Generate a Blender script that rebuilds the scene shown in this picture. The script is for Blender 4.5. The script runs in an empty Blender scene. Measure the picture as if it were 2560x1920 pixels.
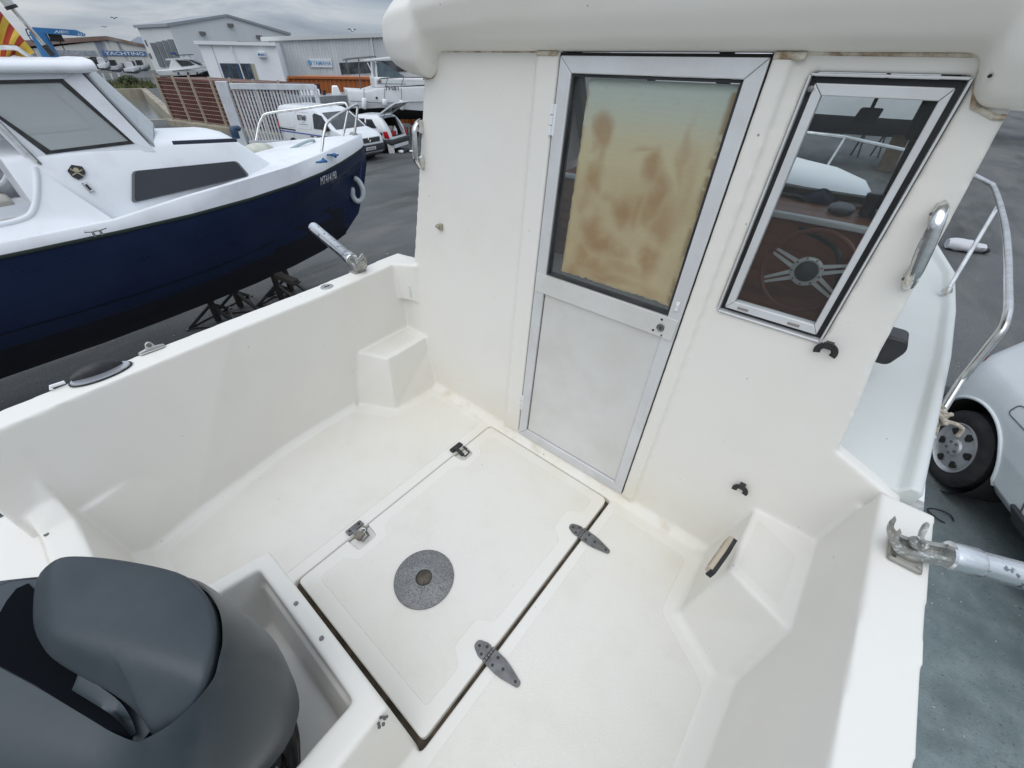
import bpy, bmesh, math, random
from mathutils import Vector, Matrix, Quaternion
random.seed(7)
scene = bpy.context.scene
COL = scene.collection
R_ = math.radians

# ------------------------------------------------------------------ camera
EYE = Vector((0, 0, 1.55))
F_PX = 1003.72
CX, CY, CZ = Vector((.76815, .63915, .01227)), Vector((.40984, -.47713, -.77699)), Vector((-.49116, .60198, -.62904))
cam = bpy.data.cameras.new('camera')
camo = bpy.data.objects.new('camera', cam); COL.objects.link(camo)
cam.sensor_width = 36; cam.lens = F_PX / 2560 * 36
cam.clip_start = .02; cam.clip_end = 5000
M = Matrix((CX, -CY, -CZ)).transposed().to_4x4(); M.translation = EYE
camo.matrix_world = M
scene.camera = camo

# ------------------------------------------------------------------ sky, sun, exposure
SUN_EL, SUN_AZ = R_(56), R_(168)          # azimuth measured from +Y towards +X
w = bpy.data.worlds.new('World'); scene.world = w; w.use_nodes = True
nt = w.node_tree; nt.nodes.clear()
def N(t, **k):
    n = nt.nodes.new(t)
    for a, b in k.items(): setattr(n, a, b)
    return n
def mathn(op, a, b=None, c=None, clamp=False):
    n = N('ShaderNodeMath', operation=op, use_clamp=clamp)
    for i, v in enumerate((a, b, c)):
        if v is None: continue
        if isinstance(v, (int, float)): n.inputs[i].default_value = v
        else: nt.links.new(v, n.inputs[i])
    return n.outputs[0]
out = N('ShaderNodeOutputWorld'); bg = N('ShaderNodeBackground')
sky = N('ShaderNodeTexSky', sky_type='NISHITA', sun_disc=False, sun_elevation=SUN_EL, sun_rotation=SUN_AZ)
tc = N('ShaderNodeTexCoord'); sep = N('ShaderNodeSeparateXYZ'); nt.links.new(tc.outputs['Generated'], sep.inputs[0])
mp = N('ShaderNodeMapping'); mp.inputs['Scale'].default_value = (1.0, 1.6, 7.0); mp.inputs['Rotation'].default_value = (0, R_(-4), R_(20))
nt.links.new(tc.outputs['Generated'], mp.inputs[0])
nz = N('ShaderNodeTexNoise'); nz.inputs['Scale'].default_value = 2.3; nz.inputs['Detail'].default_value = 7; nz.inputs['Roughness'].default_value = .55; nz.inputs['Distortion'].default_value = .6
nt.links.new(mp.outputs[0], nz.inputs['Vector'])
cr = N('ShaderNodeValToRGB')
cr.color_ramp.elements[0].position = .36; cr.color_ramp.elements[0].color = (.29, .34, .43, 1)
cr.color_ramp.elements[1].position = .66; cr.color_ramp.elements[1].color = (.68, .71, .75, 1)
e = cr.color_ramp.elements.new(.5); e.color = (.43, .49, .57, 1)
nt.links.new(nz.outputs[0], cr.inputs[0])
elev = mathn('MULTIPLY_ADD', sep.outputs[2], 1.75, .90)      # overcast: the zenith is the bright part
elev = mathn('MAXIMUM', elev, .8)
mul = N('ShaderNodeVectorMath', operation='SCALE'); nt.links.new(cr.outputs[0], mul.inputs[0]); nt.links.new(elev, mul.inputs['Scale'])
sks = N('ShaderNodeVectorMath', operation='SCALE'); nt.links.new(sky.outputs[0], sks.inputs[0]); sks.inputs['Scale'].default_value = .08
mx = N('ShaderNodeMix', data_type='RGBA'); mx.inputs[0].default_value = .88
nt.links.new(sks.outputs[0], mx.inputs[6]); nt.links.new(mul.outputs[0], mx.inputs[7])
nt.links.new(mx.outputs[2], bg.inputs[0]); bg.inputs[1].default_value = 1.0
nt.links.new(bg.outputs[0], out.inputs[0])
sl = bpy.data.lights.new('sun', 'SUN'); sl.energy = 1.2; sl.angle = R_(70); sl.color = (1, .975, .93)
so = bpy.data.objects.new('sun', sl); COL.objects.link(so)
sd = Vector((math.sin(SUN_AZ) * math.cos(SUN_EL), math.cos(SUN_AZ) * math.cos(SUN_EL), math.sin(SUN_EL)))
so.rotation_euler = sd.to_track_quat('Z', 'Y').to_euler(); so.location = sd * 50
scene.view_settings.view_transform = 'Standard'; scene.view_settings.look = 'None'
scene.view_settings.exposure = -0.06; scene.view_settings.gamma = 1
scene.cycles.max_bounces = 8; scene.cycles.transparent_max_bounces = 12

# ------------------------------------------------------------------ helpers
def ray(px, py): return Vector([(px - 1280) * CX[i] + (py - 960) * CY[i] + F_PX * CZ[i] for i in range(3)])
def P(px, py, ax, v):
    """the point seen at photo pixel (px, py) that lies on the plane ax = v"""
    r = ray(px, py); i = 'xyz'.index(ax); return EYE + r * ((v - EYE[i]) / r[i])
def PP(px, py, p0, n):
    r = ray(px, py); n = Vector(n); return EYE + r * ((Vector(p0) - EYE).dot(n) / r.dot(n))
Y0, K = 1.1726, .098                                           # the cabin bulkhead leans forward
def bk(x, z, off=0): return Vector((x, Y0 + K * z - off, z))
def PB(px, py, off=0):
    return PP(px, py, (0, Y0 - off, 0), (0, 1, -K))
def D(x, y): return x * 1.1573, y * 1.1573
OFF = {}
SPLIT = {'side_deck', 'cabin_side', 'side_pane', 'sealant_bead', 'sealant_patch', 'rail_post', 'hinge_screw', 'latch_screw', 'screw_hole', 'drain_slot', 'handle_screw', 'vent_slot', 'roof_screw', 'gauge', 'wheel_spoke', 'hub_bolt', 'plate_screw', 'cable_loom', 'wheel_nut', 'well_screw', 'chipped_spot'}
def prop(o, label=None, cat=None, group=None, kind=None):
    if label: o['label'] = label
    if cat: o['category'] = cat
    if group: o['group'] = group
    if kind: o['kind'] = kind
    return o
def thing(name, label, cat, loc=(0, 0, 0), rz=0, group=None, world=True):
    o = bpy.data.objects.new(name, None); COL.objects.link(o)
    o.empty_display_size = .1
    o.location = loc; o.rotation_euler = (0, 0, rz)
    OFF[o.name] = Vector(loc) if world else Vector((0, 0, 0))
    return prop(o, label, cat, group)
class MB:
    """collects shapes into one mesh"""
    def __init__(s): s.v = []; s.f = []
    def add(s, v, f):
        n = len(s.v); s.v += [Vector(p) for p in v]; s.f += [[i + n for i in q] for q in f]; return s
    def box(s, a, b):
        x0, y0, z0 = a; x1, y1, z1 = b
        return s.hexa([(x0, y0, z0), (x1, y0, z0), (x1, y1, z0), (x0, y1, z0)], [(x0, y0, z1), (x1, y0, z1), (x1, y1, z1), (x0, y1, z1)])
    def hexa(s, lo, hi):
        n = len(lo)
        return s.add(list(lo) + list(hi), [list(range(n))[::-1], list(range(n, 2 * n))] + [[i, (i + 1) % n, n + (i + 1) % n, n + i] for i in range(n)])
    def prism(s, pts, d):
        d = Vector(d); return s.hexa([Vector(p) for p in pts], [Vector(p) + d for p in pts])
    def bar(s, a, b, wx, wy, up=(0, 0, 1)):
        a, b = Vector(a), Vector(b); d = (b - a).normalized(); u = Vector(up)
        if abs(d.dot(u)) > .98: u = Vector((0, 1, 0))
        x = d.cross(u).normalized() * wx / 2; y = x.cross(d).normalized() * wy / 2
        return s.hexa([a - x - y, a + x - y, a + x + y, a - x + y], [b - x - y, b + x - y, b + x + y, b - x + y])
    def tube(s, pts, r, n=10, caps=True, closed=False):
        pts = [Vector(p) for p in pts]; m = len(pts); rr = r if isinstance(r, (list, tuple)) else [r] * m
        ref = None; V = []; Fc = []
        for i, p in enumerate(pts):
            if closed: t = pts[(i + 1) % m] - pts[i - 1]
            else: t = pts[min(i + 1, m - 1)] - pts[max(i - 1, 0)]
            t.normalize()
            if ref is None:
                ref = t.orthogonal().normalized()
            ref = (ref - t * ref.dot(t))
            if ref.length < 1e-6: ref = t.orthogonal()
            ref.normalize(); b = t.cross(ref)
            for k in range(n):
                a = 2 * math.pi * k / n; V.append(p + (ref * math.cos(a) + b * math.sin(a)) * rr[i])
        for i in range(m if closed else m - 1):
            j = (i + 1) % m
            for k in range(n): Fc.append([i * n + k, i * n + (k + 1) % n, j * n + (k + 1) % n, j * n + k])
        if caps and not closed: Fc += [list(range(n))[::-1], [(m - 1) * n + k for k in range(n)]]
        return s.add(V, Fc)
    def lathe(s, prof, n=24, c=(0, 0, 0), axis=(0, 0, 1), cap=True):
        q = Vector((0, 0, 1)).rotation_difference(Vector(axis)); c = Vector(c); V = []; Fc = []; m = len(prof)
        for r, z in prof:
            for k in range(n):
                a = 2 * math.pi * k / n; V.append(c + q @ Vector((r * math.cos(a), r * math.sin(a), z)))
        for i in range(m - 1):
            for k in range(n): Fc.append([i * n + k, i * n + (k + 1) % n, (i + 1) * n + (k + 1) % n, (i + 1) * n + k])
        if cap: Fc += [list(range(n))[::-1], [(m - 1) * n + k for k in range(n)]]
        return s.add(V, Fc)
    def loft(s, rings, caps=True, closed=True):
        m = len(rings); n = len(rings[0]); V = [p for r in rings for p in r]; Fc = []
        for i in range(m - 1):
            for k in range(n if closed else n - 1): Fc.append([i * n + k, i * n + (k + 1) % n, (i + 1) * n + (k + 1) % n, (i + 1) * n + k])
        if caps and closed: Fc += [list(range(n))[::-1], [(m - 1) * n + k for k in range(n)]]
        return s.add(V, Fc)
    def ball(s, c, r, n=12, m=8):
        c = Vector(c); r = Vector(r) if not isinstance(r, (int, float)) else Vector((r, r, r))
        return s.lathe_pts(c, r, n, m)
    def lathe_pts(s, c, r, n, m):
        V = [c + Vector((0, 0, -r.z))]; Fc = []
        for i in range(1, m):
            t = math.pi * i / m
            for k in range(n):
                a = 2 * math.pi * k / n; V.append(c + Vector((r.x * math.sin(t) * math.cos(a), r.y * math.sin(t) * math.sin(a), -r.z * math.cos(t))))
        V.append(c + Vector((0, 0, r.z))); L = len(V) - 1
        for k in range(n):
            Fc.append([0, 1 + (k + 1) % n, 1 + k]); Fc.append([L, L - n + k, L - n + (k + 1) % n])
        for i in range(m - 2):
            for k in range(n): Fc.append([1 + i * n + k, 1 + i * n + (k + 1) % n, 1 + (i + 1) * n + (k + 1) % n, 1 + (i + 1) * n + k])
        return s.add(V, Fc)
    def pieces(s):
        par = list(range(len(s.v)))
        def find(a):
            while par[a] != a: par[a] = par[par[a]]; a = par[a]
            return a
        for f in s.f:
            r = find(f[0])
            for i in f[1:]: par[find(i)] = r
        g = {}
        for f in s.f: g.setdefault(find(f[0]), []).append(f)
        out = []
        for fs in g.values():
            ix = {}; q = MB()
            for f in fs:
                for i in f:
                    if i not in ix: ix[i] = len(q.v); q.v.append(s.v[i])
                q.f.append([ix[i] for i in f])
            out.append(q)
        return out
    def build(s, name, mat, parent=None, smooth=35, bevel=0, seg=2, label=None, sub=0, world=True, fix=True, split=None):
        if split is None: split = name in SPLIT
        if split:
            ps = s.pieces()
            if len(ps) > 1: return [q.build(name, mat, parent, smooth, bevel, seg, label, sub, world, fix, False) for q in ps][0]
        me = bpy.data.meshes.new(name)
        o = bpy.data.objects.new(name, me); COL.objects.link(o)
        off = Vector((0, 0, 0))
        if parent is not None:
            o.parent = parent; off = OFF.get(parent.name, off); OFF[o.name] = off
        me.from_pydata([v - off for v in s.v], [], s.f); me.validate()
        if fix:
            bm = bmesh.new(); bm.from_mesh(me); bmesh.ops.recalc_face_normals(bm, faces=bm.faces); bm.to_mesh(me); bm.free()
        if mat: me.materials.append(mat)
        if smooth:
            for p in me.polygons: p.use_smooth = True
            if smooth < 180: me.set_sharp_from_angle(angle=R_(smooth))
        if sub:
            m = o.modifiers.new('s', 'SUBSURF'); m.levels = m.render_levels = sub
        if bevel:
            m = o.modifiers.new('b', 'BEVEL'); m.width = bevel; m.segments = seg; m.limit_method = 'ANGLE'; m.angle_limit = R_(35); m.harden_normals = False
            for p in me.polygons: p.use_smooth = True
            me.set_sharp_from_angle(angle=R_(75))
        if label: o['label'] = label
        return o
def moulded(o, vox, it):
    m = o.modifiers.new('r', 'REMESH'); m.mode = 'VOXEL'; m.voxel_size = vox; m.use_smooth_shade = True
    m = o.modifiers.new('s', 'SMOOTH'); m.iterations = it; m.factor = .5
def spline(pts, n=6):
    pts = [Vector(p) for p in pts]; r = []
    for i in range(len(pts) - 1):
        p0 = pts[max(i - 1, 0)]; p1 = pts[i]; p2 = pts[i + 1]; p3 = pts[min(i + 2, len(pts) - 1)]
        for k in range(n):
            t = k / n
            r.append(.5 * ((2 * p1) + (p2 - p0) * t + (2 * p0 - 5 * p1 + 4 * p2 - p3) * t * t + (3 * p1 - p0 - 3 * p2 + p3) * t ** 3))
    return r + [pts[-1]]
def rounded(pts, r, n=5):
    """2-D polygon with rounded corners"""
    o = []; m = len(pts)
    for i in range(m):
        p = Vector(pts[i]); a = Vector(pts[i - 1]); b = Vector(pts[(i + 1) % m])
        ri = r[i] if isinstance(r, (list, tuple)) else r
        ra = min(ri, (a - p).length * .49, (b - p).length * .49)
        if ra < 1e-5: o.append(p); continue
        s = p + (a - p).normalized() * ra; e = p + (b - p).normalized() * ra
        for k in range(n + 1):
            t = k / n; o.append(s * (1 - t) ** 2 + p * 2 * t * (1 - t) + e * t * t)
    return o
def text(s, mat, parent, o0, xd, yd, width=None, height=.1, name='lettering', depth=.004, shear=0, bold=0):
    """lettering as mesh: o0 lower-left corner, xd along the line, yd up the letters"""
    cu = bpy.data.curves.new('t', 'FONT'); cu.body = s; cu.size = 1; cu.resolution_u = 3; cu.extrude = .0; cu.shear = shear; cu.offset = bold
    to = bpy.data.objects.new('t', cu); COL.objects.link(to)
    dg = bpy.context.evaluated_depsgraph_get(); me = bpy.data.meshes.new_from_object(to.evaluated_get(dg))
    bpy.data.objects.remove(to); bpy.data.curves.remove(cu)
    xs = [v.co.x for v in me.vertices]; ys = [v.co.y for v in me.vertices]
    x0, x1, y0, y1 = min(xs), max(xs), min(ys), max(ys)
    xd, yd, o0 = Vector(xd).normalized(), Vector(yd).normalized(), Vector(o0); zd = xd.cross(yd)
    sy = height / (y1 - y0); sx = (width / (x1 - x0)) if width else sy
    mb = MB()
    mb.add([o0 + xd * ((v.co.x - x0) * sx) + yd * ((v.co.y - y0) * sy) + zd * depth for v in me.vertices], [list(p.vertices) for p in me.polygons])
    bpy.data.meshes.remove(me)
    return mb.build(name, mat, parent, smooth=0, fix=False)

# ------------------------------------------------------------------ materials
def nodes(name):
    m = bpy.data.materials.new(name); m.use_nodes = True; t = m.node_tree
    return m, t, t.nodes['Principled BSDF']
def C4(c): return (c[0], c[1], c[2], 1)
def pm(name, col, rough=.5, metal=0, col2=None, scale=8, amt=1, detail=5, bump=0, bscale=200, stretch=(1, 1, 1), lo=.4, hi=.65, spec=.5, coat=0, specks=None, speck_scale=60, speck_at=.72, rvar=0, alpha=1):
    m, t, b = nodes(name); L = t.links
    b.inputs['Base Color'].default_value = C4(col); b.inputs['Roughness'].default_value = rough; b.inputs['Metallic'].default_value = metal
    b.inputs['Specular IOR Level'].default_value = spec; b.inputs['Coat Weight'].default_value = coat; b.inputs['Alpha'].default_value = alpha
    tc = t.nodes.new('ShaderNodeTexCoord'); mp = t.nodes.new('ShaderNodeMapping'); mp.inputs['Scale'].default_value = stretch; L.new(tc.outputs['Object'], mp.inputs[0])
    last = None
    if col2 is not None:
        n = t.nodes.new('ShaderNodeTexNoise'); n.inputs['Scale'].default_value = scale; n.inputs['Detail'].default_value = detail; n.inputs['Roughness'].default_value = .6; L.new(mp.outputs[0], n.inputs['Vector'])
        r = t.nodes.new('ShaderNodeMapRange'); r.inputs[1].default_value = lo; r.inputs[2].default_value = hi; r.inputs[4].default_value = amt; L.new(n.outputs[0], r.inputs[0])
        x = t.nodes.new('ShaderNodeMix'); x.data_type = 'RGBA'; x.inputs[6].default_value = C4(col); x.inputs[7].default_value = C4(col2); L.new(r.outputs[0], x.inputs[0])
        L.new(x.outputs[2], b.inputs['Base Color']); last = x.outputs[2]
        if rvar:
            r2 = t.nodes.new('ShaderNodeMapRange'); r2.inputs[3].default_value = rough - rvar; r2.inputs[4].default_value = rough + rvar; r2.inputs[1].default_value = .3; r2.inputs[2].default_value = .7
            L.new(n.outputs[0], r2.inputs[0]); L.new(r2.outputs[0], b.inputs['Roughness'])
    if specks is not None:
        n = t.nodes.new('ShaderNodeTexNoise'); n.inputs['Scale'].default_value = speck_scale; n.inputs['Detail'].default_value = 3; L.new(mp.outputs[0], n.inputs['Vector'])
        r = t.nodes.new('ShaderNodeMapRange'); r.inputs[1].default_value = speck_at; r.inputs[2].default_value = speck_at + .04; L.new(n.outputs[0], r.inputs[0])
        x = t.nodes.new('ShaderNodeMix'); x.data_type = 'RGBA'; x.inputs[6].default_value = C4(col); x.inputs[7].default_value = C4(specks); L.new(r.outputs[0], x.inputs[0])
        if last is not None: L.new(last, x.inputs[6])
        L.new(x.outputs[2], b.inputs['Base Color'])
    if bump:
        n = t.nodes.new('ShaderNodeTexNoise'); n.inputs['Scale'].default_value = bscale; n.inputs['Detail'].default_value = 3; L.new(mp.outputs[0], n.inputs['Vector'])
        u = t.nodes.new('ShaderNodeBump'); u.inputs['Strength'].default_value = bump; u.inputs['Distance'].default_value = .01; L.new(n.outputs[0], u.inputs['Height']); L.new(u.outputs[0], b.inputs['Normal'])
    return m
def glassy(name, tint, trans=.6, rough=.03, col=(.02, .02, .02), spec=.5):
    """pane: part see-through with a tint, part glossy surface"""
    m, t, b = nodes(name); L = t.links
    b.inputs['Base Color'].default_value = C4(col); b.inputs['Roughness'].default_value = rough; b.inputs['Specular IOR Level'].default_value = spec
    tr = t.nodes.new('ShaderNodeBsdfTransparent'); tr.inputs[0].default_value = C4(tint)
    x = t.nodes.new('ShaderNodeMixShader'); x.inputs[0].default_value = trans
    L.new(b.outputs[0], x.inputs[1]); L.new(tr.outputs[0], x.inputs[2]); L.new(x.outputs[0], t.nodes['Material Output'].inputs[0])
    return m

def gelcoat(name, col, grime, yellow, grime_amt=.35, fine=0., ylo=.5):
    """weathered white gelcoat: faint broad toning, yellowed patches, tiny dark chips"""
    m, t, b = nodes(name); L = t.links
    tc = t.nodes.new('ShaderNodeTexCoord')
    def noise(sc, det, lo, hi, to=1., vec=None, rough=.6):
        n = t.nodes.new('ShaderNodeTexNoise'); n.inputs['Scale'].default_value = sc; n.inputs['Detail'].default_value = det; n.inputs['Roughness'].default_value = rough
        L.new(vec or tc.outputs['Object'], n.inputs['Vector'])
        r = t.nodes.new('ShaderNodeMapRange'); r.inputs[1].default_value = lo; r.inputs[2].default_value = hi; r.inputs[4].default_value = to; L.new(n.outputs[0], r.inputs[0]); return r.outputs[0]
    def mix(f, a, c):
        x = t.nodes.new('ShaderNodeMix'); x.data_type = 'RGBA'; L.new(f, x.inputs[0])
        if isinstance(a, tuple): x.inputs[6].default_value = C4(a)
        else: L.new(a, x.inputs[6])
        x.inputs[7].default_value = C4(c); return x.outputs[2]
    c = mix(noise(1.3, 4, .42, .7, .55), col, yellow)
    c = mix(noise(5, 6, .5, .8, grime_amt), c, grime)
    mp = t.nodes.new('ShaderNodeMapping'); mp.inputs['Scale'].default_value = (9, 9, 1.2); L.new(tc.outputs['Object'], mp.inputs[0])
    c = mix(noise(2.2, 6, .62, .85, .16, mp.outputs[0]), c, grime)
    c = mix(noise(42, 2, .765, .785, .75), c, (.16, .13, .10))
    if 'gelcoat' in (name, name[-7:]) and 'bright' not in name and 'deck' not in name:      # old water stains by the foot of the bulkhead
        sp = t.nodes.new('ShaderNodeSeparateXYZ'); L.new(tc.outputs['Object'], sp.inputs[0])
        def rg_(i, a, b_):
            r = t.nodes.new('ShaderNodeMapRange'); r.interpolation_type = 'SMOOTHSTEP'; r.inputs[1].default_value = a; r.inputs[2].default_value = b_; L.new(sp.outputs[i], r.inputs[0]); return r.outputs[0]
        def ml(a, b_):
            n = t.nodes.new('ShaderNodeMath'); n.operation = 'MULTIPLY'; L.new(a, n.inputs[0])
            if isinstance(b_, float): n.inputs[1].default_value = b_
            else: L.new(b_, n.inputs[1])
            return n.outputs[0]
        c = mix(ml(ml(rg_(1, .30, .80), rg_(2, .30, .0)), noise(4, 6, .35, .70, .5)), c, (.68, .61, .44))
        c = mix(ml(ml(rg_(1, .70, .77), rg_(2, .05, .0)), noise(9, 5, .52, .72, .6)), c, (.46, .36, .22))
    L.new(c, b.inputs['Base Color'])
    r = noise(6, 5, .3, .7, .0)
    rr = t.nodes.new('ShaderNodeMapRange'); rr.inputs[3].default_value = .30; rr.inputs[4].default_value = .55
    n = t.nodes.new('ShaderNodeTexNoise'); n.inputs['Scale'].default_value = 7; n.inputs['Detail'].default_value = 5; L.new(tc.outputs['Object'], n.inputs['Vector']); L.new(n.outputs[0], rr.inputs[0]); L.new(rr.outputs[0], b.inputs['Roughness'])
    b.inputs['Specular IOR Level'].default_value = .4
    n2 = t.nodes.new('ShaderNodeTexNoise'); n2.inputs['Scale'].default_value = 260 if fine else 14; n2.inputs['Detail'].default_value = 2; L.new(tc.outputs['Object'], n2.inputs['Vector'])
    u = t.nodes.new('ShaderNodeBump'); u.inputs['Strength'].default_value = fine or .08; u.inputs['Distance'].default_value = .004 if fine else .01
    L.new(n2.outputs[0], u.inputs['Height']); L.new(u.outputs[0], b.inputs['Normal'])
    return m
GEL = gelcoat('gelcoat', (.77, .748, .70), (.60, .565, .49), (.755, .72, .64), .14)
NONSLIP = gelcoat('nonslip gelcoat', (.745, .72, .668), (.56, .53, .455), (.73, .69, .60), .26, fine=.35)
GELW = gelcoat('bright gelcoat', (.82, .83, .84), (.62, .61, .58), (.78, .76, .70), .2)
SEAL = pm('yellowed sealant', (.26, .17, .09), .6, col2=(.64, .59, .49), scale=22, lo=.38, hi=.58)
ALU = pm('brushed aluminium', (.66, .665, .67), .42, .22, (.58, .58, .575), 5, bump=.05, bscale=120, rvar=.06)
ALUP = pm('aluminium panel', (.68, .68, .66), .40, .2, (.60, .59, .55), 2.5, bump=.06, bscale=60, rvar=.08)
CHROME = pm('chrome', (.72, .73, .73), .16, 1, (.55, .53, .48), 18, bump=.04, bscale=40)
STEEL = pm('stainless tube', (.70, .70, .69), .24, 1, (.55, .53, .50), 12)
GALV = pm('weathered zinc', (.42, .42, .40), .55, .6, (.30, .31, .28), 30, specks=(.62, .63, .62), speck_scale=90, speck_at=.58, bump=.2, bscale=120)
GREYMETAL = pm('grey metal', (.20, .20, .20), .45, .6, (.12, .115, .11), 30)
BLACKP = pm('black plastic', (.012, .012, .014), .4, 0, (.03, .03, .032), 12)
RUBBER = pm('rubber', (.016, .016, .017), .7, 0, (.04, .04, .04), 10, bump=.1, bscale=60)
DARK = pm('dark void', (.02, .018, .016), .9)
WOOD = pm('brown dash board', (.30, .125, .07), .45, 0, (.20, .08, .045), 4, stretch=(1, 6, 6))
WHITEP = pm('white paint', (.78, .79, .80), .35, 0, (.70, .70, .69), 3)
ROPE = pm('old rope', (.50, .44, .36), .9, 0, (.30, .26, .21), 60, bump=.5, bscale=160)
BLUEROPE = pm('blue rope', (.06, .20, .42), .8, 0, (.03, .10, .25), 60, bump=.4, bscale=160)

# ------------------------------------------------------------------ setting: ground, water, hills
def gz(x):
    return -1.6
BA = R_(-78)                                                     # bearing of the dock basin
bu, bv = Vector((math.sin(BA), math.cos(BA), 0)), Vector((math.cos(BA), -math.sin(BA), 0))
def uv(u, v, z): return bu * u + bv * v + Vector((0, 0, z))
U = [-700, -300, -100, -40, -20, -10] + [-6 + i * .5 for i in range(0, 25)] + [8, 12, 20, 36, 70, 74, 110, 200, 420, 900]
V = [-900, -300, -100, -45] + [-30, -15, -8, -4, -2, 0, 2.2, 5, 10, 20, 40, 90, 200, 400, 900]
mb = MB(); idx = {}
for i, u in enumerate(U):
    for j, v in enumerate(V):
        p = uv(u, v, 0); idx[i, j] = len(mb.v); mb.v.append(Vector((p.x, p.y, gz(p.x))))
for i in range(len(U) - 1):
    for j in range(len(V) - 1):
        if U[i] >= 36 and U[i + 1] <= 70 and V[j] >= -45 and V[j + 1] <= 2.2: continue
        mb.f.append([idx[i, j], idx[i + 1, j], idx[i + 1, j + 1], idx[i, j + 1]])
m, t, b = nodes('yard asphalt'); L = t.links
tcn = t.nodes.new('ShaderNodeTexCoord')
def nz_(sc, det, lo, hi, st=None, rot=0, rough=.6):
    mpn = t.nodes.new('ShaderNodeMapping'); mpn.inputs['Scale'].default_value = st or (1, 1, 1); mpn.inputs['Rotation'].default_value = (0, 0, rot); L.new(tcn.outputs['Object'], mpn.inputs[0])
    n = t.nodes.new('ShaderNodeTexNoise'); n.inputs['Scale'].default_value = sc; n.inputs['Detail'].default_value = det; n.inputs['Roughness'].default_value = rough; L.new(mpn.outputs[0], n.inputs['Vector'])
    r = t.nodes.new('ShaderNodeMapRange'); r.inputs[1].default_value = lo; r.inputs[2].default_value = hi; L.new(n.outputs[0], r.inputs[0]); return r.outputs[0]
def mxc(f, a, c):
    x = t.nodes.new('ShaderNodeMix'); x.data_type = 'RGBA'; L.new(f, x.inputs[0])
    if isinstance(a, tuple): x.inputs[6].default_value = C4(a)
    else: L.new(a, x.inputs[6])
    x.inputs[7].default_value = C4(c); return x.outputs[2]
c = mxc(nz_(.35, 5, .35, .65), (.085, .092, .094), (.135, .138, .136))
c = mxc(nz_(.9, 6, .48, .68, (1, .22, 1), R_(35)), c, (.05, .051, .051))       # oily drag marks
c = mxc(nz_(1.1, 6, .52, .75, (1, .3, 1), R_(35)), c, (.17, .165, .155))
c = mxc(nz_(55, 3, .58, .64), c, (.03, .031, .032)); c = mxc(nz_(90, 3, .60, .66), c, (.20, .20, .195))
c = mxc(nz_(28, 2, .755, .775), c, (.45, .44, .42))
c = mxc(nz_(7, 3, .74, .77), c, (.02, .02, .02))
spx = t.nodes.new('ShaderNodeSeparateXYZ'); L.new(tcn.outputs['Object'], spx.inputs[0])
rgx = t.nodes.new('ShaderNodeMapRange'); rgx.interpolation_type = 'SMOOTHSTEP'; rgx.inputs[1].default_value = -.6; rgx.inputs[2].default_value = .3; L.new(spx.outputs[0], rgx.inputs[0])
rgy = t.nodes.new('ShaderNodeMapRange'); rgy.interpolation_type = 'SMOOTHSTEP'; rgy.inputs[1].default_value = 5.5; rgy.inputs[2].default_value = 3.0; L.new(spx.outputs[1], rgy.inputs[0])
mm_ = t.nodes.new('ShaderNodeMath'); mm_.operation = 'MULTIPLY'; L.new(rgx.outputs[0], mm_.inputs[0]); L.new(rgy.outputs[0], mm_.inputs[1])
c2_ = mxc(nz_(6, 6, .35, .7), (.155, .20, .205), (.24, .29, .29)); c2b = mxc(nz_(40, 3, .60, .72), c2_, (.09, .105, .105)); c2b = mxc(nz_(60, 3, .62, .72), c2b, (.32, .36, .355)); c2b = mxc(nz_(2.2, 5, .52, .75), c2b, (.13, .16, .16)); c2b = mxc(nz_(30, 2, .76, .78), c2b, (.6, .6, .58))
x_ = t.nodes.new('ShaderNodeMix'); x_.data_type = 'RGBA'; L.new(mm_.outputs[0], x_.inputs[0]); L.new(c, x_.inputs[6]); L.new(c2b, x_.inputs[7]); c = x_.outputs[2]
L.new(c, b.inputs['Base Color']); b.inputs['Roughness'].default_value = .8; b.inputs['Specular IOR Level'].default_value = .3
n = t.nodes.new('ShaderNodeTexNoise'); n.inputs['Scale'].default_value = 70; n.inputs['Detail'].default_value = 4; L.new(tcn.outputs['Object'], n.inputs['Vector'])
u_ = t.nodes.new('ShaderNodeBump'); u_.inputs['Strength'].default_value = .5; u_.inputs['Distance'].default_value = .02; L.new(n.outputs[0], u_.inputs['Height']); L.new(u_.outputs[0], b.inputs['Normal'])
ASPHALT = m
prop(mb.build('ground', ASPHALT, smooth=180, fix=False), kind='structure')
WATER = pm('dock water', (.10, .115, .11), .12, 0, (.16, .165, .15), .6, bump=.5, bscale=2.2, stretch=(1, 1.0, 1))
prop(MB().add([uv(35.9, -46, -2.5), uv(71, -46, -2.5), uv(71, 2.6, -2.5), uv(35.9, 2.6, -2.5)], [[0, 1, 2, 3]]).build('water', WATER), kind='structure')
CONC = pm('old concrete', (.36, .32, .24), .9, 0, (.22, .20, .16), .9, bump=.3, bscale=8, stretch=(1, 1, .5))
mb = MB()
mb.hexa([uv(69.6, -46, -3), uv(70.4, -46, -3), uv(70.4, 2.4, -3), uv(69.6, 2.4, -3)], [uv(69.6, -46, -1.55), uv(70.4, -46, -1.55), uv(70.4, 2.4, -1.55), uv(69.6, 2.4, -1.55)])
mb.hexa([uv(36.0, -46, -3), uv(36.5, -46, -3), uv(36.5, 2.2, -3), uv(36.0, 2.2, -3)], [uv(36.0, -46, -1.58), uv(36.5, -46, -1.58), uv(36.5, 2.2, -1.58), uv(36.0, 2.2, -1.58)])
mb.hexa([uv(36.5, 1.9, -3), uv(69.6, 1.9, -3), uv(69.6, 2.4, -3), uv(36.5, 2.4, -3)], [uv(36.5, 1.9, -1.58), uv(69.6, 1.9, -1.58), uv(69.6, 2.4, -1.58), uv(36.5, 2.4, -1.58)])
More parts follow.
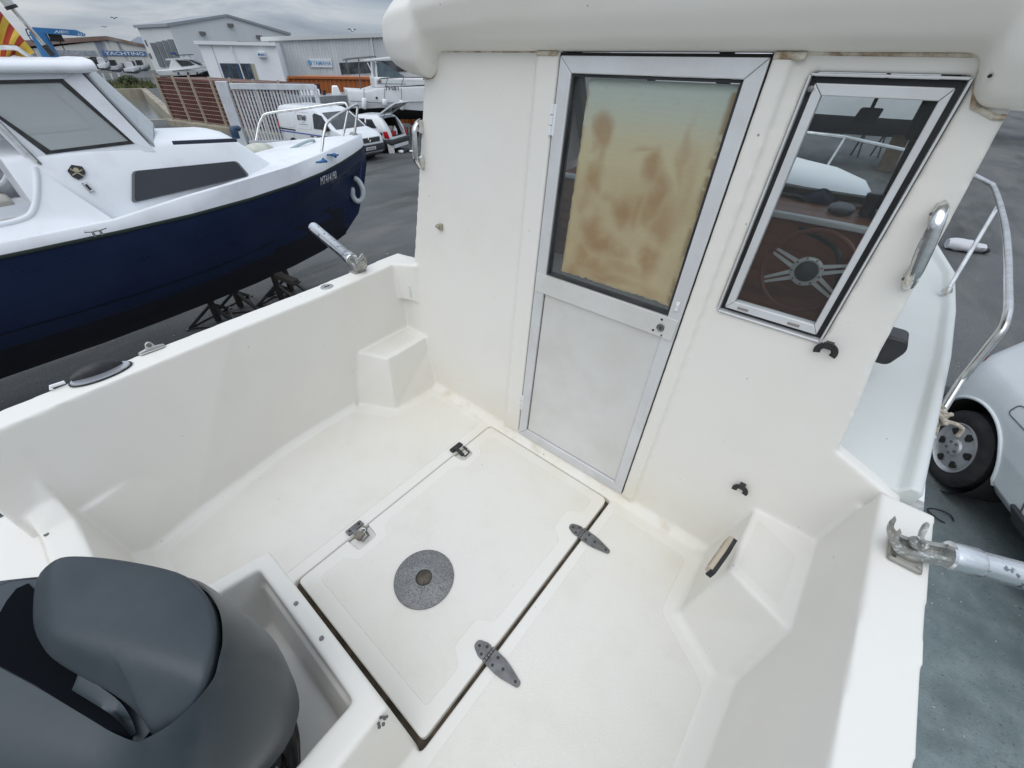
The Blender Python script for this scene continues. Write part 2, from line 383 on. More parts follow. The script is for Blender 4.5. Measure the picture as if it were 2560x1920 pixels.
prop(mb.build('quay', CONC), kind='structure')
HILL = pm('far hills', (.17, .20, .25), 1, 0, (.20, .23, .27), .004)
mb = MB(); n = 60; rows = []
for k in range(n + 1):
    az = R_(-110 + 60 * k / n); h = 26 + 20 * math.sin(k * .55) * math.sin(k * .21 + 1) + 10 * math.sin(k * 1.3)
    d = Vector((math.sin(az), math.cos(az), 0)); rows.append((d * 1900 + Vector((0, 0, -5)), d * 2100 + Vector((0, 0, max(8, h))), d * 2500 + Vector((0, 0, -5))))
mb.loft([list(r) for r in rows], caps=False, closed=False)
prop(mb.build('hills', HILL, smooth=180), kind='structure')
# ------------------------------------------------------------------ our boat
boat = thing('motor_boat', 'white fibreglass boat we stand in, cockpit with aluminium cabin door and hatch in the sole', 'boat', (-.71, .4, 0))
def bkpoly(mb, pts, o0, o1):
    """prism of an (x, z) outline on the bulkhead, from offset o0 to o1 aft of it"""
    return mb.hexa([bk(x, z, o0) for x, z in pts], [bk(x, z, o1) for x, z in pts])
def rect(x0, x1, z0, z1): return [(x0, z0), (x1, z0), (x1, z1), (x0, z1)]
mb = MB()
# sole round the hatch opening
for a, b_ in (((-1.86, -.36), (-1.072, 1.3)), ((-.335, -.36), (.44, 1.3)), ((-1.09, 1.131), (-.33, 1.3)), ((-1.10, -.36), (-.32, .018))):
    mb.box((a[0], a[1], -.06), (b_[0], b_[1], 0))
# drain channel under the hatch edge
mb.box((-1.12, -.02, -.11), (-.30, 1.18, -.055))
# port bulwark
def strip(rows): mb.loft([[Vector(p) for p in r] for r in rows])
strip([[(-1.60, -.46, -.3), (-1.69, -.46, .675), (-1.795, -.46, .675), (-1.78, -.46, -.3)],
       [(-1.635, -.30, -.3), (-1.712, -.30, .675), (-1.822, -.30, .675), (-1.80, -.30, -.3)],
       [(-1.742, .30, -.3), (-1.755, .35, .68), (-1.868, .4, .68), (-1.82, .4, -.3)],
       [(-1.752, .75, -.3), (-1.775, .75, .68), (-1.885, .75, .68), (-1.83, .75, -.3)],
       [(-1.76, 1.3, -.3), (-1.80, 1.3, .70), (-1.90, 1.3, .70), (-1.84, 1.3, -.3)]])
mb.hexa([(-1.92, 1.13, .5), (-1.66, 1.22, .5), (-1.66, 1.32, .5), (-1.92, 1.32, .5)], [(-1.905, 1.15, .685), (-1.66, 1.225, .712), (-1.66, 1.32, .712), (-1.905, 1.32, .685)])
# moulded toe ledge in the port side
mb.hexa([(-1.8, -.36, 0), (-1.61, -.36, 0), (-1.715, .10, 0), (-1.8, .10, 0)], [(-1.8, -.36, .30), (-1.655, -.36, .30), (-1.728, .028, .315), (-1.8, .028, .315)])
mb.hexa([(-1.8, .0, 0), (-1.70, .0, 0), (-1.745, .16, 0), (-1.8, .16, 0)], [(-1.8, .0, .345), (-1.725, .02, .345), (-1.748, .12, .345), (-1.8, .12, .345)])
# starboard bulwark
strip([[(.28, -.46, -.3), (.31, -.46, .615), (.43, -.46, .615), (.42, -.46, -.3)],
       [(.262, .40, -.3), (.345, .44, .62), (.460, .5, .62), (.44, .5, -.3)],
       [(.272, .8, -.3), (.358, .8, .62), (.470, .8, .62), (.45, .8, -.3)],
       [(.28, 1.28, -.3), (.368, 1.2, .618), (.488, 1.2, .618), (.46, 1.28, -.3)]])
# coves along the foot of the sides
for a, b_, q in (((-1.752, .75), (-1.742, .30), (1, 0)), ((-1.742, .30), (-1.635, -.30), (1, .2)), ((.262, .40), (.27, .8), (-1, 0)), ((.28, -.40), (.262, .40), (-1, 0)), ((-1.54, 1.165), (-.31, 1.165), (0, -1)), ((-.31, 1.165), (.10, 1.165), (0, -1)), ((-1.70, -.29), (-.9, -.29), (0, 1))):
    a, b_ = Vector((*a, 0)), Vector((*b_, 0)); q = Vector((*q, 0)).normalized(); zz = Vector((0, 0, 1))
    s_ = .028
    mb.hexa([a - q * .03 - zz * .02, a + q * s_ - zz * .005, a - q * .03 + zz * (s_ + .02)], [b_ - q * .03 - zz * .02, b_ + q * s_ - zz * .005, b_ - q * .03 + zz * (s_ + .02)])
# port step box
mb.hexa([(-1.85, .735, 0), (-1.56, .877, 0), (-1.53, 1.3, 0), (-1.85, 1.3, 0)], [(-1.86, .822, .31), (-1.60, .92, .31), (-1.622, 1.3, .31), (-1.86, 1.3, .31)])
mb.hexa([(-1.85, .70, -.02), (-1.535, .85, -.02), (-1.50, 1.3, -.02), (-1.85, 1.3, -.02)], [(-1.86, .74, .010), (-1.565, .882, .010), (-1.53, 1.3, .010), (-1.86, 1.3, .010)])
# starboard step box
mb.hexa([(.088, .859, 0), (.27, .745, 0), (.4, .78, 0), (.4, 1.3, 0), (.082, 1.3, 0)], [(.141, .915, .315), (.315, .85, .315), (.42, .85, .315), (.42, 1.3, .315), (.147, 1.3, .315)])
mb.hexa([(.06, .84, -.02), (.27, .71, -.02), (.4, .76, -.02), (.4, 1.3, -.02), (.055, 1.3, -.02)], [(.083, .856, .010), (.272, .742, .010), (.4, .78, .010), (.4, 1.3, .010), (.08, 1.3, .010)])
# bulkhead round door and window
T0 = -.055
bkpoly(mb, [(-1.83, -.06), (-.906, -.06), (-.906, 1.64), (-1.535, 1.64), (-1.554, 1.477), (-1.694, .705), (-1.83, .665)], T0, 0)
bkpoly(mb, rect(-.906, -.305, -.06, .024), T0, -.004)
bkpoly(mb, rect(-.906, -.305, 1.569, 1.64), T0, 0)
bkpoly(mb, rect(-.305, -.219, -.06, 1.64), T0, 0)
bkpoly(mb, [(-.219, -.06), (.43, -.06), (.43, .58), (.377, .60), (.238, .655), (.222, .78), (.190, .951), (-.219, .951)], T0, 0)
bkpoly(mb, [(.065, .951), (.190, .951), (.142, 1.466), (.135, 1.64), (.065, 1.64)], T0, 0)
bkpoly(mb, rect(-.219, .065, 1.536, 1.64), T0, 0)
bkpoly(mb, [(-.998, .03), (-.906, .03), (-.906, 1.567), (-.994, 1.567)], -.02, .013)
bkpoly(mb, [(-.305, .03), (-.252, .03), (-.258, 1.567), (-.305, 1.567)], -.02, .016)
# splash well ahead of the engine
mb.hexa([(-1.055, -.05, -.06), (-.345, -.05, -.06), (-.345, .026, -.06), (-1.055, .026, -.06)], [(-1.05, -.028, .272), (-.45, -.028, .272), (-.435, .022, .272), (-1.05, .022, .272)])
mb.hexa([(-.52, -.47, -.06), (-.325, -.47, -.06), (-.345, .026, -.06), (-.52, .026, -.06)], [(-.468, -.47, .272), (-.385, -.47, .272), (-.408, .022, .272), (-.486, .022, .272)])
mb.hexa([(-1.13, -.47, -.06), (-1.0, -.47, -.06), (-.99, .026, -.06), (-1.06, .026, -.06)], [(-1.14, -.47, .272), (-1.08, -.47, .272), (-1.005, .022, .272), (-1.052, .022, .272)])
mb.box((-1.1, -.5, -.10), (-.34, 0, -.045))
mb.hexa([(-1.0, -.10, -.06), (-.5, -.10, -.06), (-.5, 0, -.06), (-1.0, 0, -.06)], [(-1.0, -.045, .20), (-.48, -.045, .20), (-.48, 0, .20), (-1.0, 0, .20)])
# transom, dipping from the gunwale to the engine cut-out
strip([[(-1.80, -.44, -.3), (-1.80, -.30, -.3), (-1.80, -.345, .66), (-1.80, -.43, .66)],
       [(-1.70, -.44, -.3), (-1.70, -.30, -.3), (-1.715, -.345, .61), (-1.74, -.43, .57)],
       [(-1.66, -.44, -.3), (-1.66, -.30, -.3), (-1.665, -.345, .40), (-1.68, -.43, .40)],
       [(-1.6, -.44, -.3), (-1.6, -.30, -.3), (-1.60, -.34, .335), (-1.60, -.43, .335)],
       [(-1.05, -.44, -.3), (-1.05, -.29, -.3), (-1.05, -.33, .33), (-1.05, -.43, .33)]])
mb.box((-1.05, -.47, -.3), (-.34, -.40, .10))
strip([[(-.40, -.44, -.3), (-.40, -.30, -.3), (-.40, -.34, .33), (-.40, -.43, .33)], [(.20, -.44, -.3), (.20, -.30, -.3), (.20, -.34, .33), (.20, -.43, .33)],
       [(.26, -.44, -.3), (.26, -.30, -.3), (.28, -.345, .55), (.29, -.43, .55)], [(.42, -.44, -.3), (.42, -.30, -.3), (.42, -.345, .615), (.42, -.43, .615)]])
cock = mb.build('cockpit', GEL, boat, smooth=180); moulded(cock, .0062, 10)
# swim platform behind the transom
MB().box((-1.86, -.95, .10), (-1.12, -.425, .30)).build('swim_platform', GEL, boat, bevel=.02)
# non-slip pads
def pad(pts, z, name='nonslip_pad', r=.03, h=.0009, parent=None):
    q = rounded(pts, r); return MB().hexa([(p.x, p.y, z - .004) for p in q], [(p.x, p.y, z + h) for p in q]).build(name, NONSLIP, parent or boat, bevel=.001, seg=1)
Z1 = .0008
pad([(-1.125, 1.10), (-1.49, 1.10), (-1.515, .83), (-1.735, .70), (-1.70, .28), (-1.57, -.24), (-1.125, -.24)], Z1)
pad([(-.295, 1.085), (.03, 1.085), (.035, .83), (.235, .70), (.235, .40), (.24, -.24), (-.295, -.24)], Z1)
pad([(-1.79, .865), (-1.635, .945), (-1.65, 1.155), (-1.79, 1.155)], .3095, r=.02)
pad([(.16, .945), (.29, .895), (.30, 1.10), (.165, 1.165)], .3145, r=.02)
# hatch
HX0, HX1, HY0, HY1 = -1.066, -.349, .042, 1.125
hatch = None
q = rounded([(HX0, HY0), (HX1, HY0), (HX1, HY1), (HX0, HY1), (HX0, .935), (HX0 + .062, .928), (HX0 + .062, .862), (HX0, .855), (HX0, .352), (HX0 + .07, .345), (HX0 + .07, .262), (HX0, .255)], [.02, .02, .03, .03, .008, .014, .014, .008, .008, .014, .014, .008])
hatch = MB().hexa([(p.x, p.y, -.045) for p in q], [(p.x, p.y, .003) for p in q]).build('floor_hatch', GEL, boat, bevel=.004, seg=2)
MB().box((-1.10, .0, -.05), (-.31, 1.15, -.028)).build('gutter_shade', pm('gutter shade', (.05, .038, .028), .9, col2=(.12, .09, .06), scale=20), boat)  # near-black slab paints the shade in the gap round the hatch
hp = [(-1.015, .10), (-.40, .10), (-.40, .24), (-.455, .27), (-.455, .38), (-.40, .41), (-.40, .82), (-.455, .85), (-.455, .955), (-.40, .985), (-.40, 1.075), (-1.015, 1.075), (-1.015, .98), (-.965, .95), (-.965, .84), (-1.015, .81), (-1.015, .40), (-.96, .37), (-.96, .235), (-1.015, .205)]
pad(hp, .003 + Z1, r=.018, parent=hatch)
DISC = pm('speckled cast plate', (.19, .195, .20), .5, .2, (.27, .27, .265), 9, specks=(.12, .12, .122), speck_scale=230, speck_at=.53, bump=.3, bscale=200)
for y_ in ((.255, .352), (.855, .935)): MB().box((HX0 - .0, y_[0] - .004, -.040), (HX0 + .078, y_[1] + .004, -.014)).build('latch_pocket', GEL, hatch, bevel=.004)
tp = MB().lathe([(.113, 0), (.113, .006), (.106, .0105), (.036, .012), (.031, .010), (.030, -.004)], 56, (-.706, .354, .004), cap=False).build('table_base', DISC, hatch, smooth=50)
MB().lathe([(.031, .0), (.031, .0012)], 32, (-.706, .354, .0052)).build('socket_bottom', pm('socket shade', (.07, .058, .045), .9, col2=(.13, .11, .09), scale=60), tp)  # dirty brown disc, darkened to paint the shade inside the socket
MB().lathe([(.030, .0105), (.0295, .0018), (.028, .001)], 32, (-.706, .354, .0055), cap=False).build('socket_wall', pm('socket metal', (.10, .10, .098), .6, .3), tp)
for y in (.903, .325):
    mb = MB(); z = .0045
    q = rounded([(-.352, y - .026), (-.352, y + .026), (-.372, y + .026), (-.405, y + .012), (-.405, y - .012), (-.372, y - .026)], .014)
    mb.hexa([(p.x, p.y, z) for p in q], [(p.x, p.y, z + .003) for p in q])
    q = rounded([(-.340, y - .027), (-.285, y - .027), (-.215, y - .009), (-.215, y + .009), (-.285, y + .027), (-.340, y + .027)], [.004, .02, .01, .01, .02, .004])
    mb.hexa([(p.x, p.y, z) for p in q], [(p.x, p.y, z + .003) for p in q])
    for k in range(5): mb.tube([(-.346, y - .027 + .011 * k, z + .003), (-.346, y - .0175 + .011 * k, z + .003)], .006, 10)
    h = mb.build('hatch_hinge', GREYMETAL, hatch, bevel=.0008, seg=1)
    mb = MB()
    for sx, sy in ((-.367, .014), (-.367, -.014), (-.389, 0), (-.318, .014), (-.318, -.014), (-.284, 0), (-.232, 0)):
        mb.lathe([(.005, 0), (.005, .0008), (.0015, .0004)], 10, (sx, y + sy, z + .003))
    mb.build('hinge_screw', BLACKP, h)
def latch(y, mat, lab):
    mb = MB(); x = HX0
    q = rounded([(x - .040, y - .036), (x - .012, y - .036), (x - .012, y + .036), (x - .040, y + .036)], .006)
    mb.hexa([(p.x, p.y, .002) for p in q], [(p.x, p.y, .011) for p in q])
    mb.bar((x - .02, y - .010, .013), (x + .018, y - .012, .012), .018, .007)
    mb.bar((x + .012, y - .012, .013), (x + .04, y - .016, .010), .016, .012)
    lp = [(x + .012, y + .022, .008), (x + .050, y + .018, .010), (x + .054, y - .012, .011), (x + .030, y - .022, .010), (x + .012, y - .018, .009)]
    mb.tube(lp, .0045, 8)
    mb.tube([(x - .004, y + .028, .004), (x + .02, y + .028, .006)], .005, 8)
    o = mb.build('toggle_latch', mat, boat, bevel=.001, seg=1, label=lab)
    mb = MB()
    for s_ in (-.022, .022): mb.lathe([(.0055, 0), (.0055, .0006), (.002, .0003)], 10, (x - .026, y + s_, .011))
    mb.build('latch_screw', DARK, o)
latch(.897, BLACKP, 'black toggle latch'); latch(.305, GREYMETAL, 'grey toggle latch')
pl = thing('padlock', 'small tarnished padlock hanging in the grey latch of the floor hatch', 'padlock', (HX0 + .025, .30, .012), R_(20), world=False)
MB().box((-.016, -.020, -.004), (.016, .012, .010)).build('lock_body', pm('tarnished brass', (.26, .23, .19), .45, .7, (.16, .14, .12), 40), pl, bevel=.003)
MB().tube([(-.010, .010, .004)] + [(-.010 * math.cos(a), .020 + .010 * math.sin(a), .005) for a in [i * math.pi / 8 for i in range(9)]] + [(.010, .010, .004)], .0026, 8).build('shackle', STEEL, pl)

# ---- cabin door
door = MB()
def bkframe(x0, x1, z0, z1, wl, wr, wb, wt, o0, o1, mat, name, parent, bevel=.0025):
    """mitred four-sided frame on the bulkhead"""
    mb = MB(); g = .0006
    o = [(x0, z0), (x1, z0), (x1, z1), (x0, z1)]; i = [(x0 + wl, z0 + wb), (x1 - wr, z0 + wb), (x1 - wr, z1 - wt), (x0 + wl, z1 - wt)]
    for k in range(4):
        j = (k + 1) % 4; dx, dz = o[j][0] - o[k][0], o[j][1] - o[k][1]; l_ = math.hypot(dx, dz); dx, dz = dx / l_ * g, dz / l_ * g
        bkpoly(mb, [(o[k][0] + dx, o[k][1] + dz), (o[j][0] - dx, o[j][1] - dz), (i[j][0] - dx, i[j][1] - dz), (i[k][0] + dx, i[k][1] + dz)], o0, o1)
    return mb.build(name, mat, parent, bevel=bevel, seg=2)
bkframe(-.908, -.303, .026, 1.567, .006, .006, .004, .006, -.05, .004, DARK, 'door_gap', boat, 0)
door = bkframe(-.901, -.309, .031, 1.560, .046, .043, .048, .042, -.035, .012, ALU, 'cabin_door', boat)
bkframe(-.853, -.353, .888, 1.517, .007, .007, .007, .007, -.02, .006, RUBBER, 'door_gasket', door, .001)
MB().add([], []); mb = MB(); bkpoly(mb, rect(-.896, -.316, .812, .886), -.01, .0155); rail = mb.build('mid_rail', ALUP, door, bevel=.001, seg=1)
mb = MB(); bkpoly(mb, rect(-.349, -.3135, .812, .886), .0135, .0175); mb.build('lock_plate', ALUP, rail, bevel=.0006, seg=1)
mb = MB(); bkpoly(mb, rect(-.856, -.351, .076, .813), -.02, .0006); mb.build('panel_gasket', RUBBER, door)
mb = MB(); bkpoly(mb, rect(-.850, -.353, .083, .810), -.01, .004); mb.build('lower_panel', ALUP, door, bevel=.001, seg=1)
mb = MB(); c_ = (-.362, .845)
ax = Vector((0, -1, K)).normalized()
mb.lathe([(.0135, 0), (.0135, .003), (.011, .004), (.008, .002), (.001, .002)], 20, bk(*c_, .0155), ax)
lk = mb.build('lock_cylinder', GREYMETAL, door)
mb = MB()
mb.bar(bk(-.362, .848, .0185), bk(-.362, .838, .0185), .003, .002, (0, 1, 0)); mb.build('keyhole', DARK, lk)
mb = MB()
for dx, dz in ((-.004, .028), (.026, .026), (-.022, -.018), (.012, -.026)): mb.lathe([(.0042, 0), (.0042, .0008)], 10, bk(c_[0] + dx, c_[1] + dz, .0155), ax)
mb.build('screw_hole', DARK, door)
mb = MB(); bkpoly(mb, rect(-.338, -.326, .915, .945), .011, .017); mb.lathe([(.005, 0), (.004, .004)], 10, bk(-.332, .936, .017), ax); mb.build('door_stud', WHITEP, door, bevel=.003)
for z in (1.352, .187):
    mb = MB()
    for k in range(3): mb.tube([bk(-.907, z + k * .029 + .001, .014), bk(-.907, z + k * .029 + .027, .014)], .0065, 10)
    bkpoly(mb, rect(-.907, -.893, z, z + .086), .011, .013)
    mb.build('door_hinge', WHITEP, door)
# glass with the stained film behind it
PANE = glassy('door glass', (.985, .985, .98), .91, .03, (.30, .33, .34))  # pale base colour paints a hazy reflection into the pane
mb = MB(); bkpoly(mb, rect(-.847, -.359, .894, 1.511), -.010, -.006); mb.build('door_pane', PANE, door)
m, t, b = nodes('stained film'); L = t.links
tcn = t.nodes.new('ShaderNodeTexCoord')
sp = t.nodes.new('ShaderNodeSeparateXYZ'); L.new(tcn.outputs['Object'], sp.inputs[0])
def rng(sock, a, b_, to=1.):
    r = t.nodes.new('ShaderNodeMapRange'); r.inputs[1].default_value = a; r.inputs[2].default_value = b_; r.inputs[4].default_value = to; r.interpolation_type = 'SMOOTHSTEP'; L.new(sock, r.inputs[0]); return r.outputs[0]
def mth(op, a, b_):
    n = t.nodes.new('ShaderNodeMath'); n.operation = op; n.use_clamp = True
    for i_, v_ in enumerate((a, b_)):
        if isinstance(v_, (int, float)): n.inputs[i_].default_value = v_
        else: L.new(v_, n.inputs[i_])
    return n.outputs[0]
def blob(x, z, rx, rz, soft=.5):
    """mask of one smear on the film (object space: x and z of the door, parent offset taken off)"""
    mpn = t.nodes.new('ShaderNodeMapping'); mpn.vector_type = 'TEXTURE'; mpn.inputs['Location'].default_value = (x + .71, 0, z); mpn.inputs['Scale'].default_value = (rx * 1.75, 50, rz * 1.75)
    n = t.nodes.new('ShaderNodeTexNoise'); n.inputs['Scale'].default_value = 9; n.inputs['Detail'].default_value = 3; L.new(tcn.outputs['Object'], n.inputs['Vector'])
    vm = t.nodes.new('ShaderNodeVectorMath'); vm.operation = 'MULTIPLY_ADD'; L.new(n.outputs['Color'], vm.inputs[0]); vm.inputs[1].default_value = (.10, 0, .10); vm.inputs[2].default_value = (-.05, 0, -.05)
    ad = t.nodes.new('ShaderNodeVectorMath'); ad.operation = 'ADD'; L.new(vm.outputs[0], ad.inputs[0]); L.new(tcn.outputs['Object'], ad.inputs[1]); L.new(ad.outputs[0], mpn.inputs[0])
    ln = t.nodes.new('ShaderNodeVectorMath'); ln.operation = 'LENGTH'; L.new(mpn.outputs[0], ln.inputs[0])
    return rng(ln.outputs['Value'], 1.0 + soft * .3, 1.0 - soft)
base = mxc(rng(sp.outputs[2], 1.50, 1.32), (.50, .575, .51), (.575, .495, .295))
base = mxc(rng(sp.outputs[2], 1.33, .95, .8), base, (.55, .44, .245))
base = mxc(mth('MULTIPLY', nz_(5, 4, .35, .6), rng(sp.outputs[2], 1.32, 1.2)), base, (.50, .39, .205))
brown = None
for x, z, rx, rz, s_, k_ in ((-.722, 1.377, .024, .040, .25, .85), (-.72, 1.31, .012, .05, .6, .55), (-.73, 1.235, .024, .035, .5, .8), (-.755, 1.20, .012, .05, .6, .5), (-.69, 1.19, .030, .012, .6, .5), (-.625, 1.17, .022, .022, .5, .7), (-.598, 1.16, .034, .030, .5, .95), (-.55, 1.165, .02, .03, .6, .75),
                            (-.53, 1.29, .020, .040, .4, .85), (-.50, 1.22, .022, .05, .5, .9), (-.457, 1.145, .020, .045, .5, .7), (-.56, 1.35, .030, .006, .6, .45), (-.448, 1.34, .012, .07, .6, .5), (-.424, 1.27, .012, .08, .6, .4),
                            (-.70, 1.07, .034, .040, .5, .9), (-.655, 1.045, .045, .030, .5, .95), (-.60, 1.03, .035, .022, .5, .8), (-.73, .985, .030, .026, .5, .8), (-.66, .97, .06, .018, .6, .75), (-.56, .985, .06, .016, .6, .55), (-.481, 1.045, .026, .030, .4, .95), (-.470, 1.01, .020, .026, .5, .8), (-.613, .945, .09, .014, .6, .7), (-.76, .935, .024, .02, .5, .8), (-.44, .945, .05, .016, .6, .5)):
    q_ = mth('MULTIPLY', blob(x, z, rx, rz, min(.98, s_ + .35)), k_ * .85)
    brown = q_ if brown is None else mth('MAXIMUM', brown, q_)
brown = mth('MULTIPLY', brown, rng(nz_(9, 5, .15, .55), 0, 1))
base = mxc(brown, base, (.345, .175, .05))
base = mxc(rng(nz_(60, 3, .62, .7), 0, 1, .35), base, (.44, .40, .26))
edge = mth('MAXIMUM', rng(sp.outputs[2], .925, .905), mth('MAXIMUM', rng(sp.outputs[0], -.078, -.091), rng(sp.outputs[0], .325, .342)))
base = mxc(mth('MULTIPLY', edge, nz_(16, 3, .42, .5)), base, (.33, .24, .12))
L.new(base, b.inputs['Base Color']); b.inputs['Roughness'].default_value = .55; b.inputs['Specular IOR Level'].default_value = .25
n = t.nodes.new('ShaderNodeTexWave'); n.wave_type = 'BANDS'; n.bands_direction = 'Z'; n.inputs['Scale'].default_value = 22; n.inputs['Distortion'].default_value = 6; n.inputs['Detail'].default_value = 2; L.new(tcn.outputs['Object'], n.inputs['Vector'])
u_ = t.nodes.new('ShaderNodeBump'); u_.inputs['Strength'].default_value = .035; u_.inputs['Distance'].default_value = .01; L.new(n.outputs['Fac'], u_.inputs['Height']); L.new(u_.outputs[0], b.inputs['Normal'])
FILM = m
rg = random.Random(3)
fp = []
def edge_(a, b_, n, j):
    for k in range(n):
        t_ = k / n; x = a[0] + (b_[0] - a[0]) * t_; z = a[1] + (b_[1] - a[1]) * t_; d_ = (rg.random() ** 3) * j
        fp.append((x + (d_ if a[0] == b_[0] and a[0] < -.6 else -d_ if a[0] == b_[0] else 0), z + (d_ if a[1] == b_[1] and a[1] < 1 else 0)))
edge_((-.800, .911), (-.362, .911), 40, .008); edge_((-.362, .911), (-.362, 1.507), 40, .0035); edge_((-.362, 1.507), (-.800, 1.507), 3, 0); edge_((-.800, 1.507), (-.800, .911), 40, .004)
mb = MB(); bkpoly(mb, fp, -.020, -.011); mb.build('stained_film', FILM, door, smooth=0)

# ---- sliding window
win = bkframe(-.217, .063, .953, 1.534, .005, .005, .005, .005, -.04, .008, ALU, 'cabin_window', boat, .0015)
bkframe(-.211, .057, .959, 1.528, .013, .013, .013, .013, -.03, -.012, BLACKP, 'window_channel', win, 0)
bkframe(-.199, .045, .971, 1.516, .021, .015, .024, .022, -.02, .006, ALU, 'sash', win, .002)
mb = MB(); bkpoly(mb, rect(-.182, .034, .990, 1.498), -.008, -.004); mb.build('window_pane', glassy('window glass', (.95, .96, .96), .95, .02, (.30, .31, .31)), win)  # reflected haze put into the glass as a pale base colour
mb = MB()
for x in (-.165, -.03): bkpoly(mb, rect(x, x + .03, .977, .984), .0055, .0072)
mb.build('drain_slot', pm('slot', (.26, .22, .20), .7), win)
mb = MB(); mb.lathe([(.006, 0), (.006, .003), (.002, .004)], 12, bk(-.2025, 1.505, .006), ax); mb.build('sash_screw', GREYMETAL, win)

# ---- grab handles, holders, clips
def grab(px_t, px_b, dx=0):
    a = PB(*px_t); b_ = PB(*px_b); d_ = (b_ - a); L_ = d_.length; d_.normalize(); nrm = Vector((0, -1, K)).normalized(); side = d_.cross(nrm)
    mb = MB(); rings = []
    for k in range(19):
        t_ = k / 18; s_ = math.sin(math.pi * min(1, max(0, t_)))
        lift = .012 + .030 * min(1, s_ * 1.7); wdt = .007 + .008 * (1 - abs(2 * t_ - 1)) ** .3 * 1; th = .008
        if t_ in (0, 1): wdt = .002; th = .003; lift = .008
        c_ = a + d_ * (L_ * t_) + nrm * lift
        rings.append([c_ + side * (wdt * math.cos(q)) + nrm * (th * math.sin(q)) for q in [i * math.pi / 5 for i in range(10)]])
    mb.loft(rings)
    for t0 in (.03, .97):
        f0 = a + d_ * (L_ * t0); s2 = 1 if t0 < .5 else -1
        q = [f0 + side * x + d_ * y for x, y in ((-.010, 0), (.010, 0), (.015, .026 * s2), (.009, .052 * s2), (-.009, .052 * s2), (-.015, .026 * s2))]
        if s2 < 0: q = q[::-1]
        mb.hexa([p - nrm * .001 for p in q], [p * .72 + f0 * .28 + d_ * s2 * .004 + nrm * .022 for p in q])
    o = mb.build('grab_handle', CHROME, boat, smooth=60)
    mb = MB()
    for t0 in (.14, .86): mb.lathe([(.004, 0), (.004, .002), (.001, .003)], 10, a + d_ * (L_ * t0) + side * .012 + nrm * .012, nrm)
    mb.build('handle_screw', GREYMETAL, o)
grab((1700 + 1570 / 2.37, 100 + 945 / 2.37), (1700 + 1335 / 2.37, 100 + 1480 / 2.37))
grab((880 + 412 / 2.37, 702 / 2.37), (880 + 424 / 2.37, 1006 / 2.37))
for x, z, s_ in ((.083, .940, 1.), (.076, .372, .9)):
    mb = MB(); c_ = bk(x, z, .016)
    pts = [c_ + Vector((.020 * s_ * math.cos(a), 0, .020 * s_ * math.sin(a))) + Vector((0, -.0, 0)) for a in [R_(-25 + 230 * i / 14) for i in range(15)]]
    for i in range(14): mb.bar(pts[i], pts[i + 1], .016, .0055, (0, 1, 0))
    mb.box((c_.x - .009, c_.y - .005, c_.z + .010), (c_.x + .009, c_.y + .022, c_.z + .024))
    mb.build('tube_clip', BLACKP, boat)
mb = MB(); mb.box((-1.480, bk(0, .94).y - .016, .928), (-1.458, bk(0, .94).y + .004, .954)); mb.tube([bk(-1.492, .940, .012), bk(-1.468, .942, .012)], .008, 10)
mb.build('turn_button', pm('old nickel', (.40, .37, .29), .45, .6), boat, bevel=.002)
# vent on the side of the starboard step
VENT = pm('cream plastic', (.46, .39, .30), .5)
a = P(1777, 1425, 'z', .03); b_ = P(1828, 1352, 'z', .19)
mb = MB()
va, vb = P(1777, 1428, 'x', .096), P(1830, 1350, 'x', .116); vn = Vector((-1, 0, .17)).normalized(); vd = (vb - va).normalized(); vs = vn.cross(vd).normalized()
q = rounded([(-.014, -.088), (.014, -.088), (.026, 0), (.014, .088), (-.014, .088), (-.026, 0)], .004)
vc = (va + vb) / 2
mb.hexa([vc + vs * p.x + vd * p.y for p in q], [vc + vs * p.x * .9 + vd * p.y * .95 + vn * .014 for p in q])
vt = mb.build('vent_cover', VENT, boat, bevel=.003)
MB().hexa([vc + vs * p.x * 1.15 + vs * .006 + vd * p.y * 1.02 - vn * .012 for p in q], [vc + vs * p.x * 1.15 + vs * .006 + vd * p.y * 1.02 + vn * .0045 for p in q]).build('vent_gasket', RUBBER, vt)
mb = MB()
for yy in (-.045, .045): mb.bar(vc + vd * (yy - .022) + vn * .0145, vc + vd * (yy + .022) + vn * .0145, .010, .002, vn)
mb.build('vent_slot', pm('vent slot', (.40, .31, .22), .7), vt)
# ---- roof
mb = MB()
RM = [(1.345, 1.568), (1.315, 1.5695), (1.272, 1.592), (1.238, 1.640), (1.215, 1.705), (1.222, 1.775), (1.30, 1.82), (2.6, 1.85), (2.8, 1.70), (2.6, 1.60), (1.45, 1.59)]
RL = [(1.345, 1.568), (1.315, 1.5695), (1.272, 1.590), (1.238, 1.622), (1.215, 1.675), (1.222, 1.735), (1.30, 1.785), (2.6, 1.82), (2.8, 1.68), (2.6, 1.60), (1.45, 1.59)]
RE = [(1.345, 1.484), (1.315, 1.485), (1.278, 1.502), (1.240, 1.560), (1.215, 1.645), (1.222, 1.73), (1.30, 1.79), (2.6, 1.82), (2.75, 1.66), (2.6, 1.54), (1.45, 1.51)]
RF = [(1.345, 1.484), (1.315, 1.485), (1.275, 1.496), (1.235, 1.535), (1.215, 1.60), (1.220, 1.685), (1.285, 1.75), (2.6, 1.80), (2.75, 1.62), (2.6, 1.54), (1.45, 1.51)]
def taper(r, ym, k): return [((1.345 - (1.345 - y) * (1.345 - ym) / (1.345 - 1.215)) if y < 1.345 else 1.345 + (y - 1.345) * (.3 + .7 * k), 1.59 + (z - 1.59) * k) for y, z in r]
